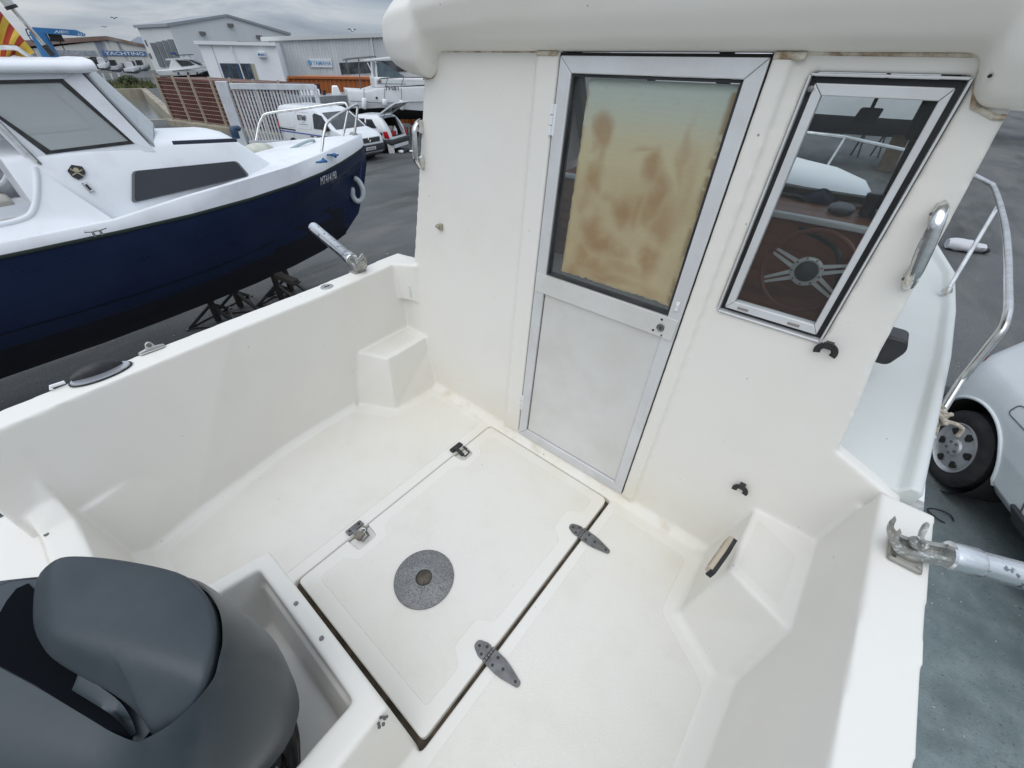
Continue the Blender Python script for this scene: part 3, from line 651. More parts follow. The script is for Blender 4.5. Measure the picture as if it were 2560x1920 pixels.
full = [(-1.765, taper(RF, 1.335, .14)), (-1.750, taper(RF, 1.305, .36)), (-1.722, taper(RF, 1.272, .56)), (-1.680, taper(RF, 1.245, .73)), (-1.62, taper(RF, 1.225, .87)), (-1.56, taper(RF, 1.217, .95)), (-1.50, RF), (-1.470, [(a_[0] * .3 + b_[0] * .7, a_[1] * .3 + b_[1] * .7) for a_, b_ in zip(RL, RF)]), (-1.458, RL), (-1.30, [((a_[0] + b_[0]) / 2, (a_[1] + b_[1]) / 2) for a_, b_ in zip(RL, RM)]), (-1.05, RM),
        (.058, RM), (.070, [(a_[0] * .3 + b_[0] * .7, a_[1] * .3 + b_[1] * .7) for a_, b_ in zip(RM, RE)]), (.095, RE), (.30, RE), (.345, [(1.9 + (y - 1.9) * .93, 1.65 + (z - 1.65) * .8) for y, z in RE])]
mb.loft([[Vector((x, y, z)) for y, z in r] for x, r in full])
roof = mb.build('roof', GEL, boat, smooth=180); moulded(roof, .0085, 18)
mb = MB()
def bead(pts, r=.0035): mb.tube([bk(x, z, .001) for x, z in pts], r, 8)
bead([(-1.555, 1.483), (-1.50, 1.490), (-1.476, 1.505), (-1.464, 1.565), (-1.455, 1.5695), (-1.0, 1.570)])
bead([(-.25, 1.570), (.05, 1.568), (.061, 1.560), (.073, 1.52), (.086, 1.488), (.105, 1.482), (.124, 1.474), (.140, 1.474)], .0055)
mb.build('sealant_bead', SEAL, boat)
mb = MB(); bkpoly(mb, rect(-.992, -.912, 1.558, 1.571), 0, .016); bkpoly(mb, rect(-.303, -.236, 1.556, 1.571), 0, .018); mb.build('sealant_patch', SEAL, boat, bevel=.004)
mb = MB(); mb.lathe([(.003, -.02), (.003, .0015)], 10, P(2475, 190, 'y', 1.262), (0, -1, 0)); mb.build('roof_screw', DARK, boat)

# ---- hull, side decks, cabin shell
mb = MB(); rings = []
for y, bp, zs in ((-.46, 1.05, .45), (.4, 1.14, .53), (1.29, 1.19, .56), (1.31, 1.19, .56), (2.2, 1.20, .57), (3.0, 1.12, .60), (3.7, .88, .66), (4.3, .50, .74), (4.75, .10, .82)):
    c_ = -.70; rings.append([(c_ - bp, y, zs), (c_ - bp * .97, y, .25), (c_ - bp * .96, y, -.25), (c_, y, -.62 + max(0, y - 2.5) ** 2 * .16), (c_ + bp * .96, y, -.25), (c_ + bp * .97, y, .25), (c_ + bp, y, zs), (c_ + bp * .9, y, -.16 if y < 1.3 else zs), (c_ - bp * .9, y, -.16 if y < 1.3 else zs)])
hull = mb.loft([[Vector(p) for p in r] for r in rings]).build('hull', GELW, boat, smooth=50)
DECK = gelcoat('deck gelcoat', (.64, .665, .645), (.52, .535, .50), (.62, .635, .59), .25, fine=.12)
mb = MB()
st = [(1.26, .22, .455, .60), (1.7, .25, .49, .60), (2.2, .29, .525, .61), (2.7, .34, .545, .62), (3.2, .37, .54, .64), (3.7, .30, .42, .68)]
for sgn in (1, -1):
    rows = []
    for y, xi, xo, z in st:
        if sgn < 0: xi, xo = -1.42 - xi, -1.42 - xo
        rows.append([(xi - .10 * sgn, y, z - .06), (xi - .10 * sgn, y, z), (xo - .045 * sgn, y, z), (xo - .028 * sgn, y, z + .028), (xo - .004 * sgn, y, z + .028), (xo + .006 * sgn, y, z + .01), (xo, y, z - .10)])
    mb.loft([[Vector(p) for p in r] for r in rows])
mb.hexa([(-1.70, 1.20, .52), (-1.95, 1.22, .52), (-1.95, 1.4, .52), (-1.70, 1.4, .52)], [(-1.70, 1.20, .60), (-1.93, 1.22, .60), (-1.93, 1.4, .60), (-1.70, 1.4, .60)])
mb.build('side_deck', DECK, boat, smooth=40, bevel=.008, seg=2)
mb = MB(); rings = []
for y, b_, z in ((2.62, .76, 1.06), (3.2, .70, 1.04), (3.8, .50, 1.0), (4.3, .26, .95), (4.6, .06, .90)):
    rings.append([(-.70 - b_ - .06, y, .58), (-.70 - b_, y, z - .05), (-.70 - b_ + .05, y, z), (-.70, y, z + .03), (-.70 + b_ - .05, y, z), (-.70 + b_, y, z - .05), (-.70 + b_ + .06, y, .58)])
mb.loft([[Vector(p) for p in r] for r in rings]).build('foredeck', GELW, boat, smooth=40)
mb = MB()
for sgn in (1, -1):
    def sx(x): return x if sgn > 0 else -1.415 - x
    lo = [(sx(.215), 1.285, .56), (sx(.36), 3.0, .56), (sx(.32), 3.0, .56), (sx(.17), 1.285, .56)]
    mid = [(sx(.165), 1.32, 1.06), (sx(.165), 2.62, 1.06), (sx(.125), 2.62, 1.06), (sx(.125), 1.32, 1.06)]
    hi = [(sx(.120), 1.32, 1.56), (sx(.10), 2.25, 1.56), (sx(.06), 2.25, 1.56), (sx(.08), 1.32, 1.56)]
    mb.loft([[Vector(p) for p in r] for r in (lo, mid)])
    # window pillars between the side windows
    for ya, yb in ((1.32, 1.40), (2.36, 2.62)):
        ta = [(sx(.165), ya, 1.055), (sx(.165), yb, 1.055), (sx(.125), yb, 1.055), (sx(.125), ya, 1.055)]
        yc = ya + .05 if ya < 2 else ya - .17; yd = yb + .05 if ya < 2 else 2.25
        tb = [(sx(.118), yc, 1.57), (sx(.10), yd, 1.57), (sx(.06), yd, 1.57), (sx(.078), yc, 1.57)]
        mb.loft([[Vector(p) for p in r] for r in (ta, tb)])
mb.build('cabin_side', GEL, boat, smooth=40)
CABG = glassy('cabin glass', (.92, .95, .95), .95, .02)
mb = MB()
for sgn in (1, -1):
    def sx(x): return x if sgn > 0 else -1.415 - x
    mb.loft([[Vector(p) for p in r] for r in ([(sx(.145), 1.36, 1.06), (sx(.145), 2.36, 1.06), (sx(.140), 2.36, 1.06), (sx(.140), 1.36, 1.06)], [(sx(.085), 1.41, 1.56), (sx(.085), 2.2, 1.56), (sx(.080), 2.2, 1.56), (sx(.080), 1.41, 1.56)])])
mb.build('side_pane', CABG, boat)
PIL = pm('dark pillar lining', (.045, .042, .038), .7, 0, (.08, .065, .05), 9)
mb = MB()
mb.bar((.075, 2.56, 1.04), (.045, 2.25, 1.60), .055, .06, (0, 1, 0)); mb.bar((-1.49, 2.56, 1.04), (-1.46, 2.25, 1.60), .055, .06, (0, 1, 0)); mb.bar((-.71, 2.58, 1.04), (-.71, 2.27, 1.60), .05, .05, (0, 1, 0))
mb.bar((-1.5, 2.57, 1.062), (.1, 2.57, 1.062), .05, .03); mb.bar((-1.5, 2.27, 1.56), (.1, 2.27, 1.56), .05, .03)
mb.build('windscreen_frame', PIL, boat, bevel=.006)
mb = MB(); mb.hexa([(-1.45, 2.565, 1.07), (.06, 2.565, 1.07), (.06, 2.57, 1.07), (-1.45, 2.57, 1.07)], [(-1.43, 2.26, 1.56), (.04, 2.26, 1.56), (.04, 2.265, 1.56), (-1.43, 2.265, 1.56)])
mb.build('windscreen', glassy('windscreen glass', (.93, .96, .96), .95, .02), boat)
# helm
mb = MB(); mb.hexa([(-1.5, 2.16, .35), (.15, 2.16, .35), (.17, 2.6, .35), (-1.5, 2.6, .35)], [(-1.5, 2.20, 1.022), (.13, 2.20, 1.022), (.13, 2.58, 1.032), (-1.5, 2.58, 1.032)]); dash = mb.build('dashboard', WOOD, boat, bevel=.012)
mb = MB(); mb.bar((-1.48, 2.178, 1.032), (.12, 2.178, 1.032), .036, .024); mb.build('dash_edge', WHITEP, dash, bevel=.006)
mb = MB(); mb.lathe([(.05, 0), (.05, .012), (.042, .016)], 24, P(1700 + 945 / 2.37, 100 + 1020 / 2.37, 'z', 1.04) + Vector((0, .04, 0)), (0, -.3, 1)); mb.lathe([(.04, 0), (.04, .012), (.034, .016)], 24, P(1700 + 1150 / 2.37, 100 + 1050 / 2.37, 'z', 1.04) + Vector((.02, .03, 0)), (0, -.3, 1))
mb.build('gauge', pm('dark gauge', (.05, .05, .055), .3), dash)
mb = MB(); mb.tube(spline([(-.17, 2.15, 1.0), (-.02, 2.08, .97), (.03, 2.05, .9), (.05, 2.06, .82)], 6), .010, 8); mb.build('cable', BLACKP, dash)
wc = P(1700 + 750 / 2.37, 100 + 1370 / 2.37, 'y', 2.02); wn = Vector((0, -1, .28)).normalized(); wx = Vector((1, 0, 0)); wy = wn.cross(wx).normalized() * -1
def wp(x, y, o=0): return wc + wx * x + wy * y + wn * o
sw = MB().tube([wp(.158 * math.cos(a), .158 * math.sin(a), .02) for a in [i * math.pi / 24 for i in range(48)]], .0095, 10, closed=True).build('steering_wheel', pm('wheel leather', (.20, .07, .045), .4), boat)
mb = MB()
for a in (28, 152, 200, 340):
    c0, s0 = math.cos(R_(a)), math.sin(R_(a)); nx, ny = -s0, c0
    for q in (-1, 1):
        p = [(.045, .005 * q), (.152, .004 * q), (.152, .014 * q), (.045, .021 * q)]
        pp = [(c0 * u + nx * v, s0 * u + ny * v) for u, v in p]
        if q < 0: pp = pp[::-1]
        mb.hexa([wp(x, y, .010) for x, y in pp], [wp(x, y, .014) for x, y in pp])
mb.build('wheel_spoke', pm('silver spoke', (.66, .68, .68), .35, .2), sw)
mb = MB(); mb.lathe([(.058, 0), (.058, .008), (.054, .012), (.046, .013), (.044, .008)], 32, wp(0, 0, .008), wn); hb = mb.build('wheel_hub', pm('silver hub', (.66, .68, .68), .35, .2), sw)
mb = MB(); mb.lathe([(.043, 0), (.040, .012), (.02, .014)], 28, wp(0, 0, .010), wn); mb.build('horn_button', pm('horn', (.02, .022, .025), .35), hb)
mb = MB()
for i in range(9):
    a = i * math.pi * 2 / 9 + .2; mb.lathe([(.004, 0), (.003, .0015)], 8, wp(.051 * math.cos(a), .051 * math.sin(a), .0205), wn)
mb.build('hub_bolt', GREYMETAL, hb)
mb = MB(); mb.tube([wp(0, 0, .0), wp(0, 0, -.12)], .03, 14); mb.build('wheel_column', BLACKP, sw)
a = P(1700 + 1060 / 2.37, 100 + 400 / 2.37, 'y', 2.1); mbw = MB()
q = rounded([(-.048, -.026), (.036, -.026), (.044, .022), (-.034, .022)], .008)
mc = P(1700 + 1115 / 2.37, 100 + 445 / 2.37, 'y', 2.15)
mbw.hexa([mc + Vector((p.x * .85 + p.y * .0, .012, p.y)) for p in q], [mc + Vector((p.x * .85, -.012, p.y)) for p in q]); mbw.bar(mc + Vector((0, .02, .0)), mc + Vector((.0, .06, .12)), .012, .012)
mbw.build('rear_view_mirror', BLACKP, boat, bevel=.004)
mb = MB(); mc = P(1700 + 1460 / 2.37, 100 + 470 / 2.37, 'y', 2.12); mb.box((mc.x - .035, mc.y - .03, mc.z - .06), (mc.x + .05, mc.y + .05, mc.z + .07)); mb.build('cabin_speaker', pm('speaker black', (.02, .02, .022), .6), boat, bevel=.015)
MB().box((-1.35, 1.36, -.05), (.15, 2.2, .0)).build('cabin_sole', WOOD, boat)
# loose things on the dash
mb = MB(); hc = P(1700 + 800 / 2.37, 100 + 985 / 2.37, 'z', 1.03) + Vector((0, .10, 0))
rg = random.Random(5)
rings = []
for i in range(8):
    t_ = i / 7; r = .066 * (1 - t_ ** 2.2) + .004; rings.append([hc + Vector(((r * math.cos(a)) * (1 + .14 * rg.random()), r * .75 * math.sin(a) * (1 + .1 * rg.random()), .052 * t_ + .010 * math.sin(3 * a))) for a in [k * math.pi / 8 for k in range(16)]])
mb.loft(rings); q = [hc + Vector((-.05 - .075 * math.sin(a), -.045 * math.cos(a) * 1.0 - .01, .008 + .01 * math.sin(a))) for a in [k * math.pi / 8 for k in range(9)]]
mb.hexa(q, [p + Vector((0, 0, .006)) for p in q])
prop(mb.build('cap', pm('navy cloth', (.035, .045, .075), .9, 0, (.06, .07, .10), 30, bump=.3, bscale=90), smooth=70), 'crumpled navy cloth cap lying on the brown dash behind the window', 'cap')
mb = MB(); cc = P(1700 + 1090 / 2.37, 100 + 1050 / 2.37, 'z', 1.035) + Vector((0, .04, 0)); mb.lathe([(.026, 0), (.027, .05), (.03, .055), (.031, .085), (.025, .09)], 20, cc)
prop(mb.build('cup', BLACKP, smooth=40), 'black plastic cup standing on the dash beside a round gauge', 'cup')

# ---- fittings on the gunwales
def rod_holder(o0, along, tdir, lab, L_=.62):
    """pivoting rod holder: plate, curved toothed bracket, wing nut and tube"""
    o0 = Vector(o0); al = Vector(along).normalized(); up = Vector((0, 0, 1)); sd_ = al.cross(up).normalized(); tdir = Vector(tdir).normalized()
    mb = MB(); q = rounded([(-.046, -.034), (.046, -.034), (.046, .034), (-.046, .034)], .007)
    mb.hexa([o0 + al * p.x + sd_ * p.y for p in q], [o0 + al * p.x * .94 + sd_ * p.y * .92 + up * .009 for p in q])
    mb.lathe([(.030, 0), (.030, .012), (.024, .018), (.018, .024)], 24, o0 + up * .007)
    pl_ = mb.build('rod_holder', pm('zamak ' + lab[:4], (.34, .33, .29), .5, .6, (.26, .25, .22), 20), boat, bevel=.0015, seg=1, label=lab)
    mb = MB()
    for x in (-.034, .034):
        for y in (-.024, .024): mb.lathe([(.005, 0), (.005, .001), (.002, .0005)], 10, o0 + al * x + sd_ * y + up * .009)
    mb.build('plate_screw', STEEL, pl_)
    piv = o0 + up * .035
    tu = tdir; back = -Vector((tdir.x, tdir.y, 0)).normalized()
    mb = MB(); cur = spline([piv + back * .060 + up * .045, piv + back * .048 + up * .012, piv + back * .015 - up * .012, piv + tu * .03 - up * .008, piv + tu * .075], 5)
    n_ = tu.cross(up).normalized()
    for s_ in (-1, 1):
        mb.loft([[p + n_ * (s_ * .018 - .006) - up * .012, p + n_ * (s_ * .018 + .006) - up * .012, p + n_ * (s_ * .018 + .006) + up * .012, p + n_ * (s_ * .018 - .006) + up * .012] for p in cur])
    mb.loft([[p - n_ * .02 - up * .014, p + n_ * .02 - up * .014, p + n_ * .02 - up * .004, p - n_ * .02 - up * .004] for p in cur])
    mb.build('bracket', GALV, pl_, smooth=40)
    mb = MB(); mb.ball(piv + up * .012, (.017, .017, .014)); mb.tube([piv + up * .01, piv + up * .03], .008, 10)
    for s_ in (-1, 1):
        w0 = piv + up * .022; d_ = (al * s_ + up * .55).normalized()
        lp = [w0, w0 + d_ * .022 + up * .006, w0 + d_ * .040 + up * .008, w0 + d_ * .044 - up * .006, w0 + d_ * .026 - up * .010, w0]
        mb.tube(spline(lp, 4), .0042, 8)
    mb.build('wing_nut', GALV, pl_)
    mb = MB(); t0 = piv + tu * .062
    mb.lathe([(.030, 0), (.0335, .004), (.0335, .055), (.031, .058), (.030, .060), (.030, L_), (.028, L_), (.028, L_ - .03)], 28, t0, tu, cap=True)
    mb.build('tube', TUBEM, pl_, smooth=40)
TUBEM = pm('worn chrome tube', (.76, .77, .78), .22, .9, (.70, .71, .72), 9, specks=(.25, .26, .27), speck_scale=38, speck_at=.60, stretch=(1, 1, 1), bump=.05, bscale=50)
pt = Vector((-1.868, 1.028, .682)); tt = P(783, 568, 'y', 1.10)
rod_holder(pt, (0, 1, 0), tt - (pt + Vector((0, 0, .035))), 'port rod holder with its tube tilted up outboard', (tt - pt).length - .075)
ps = Vector((.425, 1.008, .622)); ts = P(2560, 1440, 'y', 1.05)
rod_holder(ps, (0, 1, 0), P(2560, 1437, 'y', 1.07) - (ps + Vector((0, 0, .038))), 'starboard rod holder with scratched tube lying outboard', .42)
mb = MB(); mb.lathe([(.030, 0), (.030, .003), (.0285, .0045), (.021, .005), (.020, .0035), (.001, .0035)], 32, (-1.835, .822, .681)); fc = mb.build('filler_cap', pm('cap metal', (.40, .40, .40), .4, .6), boat)
mb = MB(); mb.box((-1.837, .808, .6845), (-1.833, .836, .6868)); mb.build('cap_slot', DARK, fc)
mb = MB(); q = [(-.040, 0), (-.036, .008), (-.016, .012), (-.010, .030), (0, .036), (.010, .030), (.016, .012), (.040, .008), (.042, 0)]
c_ = Vector((-1.838, .105, .681)); mb.hexa([c_ + Vector((-.005, x, z)) for x, z in q], [c_ + Vector((.005, x, z)) for x, z in q])
q = rounded([(-.014, -.042), (.014, -.042), (.014, .042), (-.014, .042)], .012); mb.hexa([c_ + Vector((p.x, p.y, 0)) for p in q], [c_ + Vector((p.x, p.y, .004)) for p in q])
ey = mb.build('eye_plate', pm('eye metal', (.46, .46, .45), .4, .6), boat, bevel=.0015, seg=1)
mb = MB(); mb.lathe([(.008, 0), (.008, .002), (.003, .001)], 14, c_ + Vector((.005, 0, .024)), (1, 0, 0)); mb.build('eye_bolt', GREYMETAL, ey)
# side light / deck cowl on the port gunwale
c_ = Vector((-1.800, -.055, .679)); q = [Vector((.045 * math.sin(a) * (1 if True else 1), .088 * math.cos(a))) for a in [i * math.pi / 16 for i in range(32)]]
mb = MB(); mb.hexa([c_ + Vector((p.x, p.y, 0)) for p in q], [c_ + Vector((p.x, p.y, .004)) for p in q]); cw = mb.build('deck_cowl', RUBBER, boat)
mb = MB(); mb.hexa([c_ + Vector((p.x * .93, p.y * .95, .004)) for p in q], [c_ + Vector((p.x * .9, p.y * .93, .008)) for p in q]); mb.build('cowl_plate', pm('cowl metal', (.50, .51, .54), .3, .7), cw)
mb = MB(); rings = []
for i in range(9):
    t_ = i / 8; y = .066 - .14 * t_; hh = .036 * math.sin(math.pi * min(.97, t_ * .9 + .03)) ** .6; ww = .026 * math.sin(math.pi * min(.95, t_ * .9 + .06)) ** .7
    rings.append([c_ + Vector((-.010 - .004 + ww * math.cos(a), y, .006 + hh * max(0, math.sin(a)))) for a in [k * math.pi / 6 for k in range(7)]] )
mb.loft(rings, closed=True); mb.build('cowl_hood', BLACKP, cw, smooth=60)
mb = MB(); mb.tube([c_ + Vector((-.018, -.09, .010)), c_ + Vector((-.018, -.125, .012)), c_ + Vector((-.016, -.128, .002))], .006, 8); mb.build('cowl_pipe', WHITEP, cw)
mb = MB(); bkm = Vector((-1.860, .955, .6815)); q = [Vector((.028 * math.cos(a) * (1 + .25 * math.sin(3 * a)), .045 * math.sin(a) * (1 + .2 * math.cos(5 * a)))) for a in [i * math.pi / 12 for i in range(24)]]
mb.hexa([bkm + Vector((p.x, p.y, -.002)) for p in q], [bkm + Vector((p.x, p.y, .0006)) for p in q]); mb.build('glue_patch', pm('old glue', (.55, .46, .33), .7, col2=(.70, .64, .54), scale=40), boat)
# rail on the starboard deck
XR = .535
rl = [P(2333, 1062, 'x', .505)] + [P(*p, 'x', XR) for p in ((2402, 953), (2470, 868), (2506, 822), (2518, 790), (2522, 760), (2521, 700), (2521, 660), (2516, 585), (2505, 530), (2492, 486), (2472, 442), (2453, 419))]
rl = rl[:1] + spline(rl[1:], 4)
e_ = rl[-1]; rl += [e_ + Vector((-.03, .12, .02)), Vector((.20, 6.3 if e_.y > 6 else e_.y + .4, e_.z + .02))]
mb = MB(); mb.tube([p for p in rl if p.y < 3.9] + [Vector((.42, 4.0, 1.03)), Vector((.10, 4.45, 1.06)), Vector((-.35, 4.75, 1.08)), Vector((-.70, 4.85, 1.08)), Vector((-1.05, 4.75, 1.08)), Vector((-1.5, 4.45, 1.06)), Vector((-1.82, 4.0, 1.03)), Vector((-1.93, 3.2, 1.0)), Vector((-1.94, 2.3, .955)), Vector((-1.94, 2.1, .93)), Vector((-1.92, 1.9, .6))], .0125, 12)
sr = mb.build('bow_rail', STEEL, boat, smooth=60)
mb = MB(); a = P(1700 + 1880 / 2.37, 100 + 990 / 2.37, 'x', XR); b_ = P(1700 + 1592 / 2.37, 100 + 1475 / 2.37, 'x', .505); mb.tube([a, b_], .0095, 10); mb.lathe([(.022, 0), (.02, .012), (.012, .03)], 16, b_ - Vector((0, 0, .02)))
for x_ in (-.35, -1.05, -1.92): mb.tube([Vector((x_, 4.72 if x_ > -1.5 else 3.0, 1.07 if x_ > -1.5 else .99)), Vector((x_, 4.25 if x_ > -1.5 else 2.8, .90 if x_ > -1.5 else .62))], .0095, 8)
mb.build('rail_post', STEEL, sr)
mb = MB(); f0 = P(2330, 1085, 'x', .49); mb.lathe([(.024, 0), (.022, .015), (.015, .04)], 16, f0 - Vector((0, 0, .045))); mb.build('rail_base', STEEL, sr)
# black moulded housing on the cabin side
mb = MB(); q = rounded([(0, -.055), (.062, -.05), (.085, .02), (.07, .06), (0, .06)], .018); hb_ = Vector((.245, 1.80, .74))
mb.hexa([hb_ + Vector((p.x, 0, p.y)) for p in q], [hb_ + Vector((p.x, .10, p.y)) for p in q]); mb.build('side_light_housing', BLACKP, boat, bevel=.008)
# cream vent and white cowl outside the starboard topside
mb = MB(); q = rounded([(-.10, -.03), (.10, -.03), (.07, .03), (-.07, .03)], .01); vc = Vector((.47, .86, .47))
mb.hexa([vc + Vector((0, p.x, p.y)) for p in q], [vc + Vector((.042, p.x * .75, p.y * .8)) for p in q]); ov = mb.build('topside_vent', VENT, boat, bevel=.004)
mb = MB(); vc = Vector((.45, .67, .36)); rings = []
for i in range(7):
    t_ = i / 6; rr = .020 + .075 * math.sin(math.pi * (.12 + .44 * t_)); rings.append([vc + Vector((rr * math.cos(a), .13 - .24 * t_, rr * math.sin(a) * .9)) for a in [k * math.pi / 8 - math.pi / 2 for k in range(9)]] )
mb.loft(rings); mb.build('topside_cowl', GELW, boat, smooth=50)
mb = MB(); mb.lathe([(.06, 0), (.06, .002)], 18, vc + Vector((.02, -.111, 0)), (0, -1, 0)); mb.build('cowl_opening', pm('cowl hole', (.06, .05, .045), .9, col2=(.11, .09, .08), scale=30), boat)

# ---- rope on the rail foot
mb = MB(); c_ = P(2338, 1035, 'x', .505); ad = (P(2402, 953, 'x', XR) - P(2333, 1062, 'x', .505)).normalized(); s1 = ad.orthogonal().normalized(); s2 = ad.cross(s1)
pts = []
for i in range(64):
    a = i * 2 * math.pi / 12; r = .024 + .006 * math.sin(i * .9); pts.append(c_ + s1 * (r * math.cos(a)) + s2 * (r * math.sin(a)) + ad * (-.03 + .055 * i / 63 + .006 * math.sin(i * .6)))
mb.tube(pts, .0072, 8)
mb.tube(spline([c_ + s1 * .02, c_ + Vector((.03, -.02, .0)), c_ + Vector((.06, -.01, -.005)), c_ + Vector((.085, .0, -.02)), c_ + Vector((.088, -.005, -.05))], 6), .007, 8)
mb.tube(spline([c_ + s2 * .02, c_ + Vector((.018, -.03, -.02)), c_ + Vector((.03, -.05, -.08)), c_ + Vector((.028, -.055, -.18)), c_ + Vector((.026, -.05, -.24))], 6), .0075, 8)
for a0, b0 in (((-.03, -.03, .0), (-.045, -.05, -.045)), ((-.01, -.04, .01), (.0, -.06, -.05)), ((-.03, .0, .02), (.03, -.045, .0)), ((-.02, -.03, -.02), (.035, .0, .02))): mb.tube(spline([c_ + Vector(a0), c_ + (Vector(a0) + Vector(b0)) * .5 + Vector((0, -.012, .012)), c_ + Vector(b0)], 5), .0075, 8)
rope = mb.build('rope', ROPE, smooth=60); prop(rope, 'frayed beige rope knotted round the foot of the steel rail', 'rope')
mb = MB(); rg = random.Random(2)
for i in range(26):
    p = c_ + Vector((-.045, -.05, -.045)); d_ = Vector((rg.uniform(-.4, .4), rg.uniform(-.8, .1), rg.uniform(-.6, -.1))).normalized(); mb.tube([p, p + d_ * rg.uniform(.015, .032)], .0009, 4)
mb.build('frayed_end', pm('rope fibres', (.55, .46, .32), .9), rope)

# ---- outboard engine
OBM = pm('grey cowling', (.026, .036, .044), .40, 0, (.044, .054, .060), 5, bump=.04, bscale=500, rvar=.08, lo=.35, hi=.7)
ob = thing('outboard_motor', 'dark blue-grey outboard engine cowling in the splash well at the stern', 'outboard motor', (-.72, -.36, .2))
def P4(X, Y, z): return P(X / 1.803, 1000 + Y / 1.803, 'z', z)
mb = MB()
def cspline(pts, n=3):
    m_ = len(pts); r = []
    for i in range(m_):
        p0, p1, p2, p3 = pts[i - 1], pts[i], pts[(i + 1) % m_], pts[(i + 2) % m_]
        for k in range(n):
            t_ = k / n; r.append(.5 * ((2 * p1) + (p2 - p0) * t_ + (2 * p0 - 5 * p1 + 4 * p2 - p3) * t_ * t_ + (3 * p1 - p0 - 3 * p2 + p3) * t_ ** 3))
    return r
CT = [(600, 752), (400, 735), (200, 800), (90, 812), (0, 834), (-140, 930), (-170, 1110), (0, 1205), (150, 1285), (360, 1410), (590, 1552), (720, 1440), (860, 1310), (920, 1180), (950, 1050), (860, 880)]
t0 = [P4(*p, .640) for p in CT]
cowl = MB().loft([[p - Vector((0, 0, .3)) for p in cspline(t0)], cspline(t0)]).build('cowling', OBM, ob, smooth=30)
# lid: a domed panel with two softly folded facets
LID = [(150, 795), (270, 735), (400, 726), (600, 748), (820, 798), (925, 868), (985, 960), (998, 1080), (955, 1255), (860, 1370), (760, 1460), (670, 1518), (615, 1505), (588, 1435), (538, 1362), (445, 1292), (345, 1240), (200, 1150), (150, 1085), (120, 960)]
ou_ = cspline([P4(*p, .70) for p in LID], 4); lc = P4(560, 1040, .70)
def line_d(p, a_, b_):
    a_, b_ = P4(*a_, .73), P4(*b_, .73); t_ = Vector((b_.x - a_.x, b_.y - a_.y)).normalized(); return (p.x - a_.x) * t_.y - (p.y - a_.y) * t_.x
def soft(d, w_=.012): return .5 * (d + math.sqrt(d * d + w_ * w_))
sgn_r = 1 if line_d(P4(590, 1345, .7), (250, 1062), (940, 1245)) > 0 else -1
sgn_l = 1 if line_d(P4(120, 960, .7), (250, 760), (250, 1060)) > 0 else -1
d_r = abs(line_d(P4(590, 1345, .7), (250, 1062), (940, 1245))); d_l = abs(line_d(P4(120, 960, .7), (250, 760), (250, 1060)))
def lidz(p, f): return .744 - .046 * soft(sgn_r * line_d(p, (250, 1062), (940, 1245)) / d_r, .15) - .036 * soft(sgn_l * line_d(p, (250, 760), (250, 1060)) / d_l, .2) - .020 * f ** 3
lr = []
for f in (.05, .2, .35, .5, .64, .76, .86, .93, .975, 1.0):
    lr.append([Vector((q.x, q.y, lidz(q, f) - (.004 if f == 1 else 0))) for q in [lc + (p - lc) * f for p in ou_]])
lr.append([Vector((p.x, p.y, p.z - .016)) for p in lr[-1]]); lr.append([Vector((p.x + (lc.x - p.x) * .03, p.y + (lc.y - p.y) * .03, p.z - .05)) for p in lr[-1]])
MB().loft(lr).build('cowl_lid', OBM, ob, smooth=60)
SHO = [((812, 792), .716, (826, 800), .70), ((930, 864), .719, (985, 884), .58), ((990, 957), .719, (1105, 968), .54), ((1003, 1080), .717, (1205, 1048), .51), ((985, 1170), .712, (1265, 1135), .50), ((960, 1258), .709, (1290, 1245), .49), ((865, 1374), .697, (1272, 1385), .48), ((764, 1465), .687, (1215, 1515), .47), ((652, 1528), .677, (1120, 1650), .46), ((600, 1538), .662, (1000, 1790), .45), ((480, 1486), .642, (760, 1930), .44), ((360, 1412), .641, (420, 1990), .44), ((150, 1287), .641, (0, 1930), .44), ((0, 1207), .641, (-290, 1640), .44), ((-170, 1110), .641, (-400, 1200), .46), ((-140, 930), .641, (-260, 940), .52), ((0, 833), .641, (-40, 846), .60), ((90, 810), .641, (80, 818), .62), ((200, 800), .641, (196, 806), .62)]
rows = []
for (a_, za, b_, zb) in SHO:
    p, q = P4(*a_, za), P4(*b_, zb); o = Vector((q.x - p.x, q.y - p.y, 0)); r = []
    for k in range(9):
        t_ = k / 8; x = p + o * math.sin(t_ * math.pi / 2); z = za + (zb - za) * (1 - math.cos(t_ * math.pi / 2)); r.append(Vector((x.x, x.y, z)))
    rows.append([p + Vector((0, 0, -.03)), p + Vector((0, 0, -.002))] + r + [Vector((q.x - o.x * .09, q.y - o.y * .09, zb - .05)), Vector((q.x - o.x * .38, q.y - o.y * .38, zb - .15)), Vector((p.x, p.y, zb - .2))])
cols = list(zip(*rows)); rows = list(zip(*[spline(c__, 3) for c__ in cols]))
MB().loft([list(r) for r in rows]).build('cowl_shoulder', OBM, ob, smooth=50)
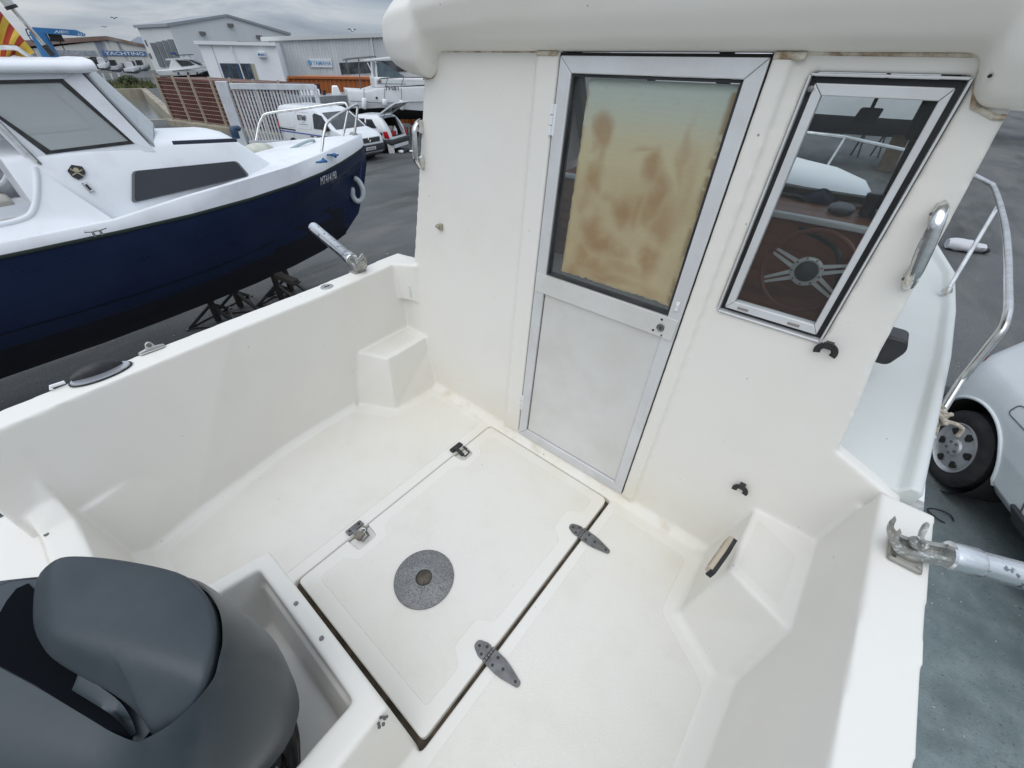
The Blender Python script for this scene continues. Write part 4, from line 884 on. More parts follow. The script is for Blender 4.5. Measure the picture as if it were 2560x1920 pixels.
# shade under the lid's edge painted as a flat black slab; curled grip lip
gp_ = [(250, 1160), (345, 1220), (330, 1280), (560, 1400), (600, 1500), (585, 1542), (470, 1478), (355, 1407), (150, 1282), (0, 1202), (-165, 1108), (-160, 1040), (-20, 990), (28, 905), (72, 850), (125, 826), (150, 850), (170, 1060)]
MB().hexa([P4(x, y, .60) for x, y in gp_], [P4(x, y, .6425) for x, y in gp_]).build('grip_shade', pm('grip shade black', (.004, .005, .007), .9, spec=.05), ob)
e1 = [(350, 1240), (445, 1290), (538, 1360), (588, 1433), (612, 1500)]; e2 = [(322, 1308), (405, 1358), (490, 1412), (548, 1462), (590, 1516)]
def lz(q): return lidz(P4(*q, .70), 1.0) - .003
MB().loft([[P4(*a_, lz(a_)), P4(*[(u + v * 2) / 3 for u, v in zip(a_, b_)], lz(a_) - .008), P4(*b_, .662), P4(*b_, .648), P4(*a_, .652)] for a_, b_ in zip(spline([(*q, 0) for q in e1], 4), spline([(*q, 0) for q in e2], 4)) for a_, b_ in [((a_.x, a_.y), (b_.x, b_.y))]]).build('lid_handle', OBM, ob, smooth=60)
# block, cables and clamp under the cowl
mb = MB(); mb.box((-.83, -.62, -.25), (-.60, -.20, .16)); mb.tube([(-.715, -.5, .1), (-.715, -.55, -.9)], .07, 12); mb.build('engine_leg', OBM, ob, bevel=.02)
fwc = P(612, 1930, 'z', .14); fax = Vector((.25, .25, 1)).normalized()
mb = MB(); mb.lathe([(.085, -.05), (.088, 0), (.088, .012), (.080, .018), (.064, .018), (.060, .008), (.020, .008)], 32, fwc, fax); mb.build('flywheel_ring', BLACKP, ob)
mb = MB()
for i in range(10): mb.lathe([(.004, 0), (.004, .004)], 8, fwc + fax * .018 + fax.orthogonal().normalized() * 0 + (Quaternion(fax, i * .628) @ fax.orthogonal().normalized()) * .072, fax)
mb.build('ring_bolt', STEEL, ob, split=True)
mb = MB(); mb.tube([fwc + (Quaternion(fax, i * .2) @ fax.orthogonal().normalized()) * .105 - fax * .03 for i in range(32)], .012, 8, closed=True); mb.build('bracket_ring', pm('engine grey', (.42, .44, .46), .4, .4), ob, smooth=60)
mb = MB()
mb.tube(spline([P(650, 1650, 'z', .44), P(700, 1720, 'z', .34), P(722, 1775, 'z', .25), P(738, 1835, 'z', .17), P(742, 1880, 'z', .10), P(742, 1960, 'z', .03)], 6), .009, 8)
mb.tube(spline([P(640, 1700, 'z', .42), P(690, 1755, 'z', .33), P(715, 1810, 'z', .24), P(730, 1865, 'z', .15), P(737, 1960, 'z', .06)], 6), .013, 10)
mb.tube(spline([P(630, 1740, 'z', .40), P(690, 1805, 'z', .27), P(712, 1850, 'z', .19), P(726, 1900, 'z', .11), P(731, 1980, 'z', .05)], 6), .012, 10)
mb.build('cable_loom', BLACKP, ob)
mb = MB(); mb.tube(spline([P(640, 1780, 'z', .36), P(690, 1825, 'z', .22), P(706, 1860, 'z', .15), P(711, 1930, 'z', .06)], 6), .006, 8); mb.build('fuel_hose', pm('yellow hose', (.30, .24, .08), .5), ob)
# screws and chipped spots round the well
for n_, pts_ in (('well_screw', [(740, 1509), (804, 1596)]), ('transom_screw', [(116, 1337)])):
    mb = MB()
    for p in pts_: mb.lathe([(.0065, 0), (.0065, .003), (.002, .002)], 12, P(*p, 'z', .272 if n_[0] == 'w' else .335))
    mb.build(n_, GREYMETAL, boat)
mb = MB(); c_ = Vector((-.395, -.004, .262)); rg = random.Random(9)
for i in range(7): mb.lathe([(.006 * rg.uniform(.5, 1), 0), (.004, .001)], 7, c_ + Vector((rg.uniform(-.012, .012), rg.uniform(-.014, .014), rg.uniform(0, .003))), (.5, .1, .85))
mb.build('chipped_spot', pm('bare laminate', (.10, .10, .10), .8), boat)
# ------------------------------------------------------------------ blue boat beside us
NAVY = pm('navy topsides', (.011, .021, .062), .30, 0, (.015, .027, .072), 2, rvar=.06, spec=.3)
BTM = pm('shaded navy bottom', (.006, .008, .018), .7, 0, (.010, .012, .022), 5)  # navy darkened to paint the shade low on the hull
BW = pm('painted white deck', (.80, .815, .84), .45, 0, (.68, .685, .69), 3, lo=.5, hi=.8, bump=.03, bscale=60)
XC = -6.25
bb = thing('cabin_boat', 'white and navy blue cabin boat standing on boat stands beside ours', 'boat', (XC, .5, -1.0))
# y, half beam at the sheer, rub z, gunwale top z, chine z, chine beam, keel z
STN = [(-3.0, .95, .27, .37, -.16, .86, -1.12), (-2, 1.02, .26, .36, -.18, .93, -1.12), (-1, 1.05, .25, .35, -.19, .96, -1.11), (0, 1.06, .255, .36, -.19, .97, -1.09), (.6, 1.06, .262, .37, -.18, .96, -1.06), (1.2, 1.04, .275, .45, -.16, .92, -1.02),
       (1.8, .97, .30, .50, -.12, .80, -.97), (2.4, .84, .335, .54, -.06, .62, -.89), (2.9, .66, .37, .58, .02, .42, -.80), (3.3, .46, .41, .605, .10, .25, -.66), (3.6, .28, .44, .62, .16, .13, -.42), (3.85, .12, .47, .635, .22, .05, -.05), (3.97, .03, .49, .64, .28, .015, .25)]
mb = MB(); up_ = []; lo_ = []
def hullrow(b_, zr, zc, bc, zk):
    q = [(b_, zr), (b_ * .985, zr - .12), (bc + (b_ - bc) * .35, zc + (zr - zc) * .3), (bc, zc), (bc * .86, zc + (zk - zc) * .30), (bc * .55, zc + (zk - zc) * .66), (.10 if b_ > .2 else .02, zk + .03), (.04 if b_ > .2 else .01, zk)]
    return q + [(-x, z) for x, z in q[::-1]]
mb.loft([[Vector((XC + x, y, z)) for x, z in hullrow(b_, zr, zc, bc, zk)] for y, b_, zr, zt, zc, bc, zk in STN])
hb = mb.build('hull', NAVY, bb, smooth=60)
mb = MB()
mb.loft([[Vector((XC + x, y, z)) for x, z in [(s * (bc * .90), zc + (zk - zc) * .22 - .004) for s in (1,)] + [(bc * .57, zc + (zk - zc) * .66 - .012), (.11, zk + .02), (.05, zk - .012), (-.05, zk - .012), (-.11, zk + .02), (-bc * .57, zc + (zk - zc) * .66 - .012), (-bc * .90, zc + (zk - zc) * .22 - .004)]] for y, b_, zr, zt, zc, bc, zk in STN[:-3]], closed=False, caps=False)
mb.build('shaded_bottom', BTM, bb, smooth=60)
mb = MB(); mb.loft([[Vector((XC + b_ + .012 * c_, y, zr + .018 * s_)) for c_, s_ in [(math.cos(a), math.sin(a)) for a in [i * math.pi / 4 for i in range(8)]]] for y, b_, zr, *_ in STN]); mb.build('rub_rail', pm('dark rub rail', (.02, .03, .025), .6), bb)
mb = MB(); mb.loft([[Vector((XC - b_ - .012 * c_, y, zr + .018 * s_)) for c_, s_ in [(math.cos(a), math.sin(a)) for a in [i * math.pi / 4 for i in range(8)]]] for y, b_, zr, *_ in STN]); mb.build('rub_rail', pm('dark rub rail b', (.02, .03, .025), .6), bb)
# deck moulding with a low bulwark towards the bow
mb = MB(); rows = []
for y, b_, zr, zt, zc, bc, zk in STN:
    dz = zr + .055 if y < .7 else zr + .055 + min(.10, (y - .7) * .08)
    tb = .05 if y < 3.7 else .02
    dz = min(dz, zt - .02)
    h = [(b_ + .004, zr + .008), (b_ - .004, zt - .012), (b_ - .02, zt), (max(.006, b_ - tb), zt - .004), (max(.005, b_ - tb - .012), dz), (max(.004, b_ * .5), dz + .03), (0, dz + .04)]
    rows.append([Vector((XC + x, y, z)) for x, z in h] + [Vector((XC - x, y, z)) for x, z in h[:-1][::-1]])
mb.loft(rows, closed=False, caps=False); mb.build('deck', BW, bb, smooth=50)
# trunk cabin
def qd(pts): return [Vector(p) for p in pts]
mb = MB(); rows = []
for y, wb, wt, zt in ((.18, .84, .66, .87), (.6, .84, .67, .875), (1.3, .80, .63, .87), (1.9, .72, .52, .85), (2.02, .70, .48, .83), (2.42, .56, .45, .46)):
    rows.append([Vector((XC + s * x, y, z)) for s, x, z in ((1, wb, .30), (1, wb - .01, .42), (1, wt + .035, zt - .045), (1, wt - .02, zt), (1, .2, zt + .03), (-1, .2, zt + .03), (-1, wt - .02, zt), (-1, wt + .035, zt - .045), (-1, wb - .01, .42), (-1, wb, .30))])
tr = mb.loft(rows).build('trunk_cabin', BW, bb, smooth=35, bevel=.012)
# cockpit coaming and seat aft of the trunk
def tside(px, py): return PP(px, py, (XC + .83, .6, .42), (1, 0, .33))
TW = Vector((1, 0, .33)).normalized()
rim = spline([tside(86, 417), tside(90, 432), tside(92, 452), tside(90, 500), tside(76, 535), tside(44, 551), tside(0, 561), tside(-120, 585), tside(-420, 640)], 5)
low = [Vector((XC + .95, p.y + .0, .30)) for p in rim]
for sg in (1, -1):
    mir = (lambda v: v) if sg > 0 else (lambda v: Vector((2 * XC - v.x, v.y, v.z)))
    fwd = [Vector((XC + .83 - (max(p.z, .42) - .42) * .33, max(p.y, .30) + .02, p.z)) for p in rim]
    mb = MB(); mb.loft([[mir(p), mir(q + Vector((0, .0, 0)))] for p, q in zip(rim, [Vector((XC + .95, .62 - .0 * i, .32)) if p.y > .02 else Vector((XC + .93, p.y + .05, .31)) for i, p in enumerate(rim)])], closed=False, caps=False)
    m_ = mb.build('coaming', BW, bb, smooth=60)
    mb = MB(); mb.tube([mir(p) for p in rim], .022, 8); mb.build('coaming_rim', BW, bb, smooth=60)
mb = MB(); mb.box((XC - .8, -1.6, .0), (XC + .8, .16, .02)); mb.box((XC + .35, -.9, .02), (XC + .84, .1, .38)); mb.box((XC - .84, -.9, .02), (XC - .35, .1, .38)); mb.build('cockpit_seat', pm('seat cream', (.56, .53, .46), .6, col2=(.48, .45, .38), scale=4), bb, bevel=.03, split=True)
# wheelhouse
WX = lambda z, s=1: XC + s * (.665 - (z - .87) * .24)
def wh(px, py): return PP(px, py, (XC + .665, 0, .87), (1, 0, .24))
wo = [wh(-60, 436), wh(87, 420), wh(250, 399), wh(388, 378), wh(300, 287), wh(196, 176), wh(150, 172), wh(-60, 178)]
wi = [wh(-40, 398), wh(117, 382), wh(225, 371), wh(333, 357), wh(258, 292), wh(162, 207), wh(146, 199), wh(-40, 204)]
for s in (1, -1):
    mir = (lambda v: v) if s > 0 else (lambda v: Vector((2 * XC - v.x, v.y, v.z)))
    # rear pillar leans forward as in the photo: the wall ends at the grab tube
    A_ = [wh(87, 420), wh(388, 378), wh(196, 176), wh(150, 172), wh(-90, 178)]
    mb = MB(); n_ = Vector((.03, 0, .007))
    fr_o = [wh(87, 420), wh(388, 378), wh(196, 175), wh(-150, 180)]; fr_i = [wh(119, 383), wh(332, 357), wh(156, 200), wh(-120, 206)]
    for k in range(4):
        j = (k + 1) % 4; q = [fr_o[k], fr_o[j], fr_i[j], fr_i[k]]
        mb.hexa([mir(p) for p in q], [mir(p - n_) for p in q])
    mb.build('wheelhouse_side', BW, bb, smooth=30, bevel=.006)
    mb = MB(); g_o = [wh(115, 386), wh(336, 359), wh(157, 197), wh(-125, 203)]; g_i = [wh(126, 376), wh(321, 352), wh(150, 206), wh(-112, 212)]
    for k in range(4):
        j = (k + 1) % 4; q = [g_o[k], g_o[j], g_i[j], g_i[k]]
        mb.hexa([mir(p + Vector((.006, 0, .001))) for p in q], [mir(p - Vector((.01, 0, .002))) for p in q])
    mb.build('window_seal', RUBBER, bb, bevel=.002, seg=1)
    mb = MB(); mb.hexa([mir(p - Vector((.004, 0, 0))) for p in g_i], [mir(p - Vector((.008, 0, 0))) for p in g_i])
    mb.build('side_window', glassy('grey wheelhouse glass', (.92, .94, .93), .52, .08, (.56, .58, .57)), bb)
# front of the wheelhouse: slanting windscreen panel
f1, f2 = wh(388, 378), wh(196, 176)
fb1 = P(386, 318, 'x', XC); fb2 = P(216, 166, 'x', XC)
sc1 = [Vector((f1.x, f1.y, f1.z)), fb1, fb2, Vector((f2.x, f2.y, f2.z))]
for s in (1, -1):
    mir = (lambda v: v) if s > 0 else (lambda v: Vector((2 * XC - v.x, v.y, v.z)))
    mb = MB(); mb.hexa([mir(p) for p in sc1], [mir(p + Vector((0, -.03, -.01))) for p in sc1]); mb.build('wheelhouse_front', BW, bb)
    c_ = sum(sc1, Vector()) / 4; q = [c_ + (p - c_) * .86 + Vector((.012, .016, .008)) for p in sc1]
    mb = MB(); mb.hexa([mir(p) for p in q], [mir(p + Vector((0, .012, .004))) for p in q]); mb.build('front_screen', pm('milky screen', (.50, .53, .53), .25, col2=(.44, .47, .48), scale=6), bb)
    mb = MB(); q2 = [c_ + (p - c_) * .92 + Vector((.008, .010, .005)) for p in sc1]; mb.hexa([mir(p) for p in q2], [mir(p + Vector((0, .012, .004))) for p in q2]); mb.build('screen_gasket', pm('grey mastic', (.28, .29, .30), .7), bb)
# roof
mb = MB(); rf = wh(196, 176); rows = []
for y, h_ in ((-2.2, 0), (-1, .0), (rf.y - .15, .0), (rf.y + .02, -.004), (rf.y + .13, .008)):
    e = .0 if y < rf.y else .02
    rows.append([Vector((XC + s * x, y, z + h_)) for s, x, z in ((1, .60 - e, rf.z - .015), (1, .61 - e, rf.z + .03), (1, .57 - e, rf.z + .068), (1, .3, rf.z + .085), (-1, .3, rf.z + .085), (-1, .57 - e, rf.z + .068), (-1, .61 - e, rf.z + .03), (-1, .60 - e, rf.z - .015))])
mb.loft(rows).build('wheelhouse_roof', BW, bb, smooth=40, bevel=.02, seg=3)
# window, badge, vent and cleat on the near side
def decal(pts, mat, name, o0, o1, parent=None, bevel=0): return MB().hexa([p + TW * o0 for p in pts], [p + TW * o1 for p in pts]).build(name, mat, parent or bb, bevel=bevel)
wq = [tside(329, 508), tside(625, 440), tside(592, 402), tside(329, 428)]
wq_r = []
for k in range(4):
    p, a, b_ = wq[k], wq[k - 1], wq[(k + 1) % 4]; r = .03
    wq_r += [p + (a - p).normalized() * r, p + ((a - p).normalized() + (b_ - p).normalized()) * r * .28, p + (b_ - p).normalized() * r]
c_ = sum(wq, Vector()) / 4
tw = decal(wq_r, pm('window rim', (.13, .14, .14), .5), 'trunk_window', -.03, .010, bevel=.004)
decal([c_ + (p - c_) * .955 for p in wq_r], pm('dark acrylic', (.022, .026, .034), .12), 'trunk_pane', .0, .013, tw)
bd = [tside(168, 428), tside(178, 413), tside(205, 417), tside(214, 432), tside(206, 445), tside(196, 450), tside(180, 442)]
bo = decal(bd, BLACKP, 'badge', -.02, .020); c_ = sum(bd, Vector()) / 7
ax1 = (bd[3] - bd[0]).normalized(); ax2 = TW.cross(ax1).normalized()
mb = MB()
for a in (35, 145): mb.bar(c_ - (ax1 * math.cos(R_(a)) + ax2 * math.sin(R_(a))) * .045 + TW * .021, c_ + (ax1 * math.cos(R_(a)) + ax2 * math.sin(R_(a))) * .045 + TW * .021, .008, .003, TW)
mb.lathe([(.018, 0), (.015, .004)], 14, c_ + ax2 * .022 + TW * .020, TW)
mb.build('badge_emblem', pm('badge gold', (.42, .36, .24), .5), bo, split=True)
v1, v2 = tside(209, 457), tside(229, 479); d_ = (v2 - v1)
mb = MB(); mb.tube([v1 + TW * .010, v2 + TW * .010], .022, 12); vt = mb.build('side_vent', CHROME, bb)
mb = MB(); mb.tube([v1 + d_ * .25 + TW * .027, v2 - d_ * .1 + TW * .027], .010, 8); mb.build('vent_slot', DARK, vt)
cl = P(243, 583, 'z', .345); mb = MB(); mb.tube([cl + Vector((0, -.075, .03)), cl + Vector((0, -.03, .022)), cl + Vector((0, .03, .022)), cl + Vector((0, .075, .03))], .009, 8)
for y in (-.025, .025): mb.tube([cl + Vector((0, y, -.02)), cl + Vector((0, y, .022))], .009, 8)
mb.build('cleat', STEEL, bb)
# hatch slot on the trunk top, grab rail aft
def ttop(px, py, z=.885): return P(px, py, 'z', z)
mb = MB(); mb.bar(ttop(432, 357), ttop(592, 350), .03, .03); mb.build('grab_rail', pm('dark slot', (.03, .035, .06), .5), bb)
mb = MB(); a, b_ = wh(-70, 245) + Vector((.03, 0, 0)), wh(92, 404) + Vector((.03, 0, 0)); mb.tube([a, b_, b_ + Vector((-.02, .01, -.03))], .020, 10); mb.lathe([(.045, 0), (.04, .01)], 16, b_ + Vector((-.03, 0, -.02)), (1, 0, .2)); mb.build('grab_tube', STEEL, bb)
# pulpit
PT = .017
def near(px, py, x): return P(px, py, 'x', XC + x)
far_ = [P(640, 352, 'x', XC - .62), P(648, 310, 'x', XC - .64)] + spline([P(656, 293, 'x', XC - .62), P(672, 283, 'x', XC - .58), P(760, 271, 'x', XC - .36), P(850, 258, 'x', XC - .08), P(866, 262, 'x', XC - .02), P(870, 278, 'x', XC)], 5) + [P(858, 340, 'x', XC - .02)]
mb = MB(); mb.tube(far_, PT, 10); pp_ = mb.build('pulpit', STEEL, bb, smooth=60)
nr = [near(802, 405, .50), near(808, 345, .49)] + spline([near(815, 312, .46), near(828, 298, .42), near(860, 278, .22), near(888, 262, .06), near(894, 264, .03), near(893, 280, .03)], 5) + [near(886, 342, .02)]
mb = MB(); mb.tube(nr, PT, 10); mb.build('pulpit_side', STEEL, pp_, smooth=60)
# bow roller, anchor gear, light
mb = MB(); bt = near(885, 340, .0); mb.tube([bt + Vector((-.05, .0, .0)), bt + Vector((.05, .0, .0))], .05, 14); mb.hexa([bt + Vector((-.04, -.25, -.05)), bt + Vector((.04, -.25, -.05)), bt + Vector((.04, .05, -.05)), bt + Vector((-.04, .05, -.05))], [bt + Vector((-.04, -.25, -.01)), bt + Vector((.04, -.25, -.01)), bt + Vector((.04, .05, .0)), bt + Vector((-.04, .05, .0))])
mb.build('bow_roller', GALV, bb, bevel=.005)
ms = wh(-150, 180); m0 = P(133, 139, 'x', XC + .1); m1 = P(32, 22, 'x', XC + .1)
mb = MB(); mb.tube([m0, m1], .015, 10); mst = mb.build('mast', STEEL, bb)
mb = MB(); d_ = (m1 - m0).normalized(); mb.lathe([(.045, 0), (.045, .02), (.04, .022)], 16, m1, d_); mb.lathe([(.04, .068), (.045, .07), (.04, .085)], 16, m1, d_); mb.build('lamp_cap', BLACKP, mst, split=True)
mb = MB(); mb.lathe([(.038, .02), (.038, .07)], 16, m1, d_); mb.build('lamp_lens', pm('lens', (.55, .57, .55), .15), mst)
mb = MB(); mb.tube([m0, m0 + (m1 - m0) * .24], .026, 10); mb.build('mast_foot', BLACKP, mst)
mb = MB(); mb.tube(spline([P(-60, 121, 'x', XC + .3), P(0, 118, 'x', XC + .3), P(38, 120, 'x', XC + .3), P(56, 130, 'x', XC + .3), P(78, 146, 'x', XC + .3)], 5), .018, 8); mb.build('roof_rail', STEEL, bb)
# blue spotlight bollard on the trunk
sb = ttop(588, 338, .87); mb = MB(); mb.lathe([(.04, -.03), (.042, .02), (.038, .05), (.028, .075), (.01, .085)], 18, sb); mb.tube([sb + Vector((0, 0, .055)), sb + Vector((.03, .05, .062)), sb + Vector((.035, .065, .052))], [.032, .028, .018], 12)
mb.build('vent_cowl', pm('navy plastic', (.02, .05, .10), .4), bb, smooth=60)
# registration
hs = [near(716, 462, .80), near(718, 462, .80)]
r0 = P(706, 463, 'x', XC + .80); r1 = P(830, 400, 'x', XC + .40)
xd = Vector((-(.84 - .60), .62, .045)).normalized()
o0 = PP(801, 463, (XC + .74, 2.68, .30), xd.cross(Vector((.12, 0, 1))).normalized()); 
zn = xd.cross(Vector((.12, .1, 1))).normalized()
reg = text('MT414190', pm('white letters', (.75, .75, .75), .5), bb, o0, xd, Vector((.12, .1, 1)), width=.33, height=.095, name='registration', depth=.01, shear=.15)
REG = reg
# fender hung on the stem and lines
fp = near(885, 455, .02)
mb = MB()
fl = spline([P(884, 444, 'x', XC + .12), P(896, 452, 'x', XC + .16), P(906, 470, 'x', XC + .19), P(908, 490, 'x', XC + .20), P(901, 502, 'x', XC + .18), P(890, 501, 'x', XC + .15), P(882, 488, 'x', XC + .13), P(882, 468, 'x', XC + .13)], 6)
mb.tube(fl, [.02, .03, .036] + [.038] * (len(fl) - 6) + [.036, .028, .016], 12)
FEN = pm('pale vinyl fender', (.55, .60, .60), .45, 0, (.45, .50, .50), 6)
prop(mb.build('fender', FEN, smooth=60), 'pale grey horseshoe shaped fender hanging under the bow of the navy boat', 'fender')
NAVYROPE = pm('navy line', (.03, .04, .12), .8)
mb = MB(); mb.tube(spline([P(877, 362, 'x', XC + .06), P(890, 372, 'x', XC + .09), P(900, 384, 'x', XC + .10), P(902, 420, 'x', XC + .14), P(899, 452, 'x', XC + .16)], 5), .012, 8); prop(mb.build('rope', NAVYROPE, smooth=60), 'thin navy line hanging from the bow roller to the fender', 'rope')
# gear on the foredeck
fz = .43
def fd(px, py, z=.47): return P(px, py, 'z', z)
c_ = fd(655, 382, .50); mb = MB(); mb.tube(spline([c_ + Vector((.05, -.22, -.02)), c_ + Vector((0, -.08, .0)), c_ + Vector((-.05, .08, .0)), c_ + Vector((-.10, .22, -.03))], 4), [.09, .11, .115, .12, .12, .12, .115, .11, .105, .095, .08, .06, .04], 12); prop(mb.build('fender', pm('old cream fender', (.60, .60, .52), .6, 0, (.45, .44, .36), 8), smooth=60), 'stained cream fender lying on the foredeck of the navy boat', 'fender')
c_ = fd(757, 380, .49); mb = MB(); mb.tube([c_ + Vector((.20 * math.cos(a) * .6, .20 * math.sin(a), .07 * (1 + math.cos(a - .6)))) for a in [i * math.pi / 12 for i in range(25)]], .018, 8); mb.tube([c_ + Vector((.16 * math.cos(a) * .7, .17 * math.sin(a), .01)) for a in [i * math.pi / 12 for i in range(25)]], .018, 8); prop(mb.build('rope', pm('pale green line', (.36, .45, .44), .85), smooth=60, split=False), 'coil of pale grey-green line on the white foredeck', 'rope')
for i, (px, py, r, lab) in enumerate(((802, 407, .07, 'blue cord lashed round the near pulpit foot'), (843, 351, .10, 'blue cord bunched at the far side of the bow'), (882, 351, .05, 'blue cord wound round the stem head'), (835, 392, .08, 'loose blue cord beside the bow cleat on the foredeck'))):
    c_ = fd(px, py, .56 if i != 3 else .52); rg = random.Random(i); mb = MB()
    pts = [c_ + Vector((rg.uniform(-r, r) * .6, rg.uniform(-r, r), rg.uniform(-.01, .035))) for k in range(9)]
    mb.tube(spline(pts, 4), .011, 6); prop(mb.build('cord', BLUEROPE, smooth=60), lab, 'cord')
for px, py in ((774, 387), (823, 386), (815, 395)):
    c_ = fd(px, py, .50); mb = MB(); mb.tube([c_ + Vector((-.04, -.08, .03)), c_ + Vector((-.01, -.03, .025)), c_ + Vector((.01, .03, .025)), c_ + Vector((.04, .08, .03))], .011, 8); mb.box((c_.x - .02, c_.y - .02, c_.z - .06), (c_.x + .02, c_.y + .02, c_.z + .02)); mb.build('deck_cleat', GREYMETAL, bb)
# flag of red and yellow bars on the wheelhouse roof
fg = thing('flag', 'drooping yellow flag with red stripes behind the roof rail of the navy boat', 'flag', (XC, .1, 1.5))
YEL, RED = pm('flag yellow', (.72, .50, .07), .8, 0, (.60, .40, .05), 6), pm('flag red', (.42, .05, .025), .8, 0, (.34, .035, .02), 6)
FB = [-78, -60, -42, -26, -8, 8, 22, 38, 56, 72, 87, 102, 132]
def flp(py, v, k):
    px = (py - 28) * .84; ex, ey = px, py
    bx, by = px - 26 - (1 - v) * 6, 148 - 10 * math.sin(k * 1.3)
    c1_ = (ex - 12, ey + (by - ey) * .25)
    x = (1 - v) ** 2 * ex + 2 * v * (1 - v) * c1_[0] + v * v * bx; y = (1 - v) ** 2 * ey + 2 * v * (1 - v) * c1_[1] + v * v * by
    return P(x, y, 'x', XC + .12 + .035 * math.sin(py * .09 + v * 2) + .03 * math.sin(v * 5))
mbs = {0: MB(), 1: MB()}
for k in range(len(FB) - 1):
    rows = [[flp(FB[k] + (FB[k + 1] - FB[k]) * j / 4, i / 12, k + j / 4) for j in range(5)] for i in range(13)]
    mbs[k % 2].loft(rows, closed=False, caps=False)
mbs[1].build('cloth', YEL, fg, smooth=180, split=False); mbs[0].build('red_bars', RED, fg, smooth=180, split=False)
# boat stands
STD = pm('stand paint', (.035, .045, .05), .5, .3, (.10, .07, .05), 14)
def stand(px, py, toph, lab, lean=.12):
    f = P(px, py, 'z', -1.6); t_ = thing('boat_stand', lab, 'boat stand', f, group='stands under the navy boat')
    top = Vector((f.x + lean, f.y, toph))
    MB().tube([f + Vector((0, 0, .02)), top], .045, 12).build('post', STD, t_)
    MB().tube([f + (top - f) * .62, top + (top - f).normalized() * .06], .032, 10).build('screw', GALV, t_)
    mb = MB(); mb.hexa([top + Vector((x, y, .03 + x * .8)) for x, y in ((-.12, -.15), (.12, -.15), (.12, .15), (-.12, .15))], [top + Vector((x, y, .07 + x * .8)) for x, y in ((-.12, -.15), (.12, -.15), (.12, .15), (-.12, .15))]); mb.build('pad', STD, t_, bevel=.008)
    for a in (0, 120, 240):
        q = f + Vector((.38 * math.cos(R_(a + 20)), .38 * math.sin(R_(a + 20)), .01)); MB().bar(f + Vector((0, 0, .28)), q, .04, .04).build('leg', STD, t_)
        MB().box((q.x - .05, q.y - .05, -1.598), (q.x + .05, q.y + .05, -1.585)).build('foot', STD, t_)
    mb = MB()
    for a in range(3):
        p = f + Vector((.38 * math.cos(R_(a * 120 + 20)), .38 * math.sin(R_(a * 120 + 20)), .01)); q = f + Vector((.38 * math.cos(R_(a * 120 + 140)), .38 * math.sin(R_(a * 120 + 140)), .01)); mb.bar(p, q, .03, .03)
    mb.build('base_bar', STD, t_, split=True)
    h = f + (top - f) * .66; mb = MB(); mb.tube([h + Vector((-.12, -.05, .02)), h + Vector((.12, .05, .02))], .010, 6); mb.build('handle', STD, t_)
stand(547, 802, -.75, 'dark steel stand with screw post, left one of the pair by our rail', .15)
stand(603, 768, -.70, 'dark steel stand with chained screw jack, right one of the pair by our rail', .10)
stand(705, 750, -.62, 'dark boat stand under the forefoot of the navy boat, farthest from the camera', .05)
stand(730, 728, -.60, 'dark boat stand with square beam head just ahead of the forefoot stand', -.02)
mb = MB(); a = P(693, 688, 'z', -.62); b_ = P(740, 706, 'z', -.62); mb.bar(a, b_, .09, .07); prop(mb.build('timber_block', pm('dark timber', (.03, .025, .02), .8), bevel=.008), 'dark timber beam lying on the forward stands under the navy keel', 'timber')
# ------------------------------------------------------------------ the yard behind
def gp(px, py): return P(px, py, 'z', -1.6)
def vpl(px, py, a, n): return PP(px, py, a, n)
def facade(az_px, dist, face_deg):
    """vertical plane through the point dist metres out below pixel az_px, whose outward normal points to bearing face_deg"""
    r = ray(*az_px); d_ = Vector((r.x, r.y, 0)).normalized(); p0 = d_ * dist; n_ = Vector((math.sin(R_(face_deg)), math.cos(R_(face_deg)), 0)); return p0, n_
class Wall:
    def __init__(s, p0, n): s.p0, s.n = Vector(p0), Vector(n).normalized(); s.u = Vector((0, 0, 1)).cross(s.n).normalized()
    def at(s, px, py): return PP(px, py, s.p0, s.n)
    def uz(s, px, py): p = s.at(px, py); return (p - s.p0).dot(s.u), p.z
    def pt(s, u, z, o=0): return s.p0 + s.u * u + s.n * o + Vector((0, 0, z - s.p0.z))
    def slab(s, mb, pts, o0, o1): return mb.hexa([s.pt(u, z, o0) for u, z in pts], [s.pt(u, z, o1) for u, z in pts])
    def rect(s, mb, u0, u1, z0, z1, o0, o1): return s.slab(mb, [(u0, z0), (u1, z0), (u1, z1), (u0, z1)], o0, o1)
G = -1.6
def corr(name, col, col2, per, depth, rough=.55, vertical=True, scale=1.2, ang=None):
    """painted corrugated sheet: colour noise plus a wave bump; real ribs are modelled where near"""
    return pm(name, col, rough, 0, col2, scale)
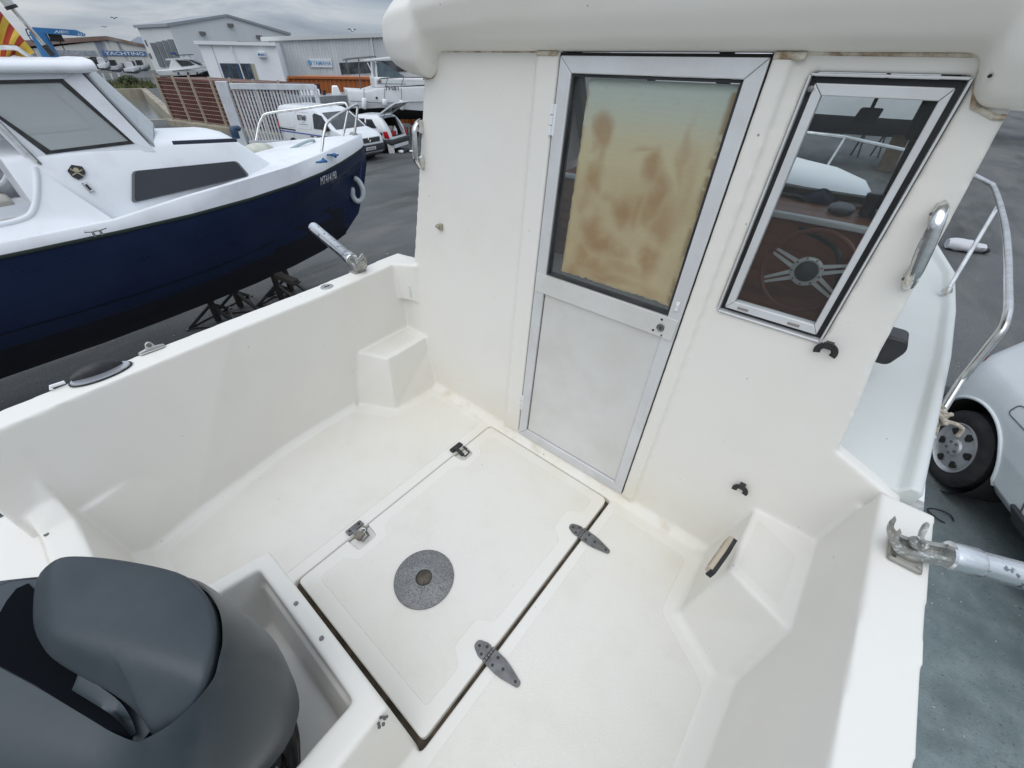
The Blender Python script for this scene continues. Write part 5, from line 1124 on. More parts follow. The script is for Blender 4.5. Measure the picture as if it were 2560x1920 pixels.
# --- boatbuilder's shed with the big sign, far left
SHED = pm('flaking sheet wall', (.62, .61, .57), .8, 0, (.24, .26, .31), .55, stretch=(1.2, 1.2, .18), lo=.52, hi=.62)
W1 = Wall(*facade((240, 140), 150, 108)); sh = thing('boat_shed', 'long flaking grey boat shed with a blue sign band across its gable', 'building', W1.pt(0, G), world=True)
u0, z0 = W1.uz(118, 122); u1, _ = W1.uz(385, 130); uc, zc = W1.uz(271, 100); _, zl = W1.uz(125, 119); _, zr = W1.uz(361, 120)
mb = MB(); W1.slab(mb, [(u0 - 12, G), (u1, G), (u1, zr), (uc, zc), (u0, zl), (u0 - 12, zl - .8)], -40, 0); mb.build('wall', SHED, sh, smooth=0)
mb = MB(); W1.slab(mb, [(u0 - 12, zl - .8), (uc, zc), (uc, zc + .7), (u0 - 12, zl + .4)], -41, .4); W1.slab(mb, [(uc, zc), (u1 + .5, zr - .1), (u1 + .5, zr + .3), (uc, zc + .7)], -41, .4); mb.build('roof', pm('rusty roof', (.20, .13, .10), .8, 0, (.30, .26, .24), .3), sh, smooth=0, split=True)
a, z1 = W1.uz(253, 129); b_, z2 = W1.uz(367, 137); _, zt = W1.uz(253, 126.5); _, zb = W1.uz(310, 140)
_, ztt = W1.uz(310, 127.5)
mb = MB(); W1.rect(mb, a, b_, zb, ztt, 0, .15); sgn = mb.build('sign_board', pm('blue sign', (.07, .15, .33), .6, 0, (.12, .20, .36), 1), sh)
WL = pm('sign white', (.72, .73, .72), .6)
text('YACHTING', WL, sgn, W1.pt(a + (b_ - a) * .06, zb + (ztt - zb) * .16, .17), W1.u, (0, 0, 1), (b_ - a) * .88, (ztt - zb) * .68, depth=.02, bold=.015)
a2, _ = W1.uz(140, 128); b2, _ = W1.uz(243, 134)
mb = MB(); W1.rect(mb, a2, b2, zb, ztt, 0, .1); sg2 = mb.build('faded_sign', pm('faded sign', (.44, .45, .46), .8, 0, (.28, .32, .38), .8), sh)
text('BARCARES', pm('faded letters', (.20, .25, .34), .8, 0, (.40, .42, .44), 1.2), sg2, W1.pt(a2 + (b2 - a2) * .03, zb + (ztt - zb) * .14, .12), W1.u, (0, 0, 1), (b2 - a2) * .94, (ztt - zb) * .72, depth=.02, bold=.01)
# --- crane
cr_ = thing('jib_crane', 'blue slewing jib crane with white lettering behind the navy boat', 'crane', P(106, 150, 'y', 15) * 1 + Vector((0, 0, -2)), world=True)
BLUE = pm('crane blue', (.03, .17, .40), .5, 0, (.05, .20, .42), .6)
wk = Wall(*facade((110, 90), 95, 100))
p_ = wk.at(100, 140); mb = MB(); pl0 = wk.at(112, 150); pl1 = wk.at(93, 80)
mb.tube([Vector((pl1.x, pl1.y, G)), Vector((pl1.x, pl1.y, pl1.z))], [1.0, .85], 16); mb.build('column', BLUE, cr_)
j = [wk.uz(80, 68), wk.uz(189, 75), wk.uz(214, 85), wk.uz(213, 91), wk.uz(95, 83), wk.uz(84, 80)]
mb = MB(); wk.slab(mb, j, -.5, .5); jb = mb.build('jib', BLUE, cr_)
u_, z_ = wk.uz(136, 83); u2_, z2_ = wk.uz(170, 74)
text('AIEC', WL, jb, wk.pt(u_, z_ + .02, .51), wk.u, (0, 0, 1), u2_ - u_, (z2_ - z_) * .62, depth=.02, shear=.25, bold=.02)
u_, z_ = wk.uz(196, 88); u2_, z2_ = wk.uz(209, 83.5); text('6,3 t', WL, jb, wk.pt(u_, z_ - .1, .51), wk.u, (0, 0, 1), u2_ - u_, .35, depth=.02, bold=.02)
mb = MB(); u_, z_ = wk.uz(134, 87); wk.rect(mb, u_ - .6, u_ + .8, z_ - .7, z_ + .2, -.4, .4); mb.tube([wk.pt(u_ + .3, z_ - .7), wk.pt(u_ + .3, z_ - 1.6)], .06, 6); mb.build('trolley', DARK, cr_, split=False)
mb = MB(); q = [wk.at(64, 73), wk.at(70, 88), wk.at(82, 105), wk.at(98, 107)]
for k in range(3): mb.bar(q[k] + Vector((0, 0, 0)), q[k + 1], .12, .12)
mb.bar(q[0], wk.at(78, 72), .12, .12); mb.bar(q[1], wk.at(86, 88), .12, .12); mb.build('walkway_rail', pm('dark blue rail', (.05, .10, .16), .6), cr_)
# --- big hangar
HW = pm('hangar sheet', (.66, .68, .68), .6, 0, (.60, .62, .63), .3, stretch=(1, 1, .1))
hn0 = ray(422, 66); d_ = Vector((hn0.x, hn0.y, 0)).normalized(); hc = d_ * 118
W2 = Wall(hc, Vector((math.sin(R_(84)), math.cos(R_(84)), 0))); W3 = Wall(hc, Vector((math.sin(R_(174)), math.cos(R_(174)), 0)))
hg = thing('hangar', 'tall pale grey hangar with low gable and slotted window bay', 'building', Vector((hc.x, hc.y, G)))
uL, zL = W2.uz(422, 65); uP, zP = W2.uz(567, 41); uR, zR = W2.uz(722, 87)
back = W3.uz(351, 89)[0]
mb = MB(); W2.slab(mb, [(uL, G), (uR, G), (uR, zR), (uP, zP), (uL, zL)], -abs(back) if abs(back) < 60 else -40, 0); mb.build('wall', HW, hg, smooth=0)
mb = MB(); bkd = -abs(back) if abs(back) < 60 else -40
W2.slab(mb, [(uL - .4, zL - .1), (uP, zP), (uP, zP + .35), (uL - .4, zL + .35)], bkd - .5, .3); W2.slab(mb, [(uP, zP), (uR + .4, zR - .1), (uR + .4, zR + .35), (uP, zP + .35)], bkd - .5, .3); mb.build('roof', pm('hangar roof edge', (.30, .32, .34), .6), hg, split=True, smooth=0)
# side bay: white surround with tall window strips
mb = MB(); HB = []
def w3(px, py): return W3.uz(px, py)
for x0, x1 in ((376, 390), (393, 405), (408, 420), (423, 436)):
    a_ = w3(x0, 108)[0]; b_ = w3(x1, 108)[0]; zt = w3(x0, 107 - (x0 - 376) * .18)[1]; zb = w3(x0, 166)[1]
    mb = MB(); W3.rect(mb, min(a_, b_), max(a_, b_), max(zb, G + .5), zt, -.1, .12); fw = mb.build('tall_window', pm('grey glazing', (.13, .15, .16), .2), hg)
for x0, y0, x1, y1 in ((361, 100, 370, 115), (371, 133, 381, 146)):
    mb = MB(); a_, za = w3(x0, y0); b_, zb = w3(x1, y1); W3.rect(mb, min(a_, b_), max(a_, b_), min(za, zb), max(za, zb), -.1, .1); mb.build('window', pm('grey glazing b', (.13, .15, .16), .2), hg)
mb = MB(); a_, za = W2.uz(593, 103); b_, zb = W2.uz(654, 114); W2.rect(mb, a_, b_, zb, za, -.1, .1); mb.build('louvre', pm('dark louvre', (.06, .065, .065), .7), hg)
for px, py in ((575, 63), (505, 83), (646, 92)):
    mb = MB(); a_, za = W2.uz(px, py); W2.rect(mb, a_ - .5, a_ + .5, za - .25, za + .25, 0, .5); mb.build('wall_lamp', pm('lamp grey', (.15, .15, .15), .6), hg)
# --- white shop
SW = pm('white render', (.86, .87, .88), .7, 0, (.80, .81, .82), .5)
W4 = Wall(*facade((570, 150), 62, 122)); wb_ = thing('shop', 'low white flat roofed shop with dark glazed front', 'building', W4.pt(0, G))
uL, zT = W4.uz(500, 124); uR, _ = W4.uz(690, 115); _, zT2 = W4.uz(672, 114.5)
zT = max(zT, zT2)
mb = MB(); W4.rect(mb, uL, uR, G, zT, -12, 0); mb.build('wall', SW, wb_, smooth=0)
mb = MB(); W4.rect(mb, uL - .25, uR, zT, zT + .28, -12, .3); mb.build('roof', pm('white fascia', (.78, .79, .80), .5), wb_, smooth=0)
a_, za = W4.uz(549, 158); b_, zb = W4.uz(644, 188)
mb = MB(); W4.rect(mb, a_, b_, zb - .6, za, -.2, .02); gw = mb.build('shop_window', pm('shop glass', (.035, .045, .05), .12, 0, (.10, .11, .12), 1.4), wb_)
for t_ in (.0, .24, .45, .49, .72, .86):
    mb = MB(); x_ = a_ + (b_ - a_) * t_; W4.rect(mb, x_, x_ + .09, zb - .6, za, .02, .08); mb.build('mullion', pm('blue mullion', (.05, .10, .22), .5), gw)
mb = MB(); W4.rect(mb, a_ + (b_ - a_) * .87, b_, zb - .6, za, .02, .05); mb.build('door_leaf', pm('beige door', (.42, .38, .28), .6), gw)
mb = MB(); a_, za = W4.uz(644, 129); b_, zb = W4.uz(667, 144); W4.rect(mb, a_, b_, zb, za, 0, .45); sb_ = mb.build('sign_box', pm('white sign box', (.70, .72, .74), .4), wb_, bevel=.04)
SB = pm('sign blue', (.07, .20, .45), .5)
text('YAMAHA', SB, sb_, W4.pt(a_ + (b_ - a_) * .28, zb + (za - zb) * .28, .46), W4.u, (0, 0, 1), (b_ - a_) * .64, (za - zb) * .42, depth=.02, bold=.02)
mb = MB(); mb.lathe([((za - zb) * .22, 0), ((za - zb) * .22, .02)], 16, W4.pt(a_ + (b_ - a_) * .14, zb + (za - zb) * .5, .45), W4.n); mb.build('sign_emblem', SB, sb_)
mb = MB(); x_, z_ = W4.uz(580, 122); mb.tube([W4.pt(x_, zT, .12), W4.pt(x_, zT - .8, .15), W4.pt(x_ + .25, zT - 1.6, .12), W4.pt(x_ + .3, G, .12)], .07, 8); mb.build('downpipe', WHITEP, wb_)
mb = MB(); x_, z_ = W4.uz(537, 140); W4.rect(mb, x_, x_ + .06, G, zT, 0, .03); mb.build('wall_joint', pm('joint grey', (.42, .44, .46), .7), wb_)
# --- corrugated warehouse
W5 = Wall(*facade((760, 130), 66, 128)); wh_ = thing('warehouse', 'grey ribbed metal warehouse with a YAMAHA board', 'building', W5.pt(0, G))
prop(wh_, 'grey ribbed metal warehouse with blue lettered white board and dark window strip', 'building')
uL, zL = W5.uz(667, 103); uR, zR = W5.uz(1100, 80)
zR = W5.uz(945, 93)[1]
sl_ = (zR - zL) / (W5.uz(945, 93)[0] - uL)
zRR = zL + sl_ * (uR - uL)
mb = MB(); pr = []; per = .34; n_ = int((uR - uL) / per)
top_ = lambda u: zL + sl_ * (u - uL)
prof = []
for i in range(n_):
    x_ = uL + i * per
    prof += [(x_, 0), (x_ + per * .55, 0), (x_ + per * .65, .05), (x_ + per * .9, .05)]
mb.loft([[W5.pt(u, G, o) for u, o in prof], [W5.pt(u, top_(u), o) for u, o in prof]], closed=False, caps=False)
mb.build('ribbed_wall', pm('ribbed sheet', (.62, .63, .63), .6, 0, (.54, .55, .55), .8, stretch=(1, 1, .15)), wh_, smooth=0)
mb = MB(); W5.slab(mb, [(uL, G), (uR, G), (uR, zRR), (uL, zL)], -20, -.02); mb.build('wall', HW, wh_, smooth=0)
mb = MB(); W5.slab(mb, [(uL - .5, zL - .02), (uR, zRR - .02), (uR, zRR + .35), (uL - .5, zL + .35)], -20, .35); mb.build('roof', pm('pale fascia', (.58, .59, .58), .5), wh_, smooth=0)
mb = MB(); mb.tube([W5.pt(uL + .12, zL, .15), W5.pt(uL + .12, G, .15)], .14, 8); x_ = W5.uz(930, 110)[0]; mb.tube([W5.pt(x_, top_(x_), .15), W5.pt(x_, G, .15)], .10, 8); mb.build('downpipe', pm('pipe white', (.62, .63, .63), .5), wh_, split=True)
a_, za = W5.uz(770, 147); b_, zb = W5.uz(832, 166)
mb = MB(); W5.rect(mb, a_ + .1, b_, zb - .1, za + .05, .06, .16); bd_ = mb.build('sign_board', pm('white board', (.72, .74, .76), .5), wh_)
SBL = pm('sign pale blue', (.16, .34, .55), .5)
text('YAMAHA', SBL, bd_, W5.pt(a_ + (b_ - a_) * .17, zb + (za - zb) * .15, .17), W5.u, (0, 0, 1), (b_ - a_) * .80, (za - zb) * .62, depth=.02, bold=.01)
mb = MB(); cc = W5.pt(a_ + (b_ - a_) * .05, zb + (za - zb) * .48, .17); mb.lathe([((za - zb) * .36, 0), ((za - zb) * .36, .03)], 24, cc, W5.n); mb.build('sign_emblem', SBL, bd_)
a_, za = W5.uz(848, 157); b_, zb = W5.uz(1050, 178)
zb = W5.uz(850, 186)[1]
mb = MB(); W5.slab(mb, [(a_, zb), (b_, zb + sl_ * (b_ - a_)), (b_, za + sl_ * (b_ - a_)), (a_, za)], -.3, .08); gw = mb.build('window_strip', pm('strip glass', (.03, .035, .04), .15, 0, (.12, .13, .13), 1.2), wh_)
for k in range(8):
    x_ = a_ + (b_ - a_) * k / 7; mb = MB(); W5.rect(mb, x_, x_ + .12, zb + sl_ * (x_ - a_), za + sl_ * (x_ - a_), .08, .13); mb.build('mullion', pm('dark mullion', (.04, .05, .08), .5), gw)
# --- containers
def container(a, b_, h, depth, mat, lab, name='shipping_container', grp=None, base=.0):
    """corrugated box whose visible long side runs from ground point a to b_"""
    a, b_ = Vector(a), Vector(b_); u = (b_ - a); L_ = u.length; u.normalize(); n_ = Vector((u.y, -u.x, 0))
    t_ = thing(name, lab, 'container', (a + b_) / 2, group=grp)
    z0 = a.z + base; z1 = z0 + h
    prof = []; per = .24; k = int(L_ / per)
    for i in range(k):
        x_ = L_ * i / k; prof += [(x_, 0), (x_ + per * .25, 0), (x_ + per * .4, -.04), (x_ + per * .75, -.04), (x_ + per * .95, 0)]
    prof.append((L_, 0))
    mb = MB(); mb.loft([[Vector((*(a + u * x + n_ * (o - .02)).xy, z0 + .08)) for x, o in prof], [Vector((*(a + u * x + n_ * (o - .02)).xy, z1 - .08)) for x, o in prof]], closed=False, caps=False)
    mb.build('side_panel', mat, t_, smooth=0)
    mb = MB(); mb.hexa([Vector((*(a + u * x - n_ * y).xy, z0 + .02)) for x, y in ((.02, .09), (L_ - .02, .09), (L_ - .02, depth), (.02, depth))], [Vector((*(a + u * x - n_ * y).xy, z1 - .02)) for x, y in ((.02, .09), (L_ - .02, .09), (L_ - .02, depth), (.02, depth))]); mb.build('body', mat, t_, smooth=0)
    mb = MB()
    for z in (z0 + .05, z1 - .05): mb.bar(Vector((*a.xy, z)), Vector((*b_.xy, z)), .10, .10)
    for p in (a, b_): mb.bar(Vector((*p.xy, z0 + .1)), Vector((*p.xy, z1 - .1)), .12, .12)
    mb.build('frame', mat, t_, smooth=0, split=True)
    return t_
REDC = pm('red-brown container', (.105, .034, .026), .7, 0, (.14, .055, .04), 1.2); BRNC = pm('rust brown container', (.13, .06, .035), .75, 0, (.09, .035, .025), 1.0)
ORC = pm('orange container', (.40, .125, .03), .6, 0, (.34, .10, .03), .8, stretch=(2, 2, .2)); MARC = pm('dark maroon container', (.055, .014, .018), .6, 0, (.075, .02, .022), 1.2)
fa = gp(432, 312); fdir = (gp(594, 335) - fa).normalized()
fn = Vector((fdir.y, -fdir.x, 0))
fz_top = PP(384, 187, fa, fn).z
def fpt(px, py): return PP(px, py, fa, fn)
fb_ = fa - fn * .55
def cpt(px, py): p = PP(px, py, fb_, fn); return Vector((p.x, p.y, G))
ca, cb = cpt(394, 200), cpt(615, 210); ce = cpt(690, 213)
c1 = container(ca, cb, 2.12, 2.4, REDC, 'red-brown shipping container behind the wire fence, at its dock end')
cb2 = cb + fdir * .12; c2 = container(cb2, ce, 2.10, 2.4, MARC, 'dark maroon shipping container behind the white gate')
prop(MB().hexa([ca + fn * .1 + Vector((0, 0, -.4)), ce + fn * .1 + Vector((0, 0, -.4)), ce - fn * 2.6 + Vector((0, 0, -.4)), ca - fn * 2.6 + Vector((0, 0, -.4))], [ca + fn * .1 + Vector((0, 0, .04)), ce + fn * .1 + Vector((0, 0, .04)), ce - fn * 2.6 + Vector((0, 0, .04)), ca - fn * 2.6 + Vector((0, 0, .04))]).build('container_base', CONC), kind='structure')
# fence on a concrete kerb
fe = thing('wire_fence', 'pale wire mesh fence with tan posts on a concrete kerb', 'fence', fa)
FT = pm('tan post', (.42, .36, .27), .7); fh = fz_top
mb = MB(); e1 = fa + fdir * 12.5
mb.hexa([fa - fn * .15 + Vector((0, 0, -.3)), e1 - fn * .15 + Vector((0, 0, -.3)), e1 + fn * .25 + Vector((0, 0, -.3)), fa + fn * .25 + Vector((0, 0, -.3))], [fa - fn * .15 + Vector((0, 0, .28)), e1 - fn * .15 + Vector((0, 0, .28)), e1 + fn * .25 + Vector((0, 0, .24)), fa + fn * .25 + Vector((0, 0, .24))]); mb.build('kerb', CONC, fe)
px_posts = [(384, 187), (430, 191), (472, 193), (523, 195), (573, 196), (632, 199), (695, 203)]
us = [(fpt(*p) - fa).dot(fdir) for p in px_posts]
for u in us:
    p = fa + fdir * u; MB().bar(Vector((*p.xy, -1.35)), Vector((*p.xy, fh + .05)), .09, .09).build('post', FT, fe)
mb = MB(); u0, u1 = us[0], us[-1]
for k in range(11):
    z = -1.25 + (fh + 1.2) * k / 10; mb.bar(Vector((*(fa + fdir * u0).xy, z)), Vector((*(fa + fdir * u1).xy, z)), .014, .014)
mb.build('mesh_panel', pm('fence wire', (.44, .38, .30), .6), fe, smooth=0)
# gate
GW_ = pm('gate white', (.62, .65, .68), .5, 0, (.50, .52, .54), 2)
g0 = gp(603, 323); gt = ray(552, 203)
gpl = Vector((gt.x, gt.y, 0)).normalized()
gA = gpl * 23.5; gA.z = G
r2 = ray(786, 215); gB = Vector((r2.x, r2.y, 0)).normalized() * 22.5; gB.z = G
gu = (gB - gA).normalized(); gn = Vector((gu.y, -gu.x, 0)); gL = (gB - gA).length
def gz_(px, py): return PP(px, py, gA, gn).z
zt = gz_(552, 203); zr = gz_(680, 216)
ga = thing('sliding_gate', 'white steel bar gate with a rusty box post, standing ahead of the van', 'gate', gA)
MB().bar(gA + Vector((0, 0, 0)), Vector((*gA.xy, zt)), .42, .22, up=gn).build('gate_post', GW_, ga, bevel=.02)
mb = MB(); mb.bar(Vector((*(gA + gu * .3).xy, zr)), Vector((*gB.xy, zr - .02)), .20, .20, up=(0, 0, 1)); mb.build('top_beam', GW_, ga, bevel=.01)
mb = MB(); mb.bar(Vector((*gB.xy, -1.5)), Vector((*gB.xy, zr + .05)), .16, .16, up=gn); mb.build('end_stile', GW_, ga)
mb = MB(); mb.bar(Vector((*(gA + gu * .3).xy, -1.45)), Vector((*gB.xy, -1.45)), .16, .16); mb.build('bottom_beam', GW_, ga)
nb = 24
for i in range(nb):
    p = gA + gu * (.3 + (gL - .5) * (i + .5) / nb); MB().bar(Vector((*p.xy, -1.4)), Vector((*p.xy, zr)), .06, .06, up=gn).build('gate_bar', GW_, ga)
mb = MB(); mb.box((gA.x - .5, gA.y - .5, -1.6), (gA.x + .5, gA.y + .5, -1.58)); mb.build('post_plate', GREYMETAL, ga)
# orange containers
o1 = ray(718, 190); oa = Vector((o1.x, o1.y, 0)).normalized() * 29; oa.z = G
o2 = ray(940, 196); ob_ = Vector((o2.x, o2.y, 0)).normalized() * 27.5; ob_.z = G
oz = PP(718, 190, oa, Vector(((ob_ - oa).y, -(ob_ - oa).x, 0))).z
ou = (ob_ - oa).normalized()
container(oa, oa + ou * 6.0, oz - G, 2.4, ORC, 'orange shipping container behind the grey tender'); container(oa + ou * 6.1, oa + ou * 12.1, oz - G, 2.4, ORC, 'orange shipping container behind the white cruiser, its right neighbour hidden')
# ------------------------------------------------------------------ vehicles
def cut(o, mb):
    """carve the shapes in mb out of object o for good"""
    c = mb.build('cutter', None, o.parent, smooth=0, world=False); m = o.modifiers.new('x', 'BOOLEAN'); m.operation = 'DIFFERENCE'; m.object = c; m.solver = 'EXACT'
    bpy.context.view_layer.update(); dg = bpy.context.evaluated_depsgraph_get()
    me = bpy.data.meshes.new_from_object(o.evaluated_get(dg)); old = o.data; o.modifiers.clear(); o.data = me; bpy.data.objects.remove(c)
    if old.materials and not me.materials: me.materials.append(old.materials[0])
    for p in me.polygons: p.use_smooth = True
    me.set_sharp_from_angle(angle=R_(40))
class Car:
    """vehicle body from level rings: (z, rear x, front x, half width, corner radius); X forward"""
    def __init__(s, lv): s.lv = lv
    def at(s, z):
        lv = s.lv
        for a, b_ in zip(lv, lv[1:]):
            if z <= b_[0]:
                t_ = (z - a[0]) / (b_[0] - a[0]); return [x + (y - x) * t_ for x, y in zip(a, b_)]
        return lv[-1]
    def ring(s, z, xr, xf, hw, r):
        q = rounded([(xr, -hw), (xf, -hw), (xf, hw), (xr, hw)], r, 6); return [Vector((p.x, p.y, z)) for p in q]
    def mesh(s): return MB().loft([s.ring(*l) for l in s.lv])
    def side(s, x, z, sg, o=.006): return Vector((x, sg * (s.at(z)[3] + o), z))
    def front(s, y, z, o=.006): return Vector((s.at(z)[2] + o, y, z))
    def rear(s, y, z, o=.006): return Vector((s.at(z)[1] - o, y, z))
def patch(pts, d, name, mat, parent, bevel=0): return MB().hexa([p - Vector(d) for p in pts], [p + Vector(d) * .3 for p in pts]).build(name, mat, parent, world=False, bevel=bevel)
CARW = pm('white car paint', (.70, .72, .74), .25, 0, (.66, .68, .70), 2, coat=.4)
CGL = pm('dark car glass', (.025, .03, .033), .06, 0, (.05, .055, .06), 3)
TYRE = pm('tyre rubber', (.018, .018, .019), .8, 0, (.035, .034, .033), 14, bump=.2, bscale=60)
RIM = pm('grey alloy', (.52, .53, .54), .4, .4, (.42, .42, .42), 14)
REDL = pm('red lamp', (.45, .012, .015), .2)
BUMP = pm('dark bumper plastic', (.045, .048, .052), .6)
def wheel(root, x, y, r, wd, sg, holes=6, detail=True):
    c_ = Vector((x, y, r)); ax_ = (0, sg, 0)
    t_ = MB().lathe([(r * .62, -wd), (r * .93, -wd), (r, -wd * .8), (r, -wd * .12), (r * .975, -.018), (r * .90, .004), (r * .80, .008), (r * .70, .002), (r * .64, -.006)], 40, c_, ax_, cap=False).build('wheel', TYRE, root, world=False, smooth=40)
    rm = MB().lathe([(r * .655, -.03), (r * .655, .004), (r * .635, .006), (r * .615, -.008), (r * .56, -.022), (r * .50, -.012), (r * .30, -.004), (r * .22, -.006), (r * .20, .010), (r * .10, .016), (.001, .016)], 40, c_, ax_).build('rim', RIM, t_, world=False, smooth=40)
    if detail:
        for i in range(holes):
            a0 = 2 * math.pi * i / holes + .3; q = []
            for da, rr in ((-.11, .36), (.11, .36), (.20, .48), (.13, .525), (-.13, .525), (-.20, .48)):
                a = a0 + da; q.append(c_ + Vector((rr * r * math.cos(a), sg * .0035, rr * r * math.sin(a))))
            MB().hexa([p - Vector((0, sg * .03, 0)) for p in q], q).build('rim_hole', DARK, t_, world=False, smooth=0)
        mb = MB()
        for i in range(5):
            a = 2 * math.pi * i / 5; mb.lathe([(r * .035, 0), (r * .03, .012)], 6, c_ + Vector((r * .15 * math.cos(a), sg * .012, r * .15 * math.sin(a))), ax_)
        mb.build('wheel_nut', GREYMETAL, t_, world=False)
    return t_
def arches(o, spots, r, hw):
    mb = MB()
    for x in spots:
        for sg in (1, -1): mb.lathe([(r, -.32), (r, .3)], 36, (x, sg * hw, r * .82), (0, sg, 0))
    for q in mb.pieces(): cut(o, q)
# --- delivery van
van_c = Car([(.26, .10, 4.26, .76, .12), (.34, .02, 4.36, .84, .2), (.62, .0, 4.40, .88, .28), (.86, .0, 4.34, .89, .34), (.98, .0, 4.16, .89, .30), (1.06, .0, 3.78, .885, .2), (1.12, .0, 3.46, .88, .14), (1.40, .02, 3.06, .845, .14), (1.66, .05, 2.66, .785, .14), (1.76, .10, 2.42, .72, .2), (1.81, .30, 2.10, .56, .3)])
van = thing('delivery_van', 'white delivery van with blue stripe and BTMF lettering behind the navy boat', 'van', world=False)
van.scale = (.93,) * 3; van.rotation_euler = (0, 0, R_(9))
vo = gp(890, 411); rm_ = Matrix.Rotation(R_(9), 3, 'Z'); van.location = vo - rm_ @ Vector((4.25 * .93, -.80 * .93, 0))
vb_ = van_c.mesh().build('body', CARW, van, world=False, smooth=40); arches(vb_, (.78, 3.52), .37, .89)
for x in (.78, 3.52):
    for sg in (-1, 1): wheel(van, x, sg * .86, .315, .2, sg, detail=False)
MB().box((.15, -.7, .18), (4.2, .7, .34)).build('floor_pan', BLACKP, van, world=False)
for sg in (-1, 1):
    sd = lambda x, z, o=.006: van_c.side(x, z, sg, o)
    patch([sd(2.32, 1.10, .016), sd(3.30, 1.10, .016), sd(2.86, 1.56, .016), sd(2.46, 1.62, .016), sd(2.34, 1.56, .016)], (0, sg * .012, 0), 'side_window', CGL, van)
    patch([sd(.02, .905), sd(3.95, .875), sd(3.95, .84), sd(.02, .865)], (0, sg * .006, 0), 'blue_stripe', pm('blue stripe', (.04, .09, .36), .4), van)
    patch([sd(.04, 1.00), sd(1.10, .985), sd(1.10, .935), sd(.04, .95)], (0, sg * .008, 0), 'door_rail', BLACKP, van)
    for a_, b_ in (((1.18, .40), (1.18, 1.68)), ((2.24, .40), (2.24, 1.70)), ((.9, .60), (.9, .9)), ((3.40, .55), (3.40, 1.08))):
        patch([sd(a_[0], a_[1], .002), sd(a_[0] + .012, a_[1], .002), sd(b_[0] + .012, b_[1], .002), sd(b_[0], b_[1], .002)], (0, sg * .004, 0), 'panel_gap', pm('panel gap', (.22, .23, .24), .7), van)
    for q in (((.16, 1.06), (1.12, 1.06), (1.12, 1.60), (.16, 1.60)), ((1.24, 1.06), (2.18, 1.06), (2.18, 1.62), (1.24, 1.62))):
        qq = rounded(q, .12); mb = MB(); mb.tube([sd(p.x, p.y, .003) for p in qq], .008, 6, closed=True); mb.build('panel_crease', CARW, van, world=False)
    for x in (1.98, 2.36): patch([sd(x, .80, .01), sd(x + .2, .80, .01), sd(x + .2, .835, .01), sd(x, .835, .01)], (0, sg * .02, 0), 'door_handle', BLACKP, van, .008)
    mb = MB(); c_ = sd(3.12, 1.13, .13); mb.ball(c_, (.09, .10, .10)); mb.bar(c_, sd(3.16, 1.10, -.02), .05, .05); mb.build('door_mirror', BLACKP, van, world=False)
    patch([sd(3.90, .76, .01), Vector((4.30, sg * .66, .74)), Vector((4.26, sg * .66, .88)), sd(3.84, .90, .01)], (.0, sg * -.03, 0), 'headlight', pm('lamp glass', (.45, .48, .50), .1, .2), van, .01)
    patch([sd(.0, .9, .004), sd(.05, .9, .004), sd(.05, 1.3, .004), sd(.0, 1.3, .004)], (.01, sg * .02, 0), 'tail_light', REDL, van)
sd = lambda x, z, o=.008: van_c.side(x, z, -1, o)
tl = text('BTMF', pm('van lettering', (.06, .065, .07), .5), vb_, sd(1.40, 1.34), (1, 0, 0), (0, .12, 1), .54, .18, depth=.018, bold=.03)
mb = MB(); mb.hexa([sd(1.42, 1.20, .006), sd(1.96, 1.20, .006), sd(1.96, 1.215, .006), sd(1.42, 1.215, .006)], [sd(1.42, 1.20, .010), sd(1.96, 1.20, .010), sd(1.96, 1.215, .010), sd(1.42, 1.215, .010)]); mb.hexa([sd(1.62, 1.27, .006), sd(1.78, 1.27, .006), sd(1.78, 1.28, .006), sd(1.62, 1.28, .006)], [sd(1.62, 1.27, .010), sd(1.78, 1.27, .010), sd(1.78, 1.28, .010), sd(1.62, 1.28, .010)]); mb.build('small_print', pm('van small print', (.25, .26, .28), .6), vb_, world=False, split=True)
fr = van_c.front
mb = MB(); mb.loft([[fr(y * k_, z, .012) for y in (-.74, -.4, 0, .4, .74)] for z, k_ in ((1.13, 1.0), (1.27, .97), (1.40, .93), (1.53, .90), (1.64, .86))], closed=False, caps=False); mb.build('windscreen', CGL, van, world=False, smooth=180)
def band(car, z0, z1, thr, off, name, mat, par, n=4, back=False):
    rows = []
    for i in range(n + 1):
        z = z0 + (z1 - z0) * i / n; l_ = car.at(z); o = off if 0 < i < n else -.002
        r = car.ring(z, l_[1] - o, l_[2] + o, l_[3] + o, l_[4])
        c0 = car.ring(z0, *car.at(z0)[1:]); rows.append([p for p, q in zip(r, c0) if (q.x < thr if back else q.x > thr)])
    MB().loft(rows, closed=False, caps=False).build(name, mat, par, world=False, smooth=60)
band(van_c, .27, .66, 4.0, .016, 'front_bumper', BUMP, van)
for sg in (-1, 1): MB().hexa([van_c.side(3.93, .33, sg, -.03), van_c.side(4.12, .33, sg, -.03), van_c.side(4.12, .64, sg, -.03), van_c.side(3.93, .64, sg, -.03)], [van_c.side(3.93, .33, sg, .014), van_c.side(4.12, .33, sg, .012), van_c.side(4.12, .64, sg, .012), van_c.side(3.93, .64, sg, .014)]).build('bumper_corner', BUMP, van, world=False)
patch([fr(-.56, .68, .01), fr(.56, .68, .01), fr(.62, .84, .01), fr(-.62, .84, .01)], (.03, 0, 0), 'grille', BLACKP, van, .01)
for z in (.735, .775): patch([fr(-.52, z, .005), fr(.52, z, .005), fr(.52, z + .012, .005), fr(-.52, z + .012, .005)], (.012, 0, 0), 'grille_bar', CHROME, van)
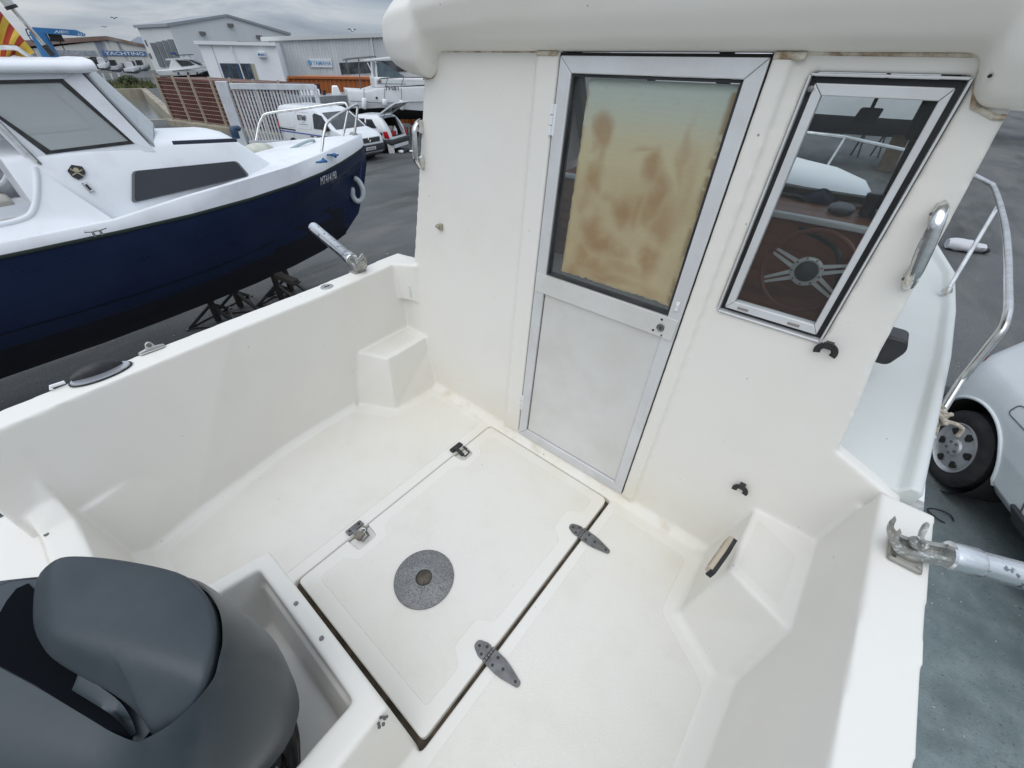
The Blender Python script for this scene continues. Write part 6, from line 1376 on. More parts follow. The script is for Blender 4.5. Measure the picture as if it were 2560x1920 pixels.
mb = MB(); mb.tube([fr(0, .70, .03), fr(.055, .78, .03), fr(0, .86, .03), fr(-.055, .78, .03)], .014, 6, closed=True); mb.build('grille_emblem', CHROME, van, world=False)
np_ = patch([fr(-.26, .42, .035), fr(.26, .42, .035), fr(.26, .53, .035), fr(-.26, .53, .035)], (.012, 0, 0), 'number_plate', pm('plate white', (.75, .75, .74), .5), van)
text('GY-977-AD', pm('plate black', (.03, .03, .03), .6), np_, Vector((fr(0, .47).x + .042, -.21, .44)), (0, 1, 0), (0, 0, 1), .42, .07, depth=.002, bold=.02)
mb = MB(); mb.tube([Vector((2.55, 0, 1.76)), Vector((2.25, 0, 2.02))], .008, 6); mb.build('aerial', BLACKP, van, world=False)
# --- hatchback with its tailgate up
hc_ = Car([(.24, .12, 3.62, .70, .12), (.34, .04, 3.70, .77, .2), (.56, .02, 3.74, .80, .24), (.76, .08, 3.66, .815, .26), (.88, .12, 3.30, .81, .22), (.94, .16, 2.74, .80, .16), (1.12, .26, 2.42, .745, .14), (1.30, .40, 2.08, .675, .14), (1.37, .52, 1.86, .62, .14), (1.40, .70, 1.65, .50, .16)])
hb_ = thing('hatchback', 'white hatchback with open tailgate and loaded boot, beside the van', 'car', world=False)
hb_.scale = (.93,) * 3; HR = R_(203); hb_.rotation_euler = (0, 0, HR); rm_ = Matrix.Rotation(HR, 3, 'Z'); hb_.location = gp(953, 383) - rm_ @ Vector((.62 * .93, .78 * .93, 0))
hbd = hc_.mesh().build('body', CARW, hb_, world=False, smooth=40); arches(hbd, (.62, 3.02), .345, .81)
mbx = MB(); mbx.hexa([Vector((-.3, -.56, .62)), Vector((1.1, -.60, .62)), Vector((1.1, .60, .62)), Vector((-.3, .56, .62))], [Vector((.1, -.50, 1.30)), Vector((1.1, -.55, 1.30)), Vector((1.1, .55, 1.30)), Vector((.1, .50, 1.30))]); cut(hbd, mbx)
mb = MB(); mb.hexa([Vector((.12, -.57, .60)), Vector((1.08, -.59, .60)), Vector((1.08, .59, .60)), Vector((.12, .57, .60))], [Vector((.12, -.57, .625)), Vector((1.08, -.59, .625)), Vector((1.08, .59, .625)), Vector((.12, .57, .625))]); mb.box((1.04, -.58, .62), (1.09, .58, 1.27))
for sg in (1, -1): mb.hexa([Vector((.20, sg * .55, .62)), Vector((1.05, sg * .58, .62)), Vector((1.05, sg * .6, .62)), Vector((.20, sg * .57, .62))], [Vector((.40, sg * .50, 1.25)), Vector((1.05, sg * .53, 1.25)), Vector((1.05, sg * .55, 1.25)), Vector((.40, sg * .52, 1.25))])
mb.build('boot_lining', DARK, hb_, world=False, split=True)
for x in (.62, 3.02):
    for sg in (-1, 1): wheel(hb_, x, sg * .785, .285, .18, sg, detail=False)
MB().box((.2, -.6, .2), (3.5, .6, .3)).build('floor_pan', BLACKP, hb_, world=False)
for sg in (-1, 1):
    sd = lambda x, z, o=.006: hc_.side(x, z, sg, o)
    patch([sd(.62, .97, .014), sd(1.14, .95, .014), sd(1.14, 1.27, .014), sd(.86, 1.27, .014)], (0, sg * .012, 0), 'rear_window', CGL, hb_)
    patch([sd(1.22, .95, .014), sd(2.52, .95, .014), sd(2.06, 1.27, .014), sd(1.22, 1.29, .014)], (0, sg * .012, 0), 'side_window', CGL, hb_)
    patch([sd(.04, .60, .01), sd(.30, .60, .012), sd(.34, .84, .012), sd(.12, .86, .01)], (-.02, sg * .03, 0), 'tail_light', REDL, hb_, .008)
    patch([sd(.9, .50), sd(3.0, .50), sd(3.0, .56), sd(.9, .56)], (0, sg * .012, 0), 'rub_strip', BUMP, hb_)
    patch([sd(1.18, .34, .002), sd(1.19, .34, .002), sd(1.19, 1.3, .002), sd(1.18, 1.3, .002)], (0, sg * .004, 0), 'panel_gap', pm('panel gap', (.22, .23, .24), .7), hb_)
mb = MB(); q = rounded([(.30, .0), (.30, .0)], 0); mb.lathe([(.06, 0), (.06, .004)], 20, hc_.side(.42, .76, 1, .004), (0, 1, 0)); mb.build('fuel_cap', BUMP, hb_, world=False)
mb = MB(); mb.hexa([Vector((-.06, -.79, .34)), Vector((.55, -.83, .34)), Vector((.55, .83, .34)), Vector((-.06, .79, .34))], [Vector((-.08, -.79, .55)), Vector((.42, -.835, .56)), Vector((.42, .835, .56)), Vector((-.08, .79, .55))]); bp_ = mb.build('rear_bumper', BUMP, hb_, world=False, bevel=.04)
cut(bp_, MB().lathe([(.345, -.3), (.345, .3)], 30, (.62, .8, .285), (0, 1, 0))); cut(bp_, MB().lathe([(.345, -.3), (.345, .3)], 30, (.62, -.8, .285), (0, 1, 0)))
mb = MB(); mb.hexa([Vector((-.05, -.62, .20)), Vector((.12, -.66, .20)), Vector((.12, .66, .20)), Vector((-.05, .62, .20))], [Vector((-.05, -.64, .345)), Vector((.12, -.68, .345)), Vector((.12, .68, .345)), Vector((-.05, .64, .345))]); mb.build('bumper_skirt', CARW, hb_, world=False, bevel=.02)
# tailgate: frame with glass, raised on two struts
tg0, tg1 = Vector((.56, 0, 1.40)), Vector((-.34, 0, 1.86)); td = (tg1 - tg0); tn = Vector((-td.z, 0, td.x)).normalized() * -1
def tgp(u, y, o=0): return tg0 + td * u + Vector((0, y, 0)) + tn * o
outer = [tgp(0, -.60), tgp(.74, -.66), tgp(1.0, -.60), tgp(1.0, .60), tgp(.74, .66), tgp(0, .60)]; inner = [tgp(.10, -.50), tgp(.62, -.54), tgp(.66, -.50), tgp(.66, .50), tgp(.62, .54), tgp(.10, .50)]
mb = MB()
for k in range(6):
    j = (k + 1) % 6; q = [outer[k], outer[j], inner[j], inner[k]]; mb.hexa(q, [p + tn * .05 for p in q])
tgate = mb.build('tailgate', CARW, hb_, world=False, smooth=0)
mb = MB(); mb.hexa([p + tn * .02 for p in inner], [p + tn * .028 for p in inner]); mb.build('tailgate_glass', glassy('tailgate glass', (.55, .60, .58), .45, .05), tgate, world=False)
for sg in (1, -1): MB().tube([Vector((.45, sg * .55, 1.2)), tgp(.45, sg * .60)], .010, 6).build('gas_strut', BLACKP, hb_, world=False)
def hw_(x, y, z): return Vector(hb_.location) + rm_ @ (Vector((x, y, z)) * .93)
c_ = hw_(.34, .18, .63); mb = MB(); mb.hexa([c_ + rm_ @ Vector((x, y, 0)) for x, y in ((-.14, -.2), (.14, -.2), (.14, .2), (-.14, .2))], [c_ + rm_ @ Vector((x, y, .15)) for x, y in ((-.16, -.22), (.16, -.22), (.16, .22), (-.16, .22))]); prop(mb.build('crate', pm('red plastic', (.42, .02, .015), .4), bevel=.01), 'red plastic crate in the open boot of the white hatchback', 'crate')
c_ = hw_(.32, -.20, .63); mb = MB(); mb.lathe([(.085, 0), (.085, .19), (.05, .24), (.03, .27), (.03, .31)], 16, c_); prop(mb.build('jug', WHITEP), 'white plastic jug beside the red crate in the open boot', 'jug')
c_ = hw_(.55, .1, .63); mb = MB(); mb.hexa([c_ + rm_ @ Vector((x, y, 0)) for x, y in ((-.10, -.34), (.12, -.34), (.12, .34), (-.10, .34))], [c_ + rm_ @ Vector((x, y, .30)) for x, y in ((-.10, -.34), (.12, -.34), (.12, .34), (-.10, .34))]); prop(mb.build('box', pm('pale carton', (.45, .43, .38), .8), bevel=.01), 'pale carton at the back of the hatchback boot', 'box')
# can and rags on the ground
c_ = gp(980, 384); mb = MB(); q = [(-.12, 0), (.12, 0), (.12, .34), (.06, .40), (-.05, .40), (-.12, .36)]; ru = Vector((.6, .8, 0)).normalized(); rn = Vector((.8, -.6, 0))
mb.hexa([c_ + ru * x + Vector((0, 0, z)) - rn * .07 for x, z in q], [c_ + ru * x + Vector((0, 0, z)) + rn * .07 for x, z in q]); jc = mb.build('jerry_can', WHITEP, bevel=.02); prop(jc, 'white plastic jerry can standing on the asphalt behind the hatchback', 'jerry can')
mb = MB(); mb.tube([c_ + ru * .08 + Vector((0, 0, .38)), c_ + ru * .08 + Vector((0, 0, .44))], .025, 10); mb.build('cap', BLACKP, jc)
c_ = gp(1014, 381); rg = random.Random(4); mb = MB(); mb2 = MB()
for i in range(9):
    p = c_ + Vector((rg.uniform(-.25, .25), rg.uniform(-.25, .25), 0)); (mb if i % 3 else mb2).ball(p + Vector((0, 0, .05)), (rg.uniform(.06, .12), rg.uniform(.06, .12), rg.uniform(.04, .09)), 8, 5)
o = mb.build('rag_heap', pm('dark rags', (.03, .03, .035), .9), split=False); prop(o, 'small heap of dark and white rags on the asphalt by the jerry can', 'rags'); mb2.build('white_rag', WHITEP, o, split=True)
# trestles
def trestle(px, py, lab, h=.72, rz=.4, L_=.8):
    g = gp(px, py); t_ = thing('trestle', lab, 'trestle', g, rz, group='grey boatyard trestles', world=False)
    tm = pm('trestle grey', (.20, .21, .22), .6, .4, (.14, .13, .12), 10)
    MB().bar((-L_ / 2, 0, h), (L_ / 2, 0, h), .09, .07).build('beam', tm, t_, world=False)
    for x in (-L_ * .42, L_ * .42):
        for y in (-.22, .22): MB().bar((x, y, 0), (x, 0, h), .05, .05, up=(1, 0, 0)).build('leg', tm, t_, world=False)
        MB().bar((x, -.14, .28), (x, .14, .28), .04, .04, up=(1, 0, 0)).build('cross_brace', tm, t_, world=False)
trestle(1010, 356, 'grey metal trestle under the white cruiser, its left legs in view', .72, R_(40)); trestle(1038, 362, 'grey metal trestle nearest our cabin wall, beside the rags', .72, R_(25))
# --- SUV on the right
SG = -1.6
hubp = P(2381, 1118, 'z', SG + .365)
sv = Car([(.30, .10, 4.2, .76, .15), (.42, .03, 4.3, .86, .25), (.66, .0, 4.34, .905, .34), (.86, .03, 4.30, .915, .36), (.98, .07, 4.20, .905, .34), (1.05, .10, 3.9, .885, .30), (1.10, .13, 3.3, .86, .26), (1.40, .26, 2.7, .77, .22), (1.62, .42, 2.2, .68, .2), (1.68, .6, 2.0, .55, .2)])
SK = .365 / .345
su = thing('parked_suv', 'white car parked beside our boat, its rear wheel and haunch showing past the deck', 'car', world=False)
HS = R_(-90 + 22); su.rotation_euler = (0, 0, HS); su.scale = (SK,) * 3; rm_ = Matrix.Rotation(HS, 3, 'Z')
WXL = .66
su.location = Vector((hubp.x, hubp.y, SG)) - rm_ @ (Vector((WXL, -.895, 0)) * SK)
SUVW = pm('pale car paint', (.86, .89, .90), .22, 0, (.76, .80, .81), 1.5, coat=.5)
sb_ = sv.mesh().build('body', SUVW, su, world=False, smooth=40, sub=0)
mb = MB()
for x in (WXL, 3.45):
    for sg in (1, -1): mb.lathe([(.43, -.34), (.43, .3)], 48, (x, sg * .9, .37), (0, sg, 0))
for q in mb.pieces(): cut(sb_, q)
for x in (WXL, 3.45):
    for sg in (1, -1):
        wheel(su, x, sg * .885, .345, .22, sg)
        mb = MB(); mb.lathe([(.425, -.30), (.425, -.02)], 40, (x, sg * .9, .37), (0, sg, 0), cap=False); mb.lathe([(.425, -.30), (.01, -.30)], 40, (x, sg * .9, .37), (0, sg, 0), cap=False); mb.build('arch_liner', DARK, su, world=False, split=False)
        # flared lip
        pts = [Vector((x + .435 * math.cos(a), sg * (sv.at(max(.34, .37 + .435 * math.sin(a)))[3] + .002), .37 + .435 * math.sin(a))) for a in [R_(2 + 176 * i / 24) for i in range(25)]]
        mb = MB(); mb.tube(pts, .014, 8); mb.build('arch_flare', SUVW, su, world=False, smooth=60)
    # side mouldings
for sg in (1, -1):
    sd = lambda x, z, o=.004: sv.side(x, z, sg, o)
    patch([sd(1.36, .30, .03), sd(3.0, .30, .03), sd(3.0, .46, .02), sd(1.34, .46, .02)], (0, sg * .05, 0), 'side_skirt', BUMP, su, .02)
    q = rounded([(.60, .93), (.84, .93), (.86, 1.03), (.62, 1.03)], .04); mb = MB(); mb.tube([sd(p.x + .2, p.y - .04, .003) for p in q], .004, 6, closed=True); mb.build('fuel_flap', pm('flap gap', (.12, .13, .14), .6), su, world=False)
    rows_ = []
    for z in (.84, .90, .97, 1.02):
        l_ = sv.at(z); r_ = sv.ring(z, l_[1] - .005, l_[2], l_[3] + .005, l_[4]); rows_.append([p for p, q in zip(r_, sv.ring(.84, *sv.at(.84)[1:])) if q.x < .22 and q.y * sg > .62])
    MB().loft(rows_, closed=False, caps=False).build('tail_light', REDL, su, world=False, smooth=60)
    mb = MB(); mb.tube([sd(1.42, .46, .002), sd(1.38, .62, .002), sd(1.22, .86, .002), sd(1.20, 1.05, .002)], .006, 6); mb.tube([sd(2.4, .46, .002), sd(2.4, 1.05, .002)], .006, 6); mb.build('door_gap', pm('door shut gap', (.10, .105, .11), .7), su, world=False, split=True)
    patch([sd(1.25, 1.13), sd(2.9, 1.13), sd(2.35, 1.52), sd(1.2, 1.55)], (0, sg * .012, 0), 'side_window', CGL, su)
    patch([sd(.62, 1.16), sd(1.15, 1.13), sd(1.12, 1.52), sd(.86, 1.5)], (0, sg * .012, 0), 'quarter_window', CGL, su)
mb = MB(); mb.hexa([Vector((-.04, -.8, .34)), Vector((.16, -.86, .34)), Vector((.16, .86, .34)), Vector((-.04, .8, .34))], [Vector((-.05, -.82, .55)), Vector((.14, -.88, .55)), Vector((.14, .88, .55)), Vector((-.05, .82, .55))]); mb.build('rear_bumper', BUMP, su, world=False, bevel=.03)
MB().box((.3, -.6, .22), (4.0, .6, .36)).build('floor_pan', BLACKP, su, world=False)
# ------------------------------------------------------------------ boats in the yard
WH_ = pm('white topsides', (.70, .71, .72), .35, 0, (.62, .63, .63), 1.5); GREYH = pm('grey topsides', (.26, .27, .28), .4, 0, (.20, .21, .22), 1.5); BTMD = pm('dark bottom', (.012, .013, .015), .7)
def yard_boat(name, lab, W, st, beam, hullm, botm, cat='boat', group=None):
    """hull from side stations (u, half-beam share, z sheer, z waterline, z keel) along wall W, lying behind its face"""
    t_ = thing(name, lab, cat, W.pt(st[0][0], st[0][4], -beam), group=group)
    top, bot = [], []
    for u, k, zs, zw, zk in st:
        b_ = beam * k
        top.append([W.pt(u, z, -beam + x) for x, z in ((b_ * .97, zs), (b_, zs - .06), (b_ * .93, zw), (-b_ * .93, zw), (-b_, zs - .06), (-b_ * .97, zs), (0, zs - .02))])
        bot.append([W.pt(u, z, -beam + x) for x, z in ((b_ * .93, zw), (b_ * .75, zw + (zk - zw) * .45), (.02, zk), (-.02, zk), (-b_ * .75, zw + (zk - zw) * .45), (-b_ * .93, zw))])
    MB().loft(top).build('hull', hullm, t_, smooth=50); MB().loft(bot).build('bottom', botm, t_, smooth=50)
    return t_
W6 = Wall(*facade((930, 250), 23.5, 118))
def w6(px, py): return W6.uz(px, py)
u_a = w6(870, 232)[0]; u_b = w6(1057, 225)[0]; du = u_b - u_a
zs0 = w6(870, 226)[1]; zs1 = w6(1000, 220)[1]; zw0 = w6(885, 271)[1]; zw1 = w6(1050, 278)[1]; zk = w6(1050, 306)[1]
st = [(u_a, .90, zs0, zw0, zw0 - .30), (u_a + du * .25, .97, zs0 - .05, zw0 - .02, zw0 - .5), (u_a + du * .4, 1, zs1, zw0, zk + .05), (u_b, 1, zs1 + .05, zw1, zk), (u_b + du * .5, .92, zs1 + .15, zw1 + .1, zk + .05), (u_b + du * .9, .6, zs1 + .25, zw1 + .35, zk + .35), (u_b + du * 1.1, .15, zs1 + .32, zw1 + .8, zk + 1.0), (u_b + du * 1.13, .02, zs1 + .33, zw1 + .9, zk + 1.2)]
cru = yard_boat('motor_cruiser', 'white motor cruiser on trestles hung with three white fenders, behind the hatchback', W6, st, 1.25, WH_, BTMD)
mb = MB()
def uz6(px, py, o=0): a, z = w6(px, py); return W6.pt(a, z, o)
pr = [(u_a + du * .38, zs1 - .02), (u_a + du * .38, w6(942, 193)[1]), (u_b + du * .3, w6(1057, 199)[1]), (u_b + du * .75, zs1 + .2)]
mb.hexa([W6.pt(u, z, -2.15) for u, z in pr], [W6.pt(u, z, -.35) for u, z in pr]); cab = mb.build('cabin', WH_, cru, bevel=.08, seg=3)
a0, z0 = w6(945, 192); a1, z1 = w6(1010, 192); zt_ = w6(950, 157)[1]
mb = MB(); q = [(a0, z0 - .1), (a1 + .3, z0 - .1), (a0 + (a1 - a0) * .35, zt_), (a0, zt_)]; mb.hexa([W6.pt(u, z, -1.95) for u, z in q], [W6.pt(u, z, -.55) for u, z in q]); mb.build('windscreen', pm('cruiser glass', (.08, .11, .13), .1, 0, (.14, .17, .19), 2), cab, smooth=0)
mb = MB(); 
for px in (935, 946): mb.bar(uz6(px, 195, -.5), uz6(px - 3, 148, -.6), .06, .06)
mb.bar(uz6(922, 157, -.5), uz6(938, 190, -.5), .04, .04); mb.build('roof_post', WHITEP, cab, split=True)
mb = MB(); mb.hexa([uz6(918, 152, -2.0), uz6(1000, 146, -2.0), uz6(1000, 146, -.5), uz6(918, 152, -.5)], [uz6(918, 151, -2.0), uz6(1000, 141, -2.0), uz6(1000, 141, -.5), uz6(918, 151, -.5)]); mb.build('hardtop', WHITEP, cab, smooth=0)
mb = MB(); tp_ = [uz6(866, 151, -.6), uz6(880, 147, -.6), uz6(945, 141, -.6)]; mb.tube(tp_, .03, 6); mb.tube([p - W6.n * 1.4 for p in tp_], .03, 6); mb.tube([uz6(868, 150, -.6), uz6(875, 190, -.6)], .025, 6); mb.tube([uz6(900, 146, -.6), uz6(905, 225, -.6)], .025, 6); mb.build('awning_frame', GREYMETAL, cru, split=True)
mb = MB(); hp_ = [uz6(944, 206, -.1), uz6(952, 197, -.15), uz6(1000, 194, -.2), uz6(1080, 194, -.3)]; mb.tube(hp_, .022, 6); mb.tube([uz6(971, 195, -.18), uz6(963, 225, -.05)], .018, 6); mb.tube([uz6(1012, 194, -.2), uz6(1001, 223, -.05)], .018, 6); mb.build('hand_rail', GREYMETAL, cru, split=True)
mb = MB(); mb.tube([uz6(876, 252, .02), uz6(960, 257, .03), uz6(1060, 254, .03)], .025, 6); mb.build('topside_line', pm('topside line', (.30, .31, .32), .5), cru)
mb = MB(); W6.slab(mb, [w6(945, 209.5), w6(1018, 210.5), w6(1018, 211.8), w6(945, 210.8)], -.36, -.33); mb.build('cabin_stripe', pm('cabin stripe', (.12, .14, .18), .5), cab)
mb = MB(); W6.slab(mb, [w6(948, 201), w6(956, 201), w6(956, 208), w6(948, 208)], -.36, -.33); mb.build('cabin_mark', pm('cabin mark', (.22, .12, .12), .5), cab)
text('7H81', pm('dark letters', (.08, .08, .09), .6), cru, W6.pt(w6(963, 225)[0], w6(963, 225.5)[1], .0), W6.u, (0, 0, 1), .62, .16, depth=.03, bold=.02)
mb = MB(); mb.lathe([(.05, 0), (.05, .01)], 10, uz6(942, 245, .0), W6.n); mb.build('skin_fitting', DARK, cru)
for px, y0, y1, ly, lab in ((910, 244, 273, 222, 'white sausage fender nearest the stern of the white cruiser'), (961, 247, 265, 221, 'short white fender partly behind the raised tailgate'), (1003, 250, 275, 220, 'white fender beside our cabin, on the cruiser topside')):
    a = uz6(px, y0, .12); b_ = uz6(px, y1, .12); fm_ = thing('fender', lab, 'fender', b_, group='fenders on the white cruiser')
    MB().tube([a, a.lerp(b_, .06), a.lerp(b_, .15), a.lerp(b_, .85), a.lerp(b_, .94), b_], [.03, .09, .115, .115, .09, .03], 12).build('body', WHITEP, fm_, smooth=60)
    MB().tube([uz6(px, ly, .04), a], .014, 5).build('lanyard', GREYMETAL, fm_)
# grey tender in front of the orange container
W7 = Wall(*facade((830, 250), 24.5, 120))
def w7(px, py): return W7.uz(px, py)
ua, za = w7(742, 241); ub, zb = w7(868, 236); d7 = ub - ua; zc_ = w7(800, 268)[1]
st = [(ua - d7 * .5, .05, za + .25, za, za - .1), (ua - d7 * .3, .5, za + .12, zc_ + .2, zc_ - .1), (ua, .8, za, zc_ + .1, zc_ - .3), (ua + d7 * .5, 1, za - .02, zc_ + .05, zc_ - .35), (ub, .95, zb, zc_ + .08, zc_ - .3)]
ten = yard_boat('tender', 'grey open boat with white seats in front of the orange container', W7, st, .95, GREYH, GREYH)
mb = MB(); W7.slab(mb, [w7(742, 241), w7(868, 236), w7(868, 238), w7(742, 243)], .0, .04); mb.build('gunwale', pm('pale gunwale', (.55, .56, .57), .5), ten)
mb = MB(); a_, z_ = w7(829, 240); b2_, zt = w7(852, 217); mb.hexa([W7.pt(u, z, -1.3) for u, z in ((a_, z_ - .1), (b2_, z_ - .1), (b2_ - .12, zt), (a_ + .12, zt))], [W7.pt(u, z, -.6) for u, z in ((a_, z_ - .1), (b2_, z_ - .1), (b2_ - .12, zt), (a_ + .12, zt))]); mb.build('console', SW, ten, bevel=.04)
for px in (755, 775, 792):
    mb = MB(); a_, z_ = w7(px, 242); zt = w7(px, 226)[1]; mb.hexa([W7.pt(a_ + x, z_ - .1, -1.2 + y) for x, y in ((-.16, 0), (.16, 0), (.16, .12), (-.16, .12))], [W7.pt(a_ + x, zt, -1.3 + y) for x, y in ((-.16, 0), (.16, 0), (.16, .12), (-.16, .12))]); mb.build('seat', WHITEP, ten, bevel=.05)
mb = MB(); mb.tube([W7.pt(w7(811, 240)[0], w7(811, 240)[1], -.4), W7.pt(w7(811, 226)[0], w7(811, 226)[1], -.4)], .07, 8); mb.build('bollard', BLACKP, ten)
mb = MB(); 
for x in (-.2, .9, 2.0):
    for o_ in (-.4, -1.5): mb.bar(W7.pt(ua + d7 * .15 + x, G, o_), W7.pt(ua + d7 * .15 + x, zc_ + .1, o_), .1, .1)
ms_ = mb.build('trailer_prop', STD, ten, split=True)
# boats seen through the cabin windows, ahead
W8 = Wall(Vector((-1.5, 21, 0)), Vector((.05, -1, 0)))
def w8(px, py): return W8.uz(px, py)
zsh = 1.6; zw_ = w8(2150, 292)[1]
st = [(-9.0, .05, zsh + .7, zsh - .1, zsh - .3), (-7.5, .55, zsh + .5, zw_ + .5, zw_ - .2), (-5, .92, zsh + .3, zw_ + .12, zw_ - .55), (-2, 1, zsh + .15, zw_, zw_ - .7), (1.2, 1, zsh, zw_, zw_ - .65), (3.4, .95, zsh, zw_ + .02, zw_ - .5)]
bt8 = yard_boat('motor_cruiser', 'white hulled cruiser on low trestles seen through the cabin windows', W8, st, 1.4, WH_, pm('grey antifouling', (.06, .062, .07), .7))
mb = MB(); q = [(-4.5, zsh), (-2.8, zsh + 1.2), (1.0, zsh + 1.25), (1.8, zsh)]; mb.hexa([W8.pt(u, z, -2.4) for u, z in q], [W8.pt(u, z, -.4) for u, z in q]); mb.build('cabin', WH_, bt8, bevel=.1)
W9 = Wall(Vector((7, 36, 0)), Vector((-.1, -1, 0)))
st = [(-5.5, .05, 2.6, 1.2, .6), (-4.2, .55, 2.4, .7, .0), (-2, .95, 2.2, .3, -.35), (2, 1, 2.0, .15, -.5), (5, .98, 2.0, .2, -.4)]
bt9 = yard_boat('motor_cruiser', 'pale boat far ahead at the right edge under the roof corner', W9, st, 1.6, pm('dusty white topsides', (.50, .50, .48), .6, 0, (.42, .42, .40), 1), pm('pale bottom', (.40, .40, .39), .7))
def trestle_at(p, lab, h, rz):
    t_ = thing('trestle', lab, 'trestle', (p[0], p[1], gz(p[0])), rz, group='trestles seen through the window', world=False)
    tm = STD
    MB().bar((-.5, 0, h), (.5, 0, h), .09, .08).build('beam', tm, t_, world=False)
    for x in (-.42, .42):
        for y in (-.26, .26): MB().bar((x, y, 0), (x, 0, h), .05, .05, up=(1, 0, 0)).build('leg', tm, t_, world=False)
q = PP(1700 + 1090 / 2.37, 100 + 690 / 2.37, (0, 0, -1.6), (0, 0, 1)); trestle_at((q.x, q.y), 'folding metal trestle standing alone on the asphalt ahead of the bow', 1.0, R_(35))
q = PP(1700 + 900 / 2.37, 100 + 570 / 2.37, (0, 0, -1.6), (0, 0, 1)); trestle_at((q.x, q.y), 'metal trestle under the cruiser ahead, left of the lone one', .75, R_(10))
for W_, us_, zk_, grp in ((W8, (-4, 1.6), -.35, 0), (W9, (-1, 3.5), -.5, 0)):
    for i, u in enumerate(us_):
        p = W_.pt(u, -.9, -1.4); g = gz(p.x); t_ = thing('keel_block', ('timber keel blocks under the bow of the ' if i == 0 else 'timber keel blocks under the stern of the ') + ('cruiser ahead' if W_ is W8 else 'far pale boat'), 'keel blocks', (p.x, p.y, g))
        MB().box((p.x - .25, p.y - .3, g), (p.x + .25, p.y + .3, zw_ - .5 if W_ is W8 else -.4)).build('block', pm('old timber', (.16, .12, .08), .9, col2=(.10, .08, .06), scale=5), t_, bevel=.01)
# --- across the dock: motor yacht, ribs, posts, grass
W10 = Wall(*facade((450, 165), 72, 118))
def w10(px, py): return W10.uz(px, py)
ua, _ = w10(392, 180); ub, _ = w10(516, 170); d_ = ub - ua; zs_ = w10(420, 176)[1]; zb_ = w10(450, 189)[1]
st = [(ua, .85, zs_, zb_, zb_ - .5), (ua + d_ * .4, 1, zs_ + .12, zb_, zb_ - .7), (ua + d_ * .75, .9, zs_ + .45, zb_ + .1, zb_ - .6), (ua + d_, .5, zs_ + .8, zb_ + .5, zb_ - .2), (ua + d_ * 1.12, .03, zs_ + .95, zb_ + 1.0, zb_ + .6)]
my = yard_boat('motor_yacht', 'white flybridge motor yacht across the dock with dark wheelhouse glass', W10, st, 1.7, WH_, BTMD)
def q10(pts, o0, o1, name, mat, par, bevel=0):
    mb = MB(); p_ = [w10(*p) for p in pts]; mb.hexa([W10.pt(u, z, o0) for u, z in p_], [W10.pt(u, z, o1) for u, z in p_]); return mb.build(name, mat, par, bevel=bevel, smooth=0)
cb = q10([(418, 178), (425, 150), (440, 148), (470, 150), (500, 166), (512, 176)], -2.8, -.5, 'superstructure', WH_, my)
q10([(436, 150), (468, 151), (486, 163), (452, 166)], -.52, -.42, 'side_glass', CGL, cb)
q10([(470, 151), (474, 150), (503, 160), (497, 163)], -2.6, -.42, 'front_glass', CGL, cb)
q10([(410, 147), (470, 143), (474, 147), (412, 151)], -2.7, -.5, 'flybridge', WH_, cb)
q10([(436, 137), (474, 135.5), (474, 137.5), (436, 139)], -2.4, -.8, 'bimini_top', pm('navy canvas', (.03, .04, .09), .8), cb)
for px in (440, 456, 470): mb = MB(); mb.bar(W10.pt(*w10(px, 145), -.9), W10.pt(*w10(px, 138), -.9), .05, .05); mb.build('bimini_post', GREYMETAL, cb)
q10([(418, 135), (424, 130), (431, 131), (433, 137)], -1.8, -1.2, 'mooring_cover', pm('blue cover', (.03, .06, .18), .8), cb)
for px in (443, 467, 490, 502): q10([(px, 181), (px + 4, 180), (px + 6, 186), (px + 2, 187)], -.1, .04, 'porthole', CGL, my)
q10([(430, 178), (430, 177), (516, 168), (516, 169)], -.1, .05, 'dark_band', pm('yacht band', (.05, .05, .07), .5), my)
TUB = pm('pale rib tube', (.55, .56, .57), .6)
for i, (px, py, ln, dk) in enumerate(((262, 172, 30, 0), (290, 176, 34, 1), (330, 180, 40, 0), (352, 174, 36, 1), (236, 166, 26, 1))):
    dist = 92 + i * 3; Wr = Wall(*facade((px, py), dist, 112 + i * 6)); u0 = Wr.uz(px - ln / 2, py)[0]; u1 = Wr.uz(px + ln / 2, py)[0]; z_ = Wr.uz(px, py + 6)[1]; L_ = u1 - u0
    st = [(u0, .85, z_ + .75, z_ + .35, z_ + .1), (u0 + L_ * .6, 1, z_ + .80, z_ + .35, z_ + .05), (u0 + L_ * .9, .6, z_ + 1.0, z_ + .55, z_ + .3), (u0 + L_, .05, z_ + 1.15, z_ + .9, z_ + .8)]
    rb = yard_boat('rib_boat', ('small pale inflatable boat laid up across the dock, %s' % ('under the faded sign', 'left of the middle of its row', 'with the longest white hull', 'nearest the white yacht', 'at the far left end')[i]), Wr, st, 1.0, (WHITEP, TUB)[dk], GREYH, group='small boats laid up across the dock')
    mb = MB(); mb.hexa([Wr.pt(u0 + L_ * .4 + x, z_ + .7, -1.3 + y) for x, y in ((-.4, 0), (.4, 0), (.4, .7), (-.4, .7))], [Wr.pt(u0 + L_ * .4 + x * .8, z_ + 1.5, -1.3 + y) for x, y in ((-.4, 0), (.4, 0), (.4, .7), (-.4, .7))]); mb.build('console', (TUB, BLACKP)[dk], rb, bevel=.06)
    mb = MB(); mb.box_ = None; mb.hexa([Wr.pt(u0 + x, z_ + .2, -1.2 + y) for x, y in ((-.4, 0), (.05, 0), (.05, .4), (-.4, .4))], [Wr.pt(u0 + x, z_ + 1.35, -1.2 + y) for x, y in ((-.35, 0), (.0, 0), (.0, .4), (-.35, .4))]); mb.build('engine', BLACKP, rb, bevel=.06)
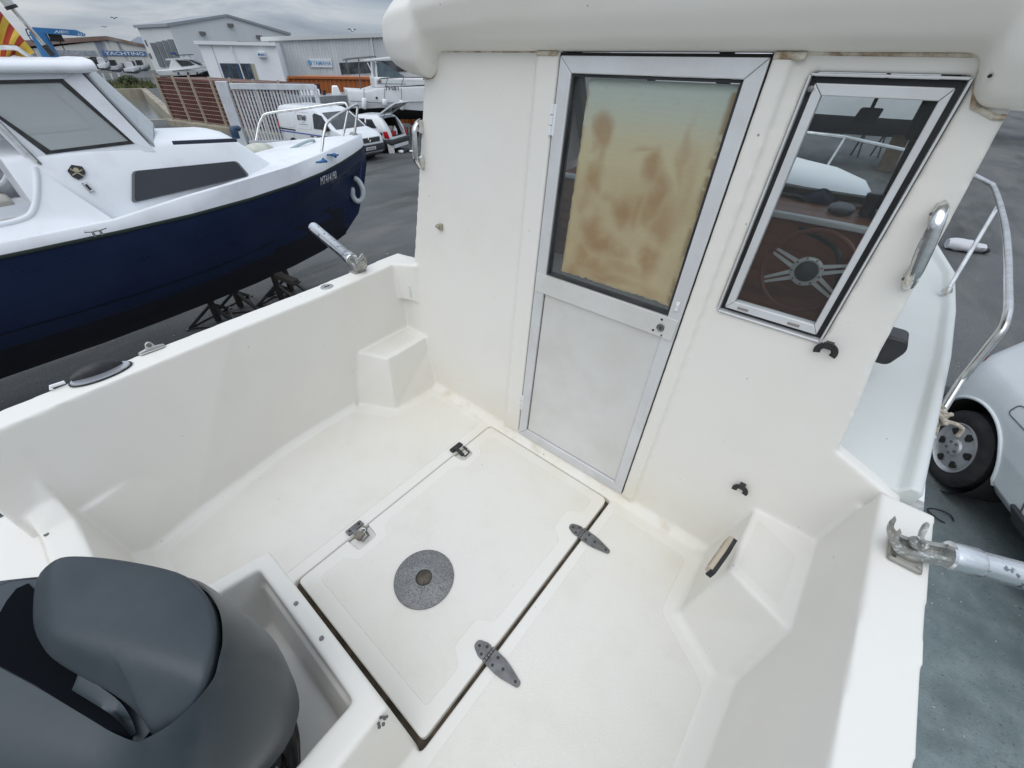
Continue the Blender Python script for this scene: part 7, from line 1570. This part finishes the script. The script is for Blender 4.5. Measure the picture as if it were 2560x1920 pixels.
PO = pm('white post', (.66, .66, .62), .7)
g1 = P(272, 206, 'z', -1.6); g2 = P(380, 207, 'z', -1.6)
for i in range(13):
    p = uv(77.5, -8.5 + i * .75, -1.6); r = random.Random(i).uniform(-.12, .12)
    o = MB().bar(p, p + Vector((r, .1, 1.25)), .14, .14).build('picket', PO); prop(o, 'white picket post leaning in the grass bank across the dock', 'post', group='white posts on the grass bank')
rg = random.Random(11); mb = MB()
for i in range(5200):
    u, v = rg.uniform(70.8, 77), rg.uniform(-30, 3.5); p = uv(u, v, -1.6); h = rg.uniform(.15, .55) * (1.6 if u > 74 else .8); a = rg.uniform(0, 6.28); wd = rg.uniform(.05, .16)
    q = Vector((math.cos(a), math.sin(a), 0)); mb.add([p - q * wd, p + q * wd, p + Vector((rg.uniform(-.2, .2), rg.uniform(-.2, .2), h))], [[0, 1, 2]])
prop(mb.build('grass', pm('bank grass', (.07, .095, .03), .9, 0, (.16, .15, .07), .5), smooth=0, fix=False), kind='stuff')
def bush(c_, r, lab, n=700):
    t_ = thing('shrub', lab, 'shrub', c_); mb = MB(); rg = random.Random(int(abs(c_.x) * 10))
    for i in range(n):
        d = Vector((rg.gauss(0, 1), rg.gauss(0, 1), rg.gauss(0, .6))).normalized() * rg.random() ** .35; p = Vector((c_.x + d.x * r * 1.5, c_.y + d.y * r * 1.5, c_.z + r * .75 + d.z * r * .9)); s = rg.uniform(.08, .18)
        e1 = Vector((rg.uniform(-1, 1), rg.uniform(-1, 1), rg.uniform(-1, 1))).normalized() * s; e2 = e1.orthogonal().normalized() * s * .7; mb.add([p - e1, p + e2, p + e1, p - e2], [[0, 1, 2, 3]])
    mb.build('foliage', pm('shrub leaves', (.035, .055, .018), .8, 0, (.09, .11, .04), 1.5), t_, smooth=0, fix=False)
    mb = MB(); mb.tube([c_, c_ + Vector((.1, 0, r))], [.06, .03], 6); mb.build('stem', pm('stem', (.10, .07, .04), .9), t_)
bush(uv(76.5, -10.5, -1.6), 1.0, 'dark green shrub on the grass bank behind the wheelhouse roof'); bush(uv(77.2, -7.6, -1.6), .8, 'low olive green shrub among the white posts', 500); bush(uv(75.5, 1.2, -1.6), .7, 'small green shrub by the end of the wire fence', 450)
# gulls
def gull(px, py, dist, mat, lab, s):
    d = ray(px, py).normalized(); c_ = EYE + d * dist; t_ = thing('bird', lab, 'bird', c_)
    mb = MB(); mb.tube([c_ + Vector((-.22, -.05, 0)) * s, c_ + Vector((-.1, -.02, .01)) * s, c_, c_ + Vector((.14, .03, 0)) * s, c_ + Vector((.2, .05, .01)) * s], [.02 * s, .07 * s, .09 * s, .06 * s, .02 * s], 8); mb.build('body', mat, t_, smooth=60)
    for k in (1, -1):
        q = [c_ + Vector((-.05, 0, .03)) * s, c_ + Vector((.08, 0, .03)) * s, c_ + Vector((.10, .28 * k, .17)) * s, c_ + Vector((-.02, .55 * k, .10)) * s, c_ + Vector((-.06, .28 * k, .14)) * s]
        MB().hexa(q, [p + Vector((0, 0, .015 * s)) for p in q]).build('wing', mat, t_)
gull(880, 77, 60, WHITEP, 'white gull in flight above the warehouse roof', 1.1); gull(286, 46, 60, pm('dark bird', (.06, .06, .065), .8), 'small dark bird high in the sky left of the hangar', .55); gull(261, 68, 70, pm('grey bird', (.25, .26, .28), .8), 'tiny grey bird just below the darker one', .5)
# white bundle on the ground by the bow rail, drain cover
q = PP(2418, 628, (0, 0, -1.6), (0, 0, 1)); t_ = thing('bundle', 'white sheet bundle with a dark end lying on the asphalt beyond the bow rail', 'bundle', (q.x, q.y, -1.6), R_(8), world=False)
rg = random.Random(8); rings = []
for i in range(9):
    u = -.40 + .62 * i / 8; b_ = .15 * (1 - abs(u) ** 3 * 4) * (1.2 if u < 0 else .8); rings.append([Vector((u, b_ * math.cos(a) * 1.3 + .03 * rg.uniform(-1, 1), max(.0, .10 + b_ * .7 * math.sin(a)) + .015 * rg.random())) for a in [k * math.pi / 6 for k in range(12)]])
MB().loft(rings).build('sheet', pm('grey white sheet', (.52, .52, .54), .8), t_, world=False, smooth=70); mb = MB(); mb.ball((.25, .0, .07), (.09, .09, .06)); mb.build('dark_end', DARK, t_, world=False)
q = PP(2349, 1290, (0, 0, -1.6), (0, 0, 1)); mb = MB(); mb.tube([q + Vector((.09 * math.cos(a), .07 * math.sin(a), .012 + .01 * math.sin(a * 2))) for a in [i * math.pi / 8 for i in range(14)]], .006, 6); prop(mb.build('wire_loop', RUBBER, smooth=60), 'small black wire loop lying on the asphalt beside our boat', 'wire')
rg = random.Random(21); mb = MB()
for i in range(420):
    if i < 200: x, y = rg.uniform(-7.5, -1.9), rg.uniform(-1.5, 6)
    else: x, y = rg.uniform(.55, 2.6), rg.uniform(-.5, 4)
    s = rg.uniform(.004, .012) * (1.6 if i < 200 else 1); c_ = Vector((x, y, gz(x) + .004)); a = rg.uniform(0, 3)
    mb.add([c_ + Vector((s * math.cos(a), s * math.sin(a), 0)), c_ + Vector((-s * math.sin(a) * .6, s * math.cos(a) * .6, .0)), c_ + Vector((-s * math.cos(a), -s * math.sin(a), 0)), c_ + Vector((s * math.sin(a) * .6, -s * math.cos(a) * .6, .002)), c_ + Vector((0, 0, s * .5))], [[0, 1, 4], [1, 2, 4], [2, 3, 4], [3, 0, 4]])
prop(mb.build('grit', pm('pale grit', (.45, .44, .42), .9), smooth=0, fix=False, split=False), kind='stuff')
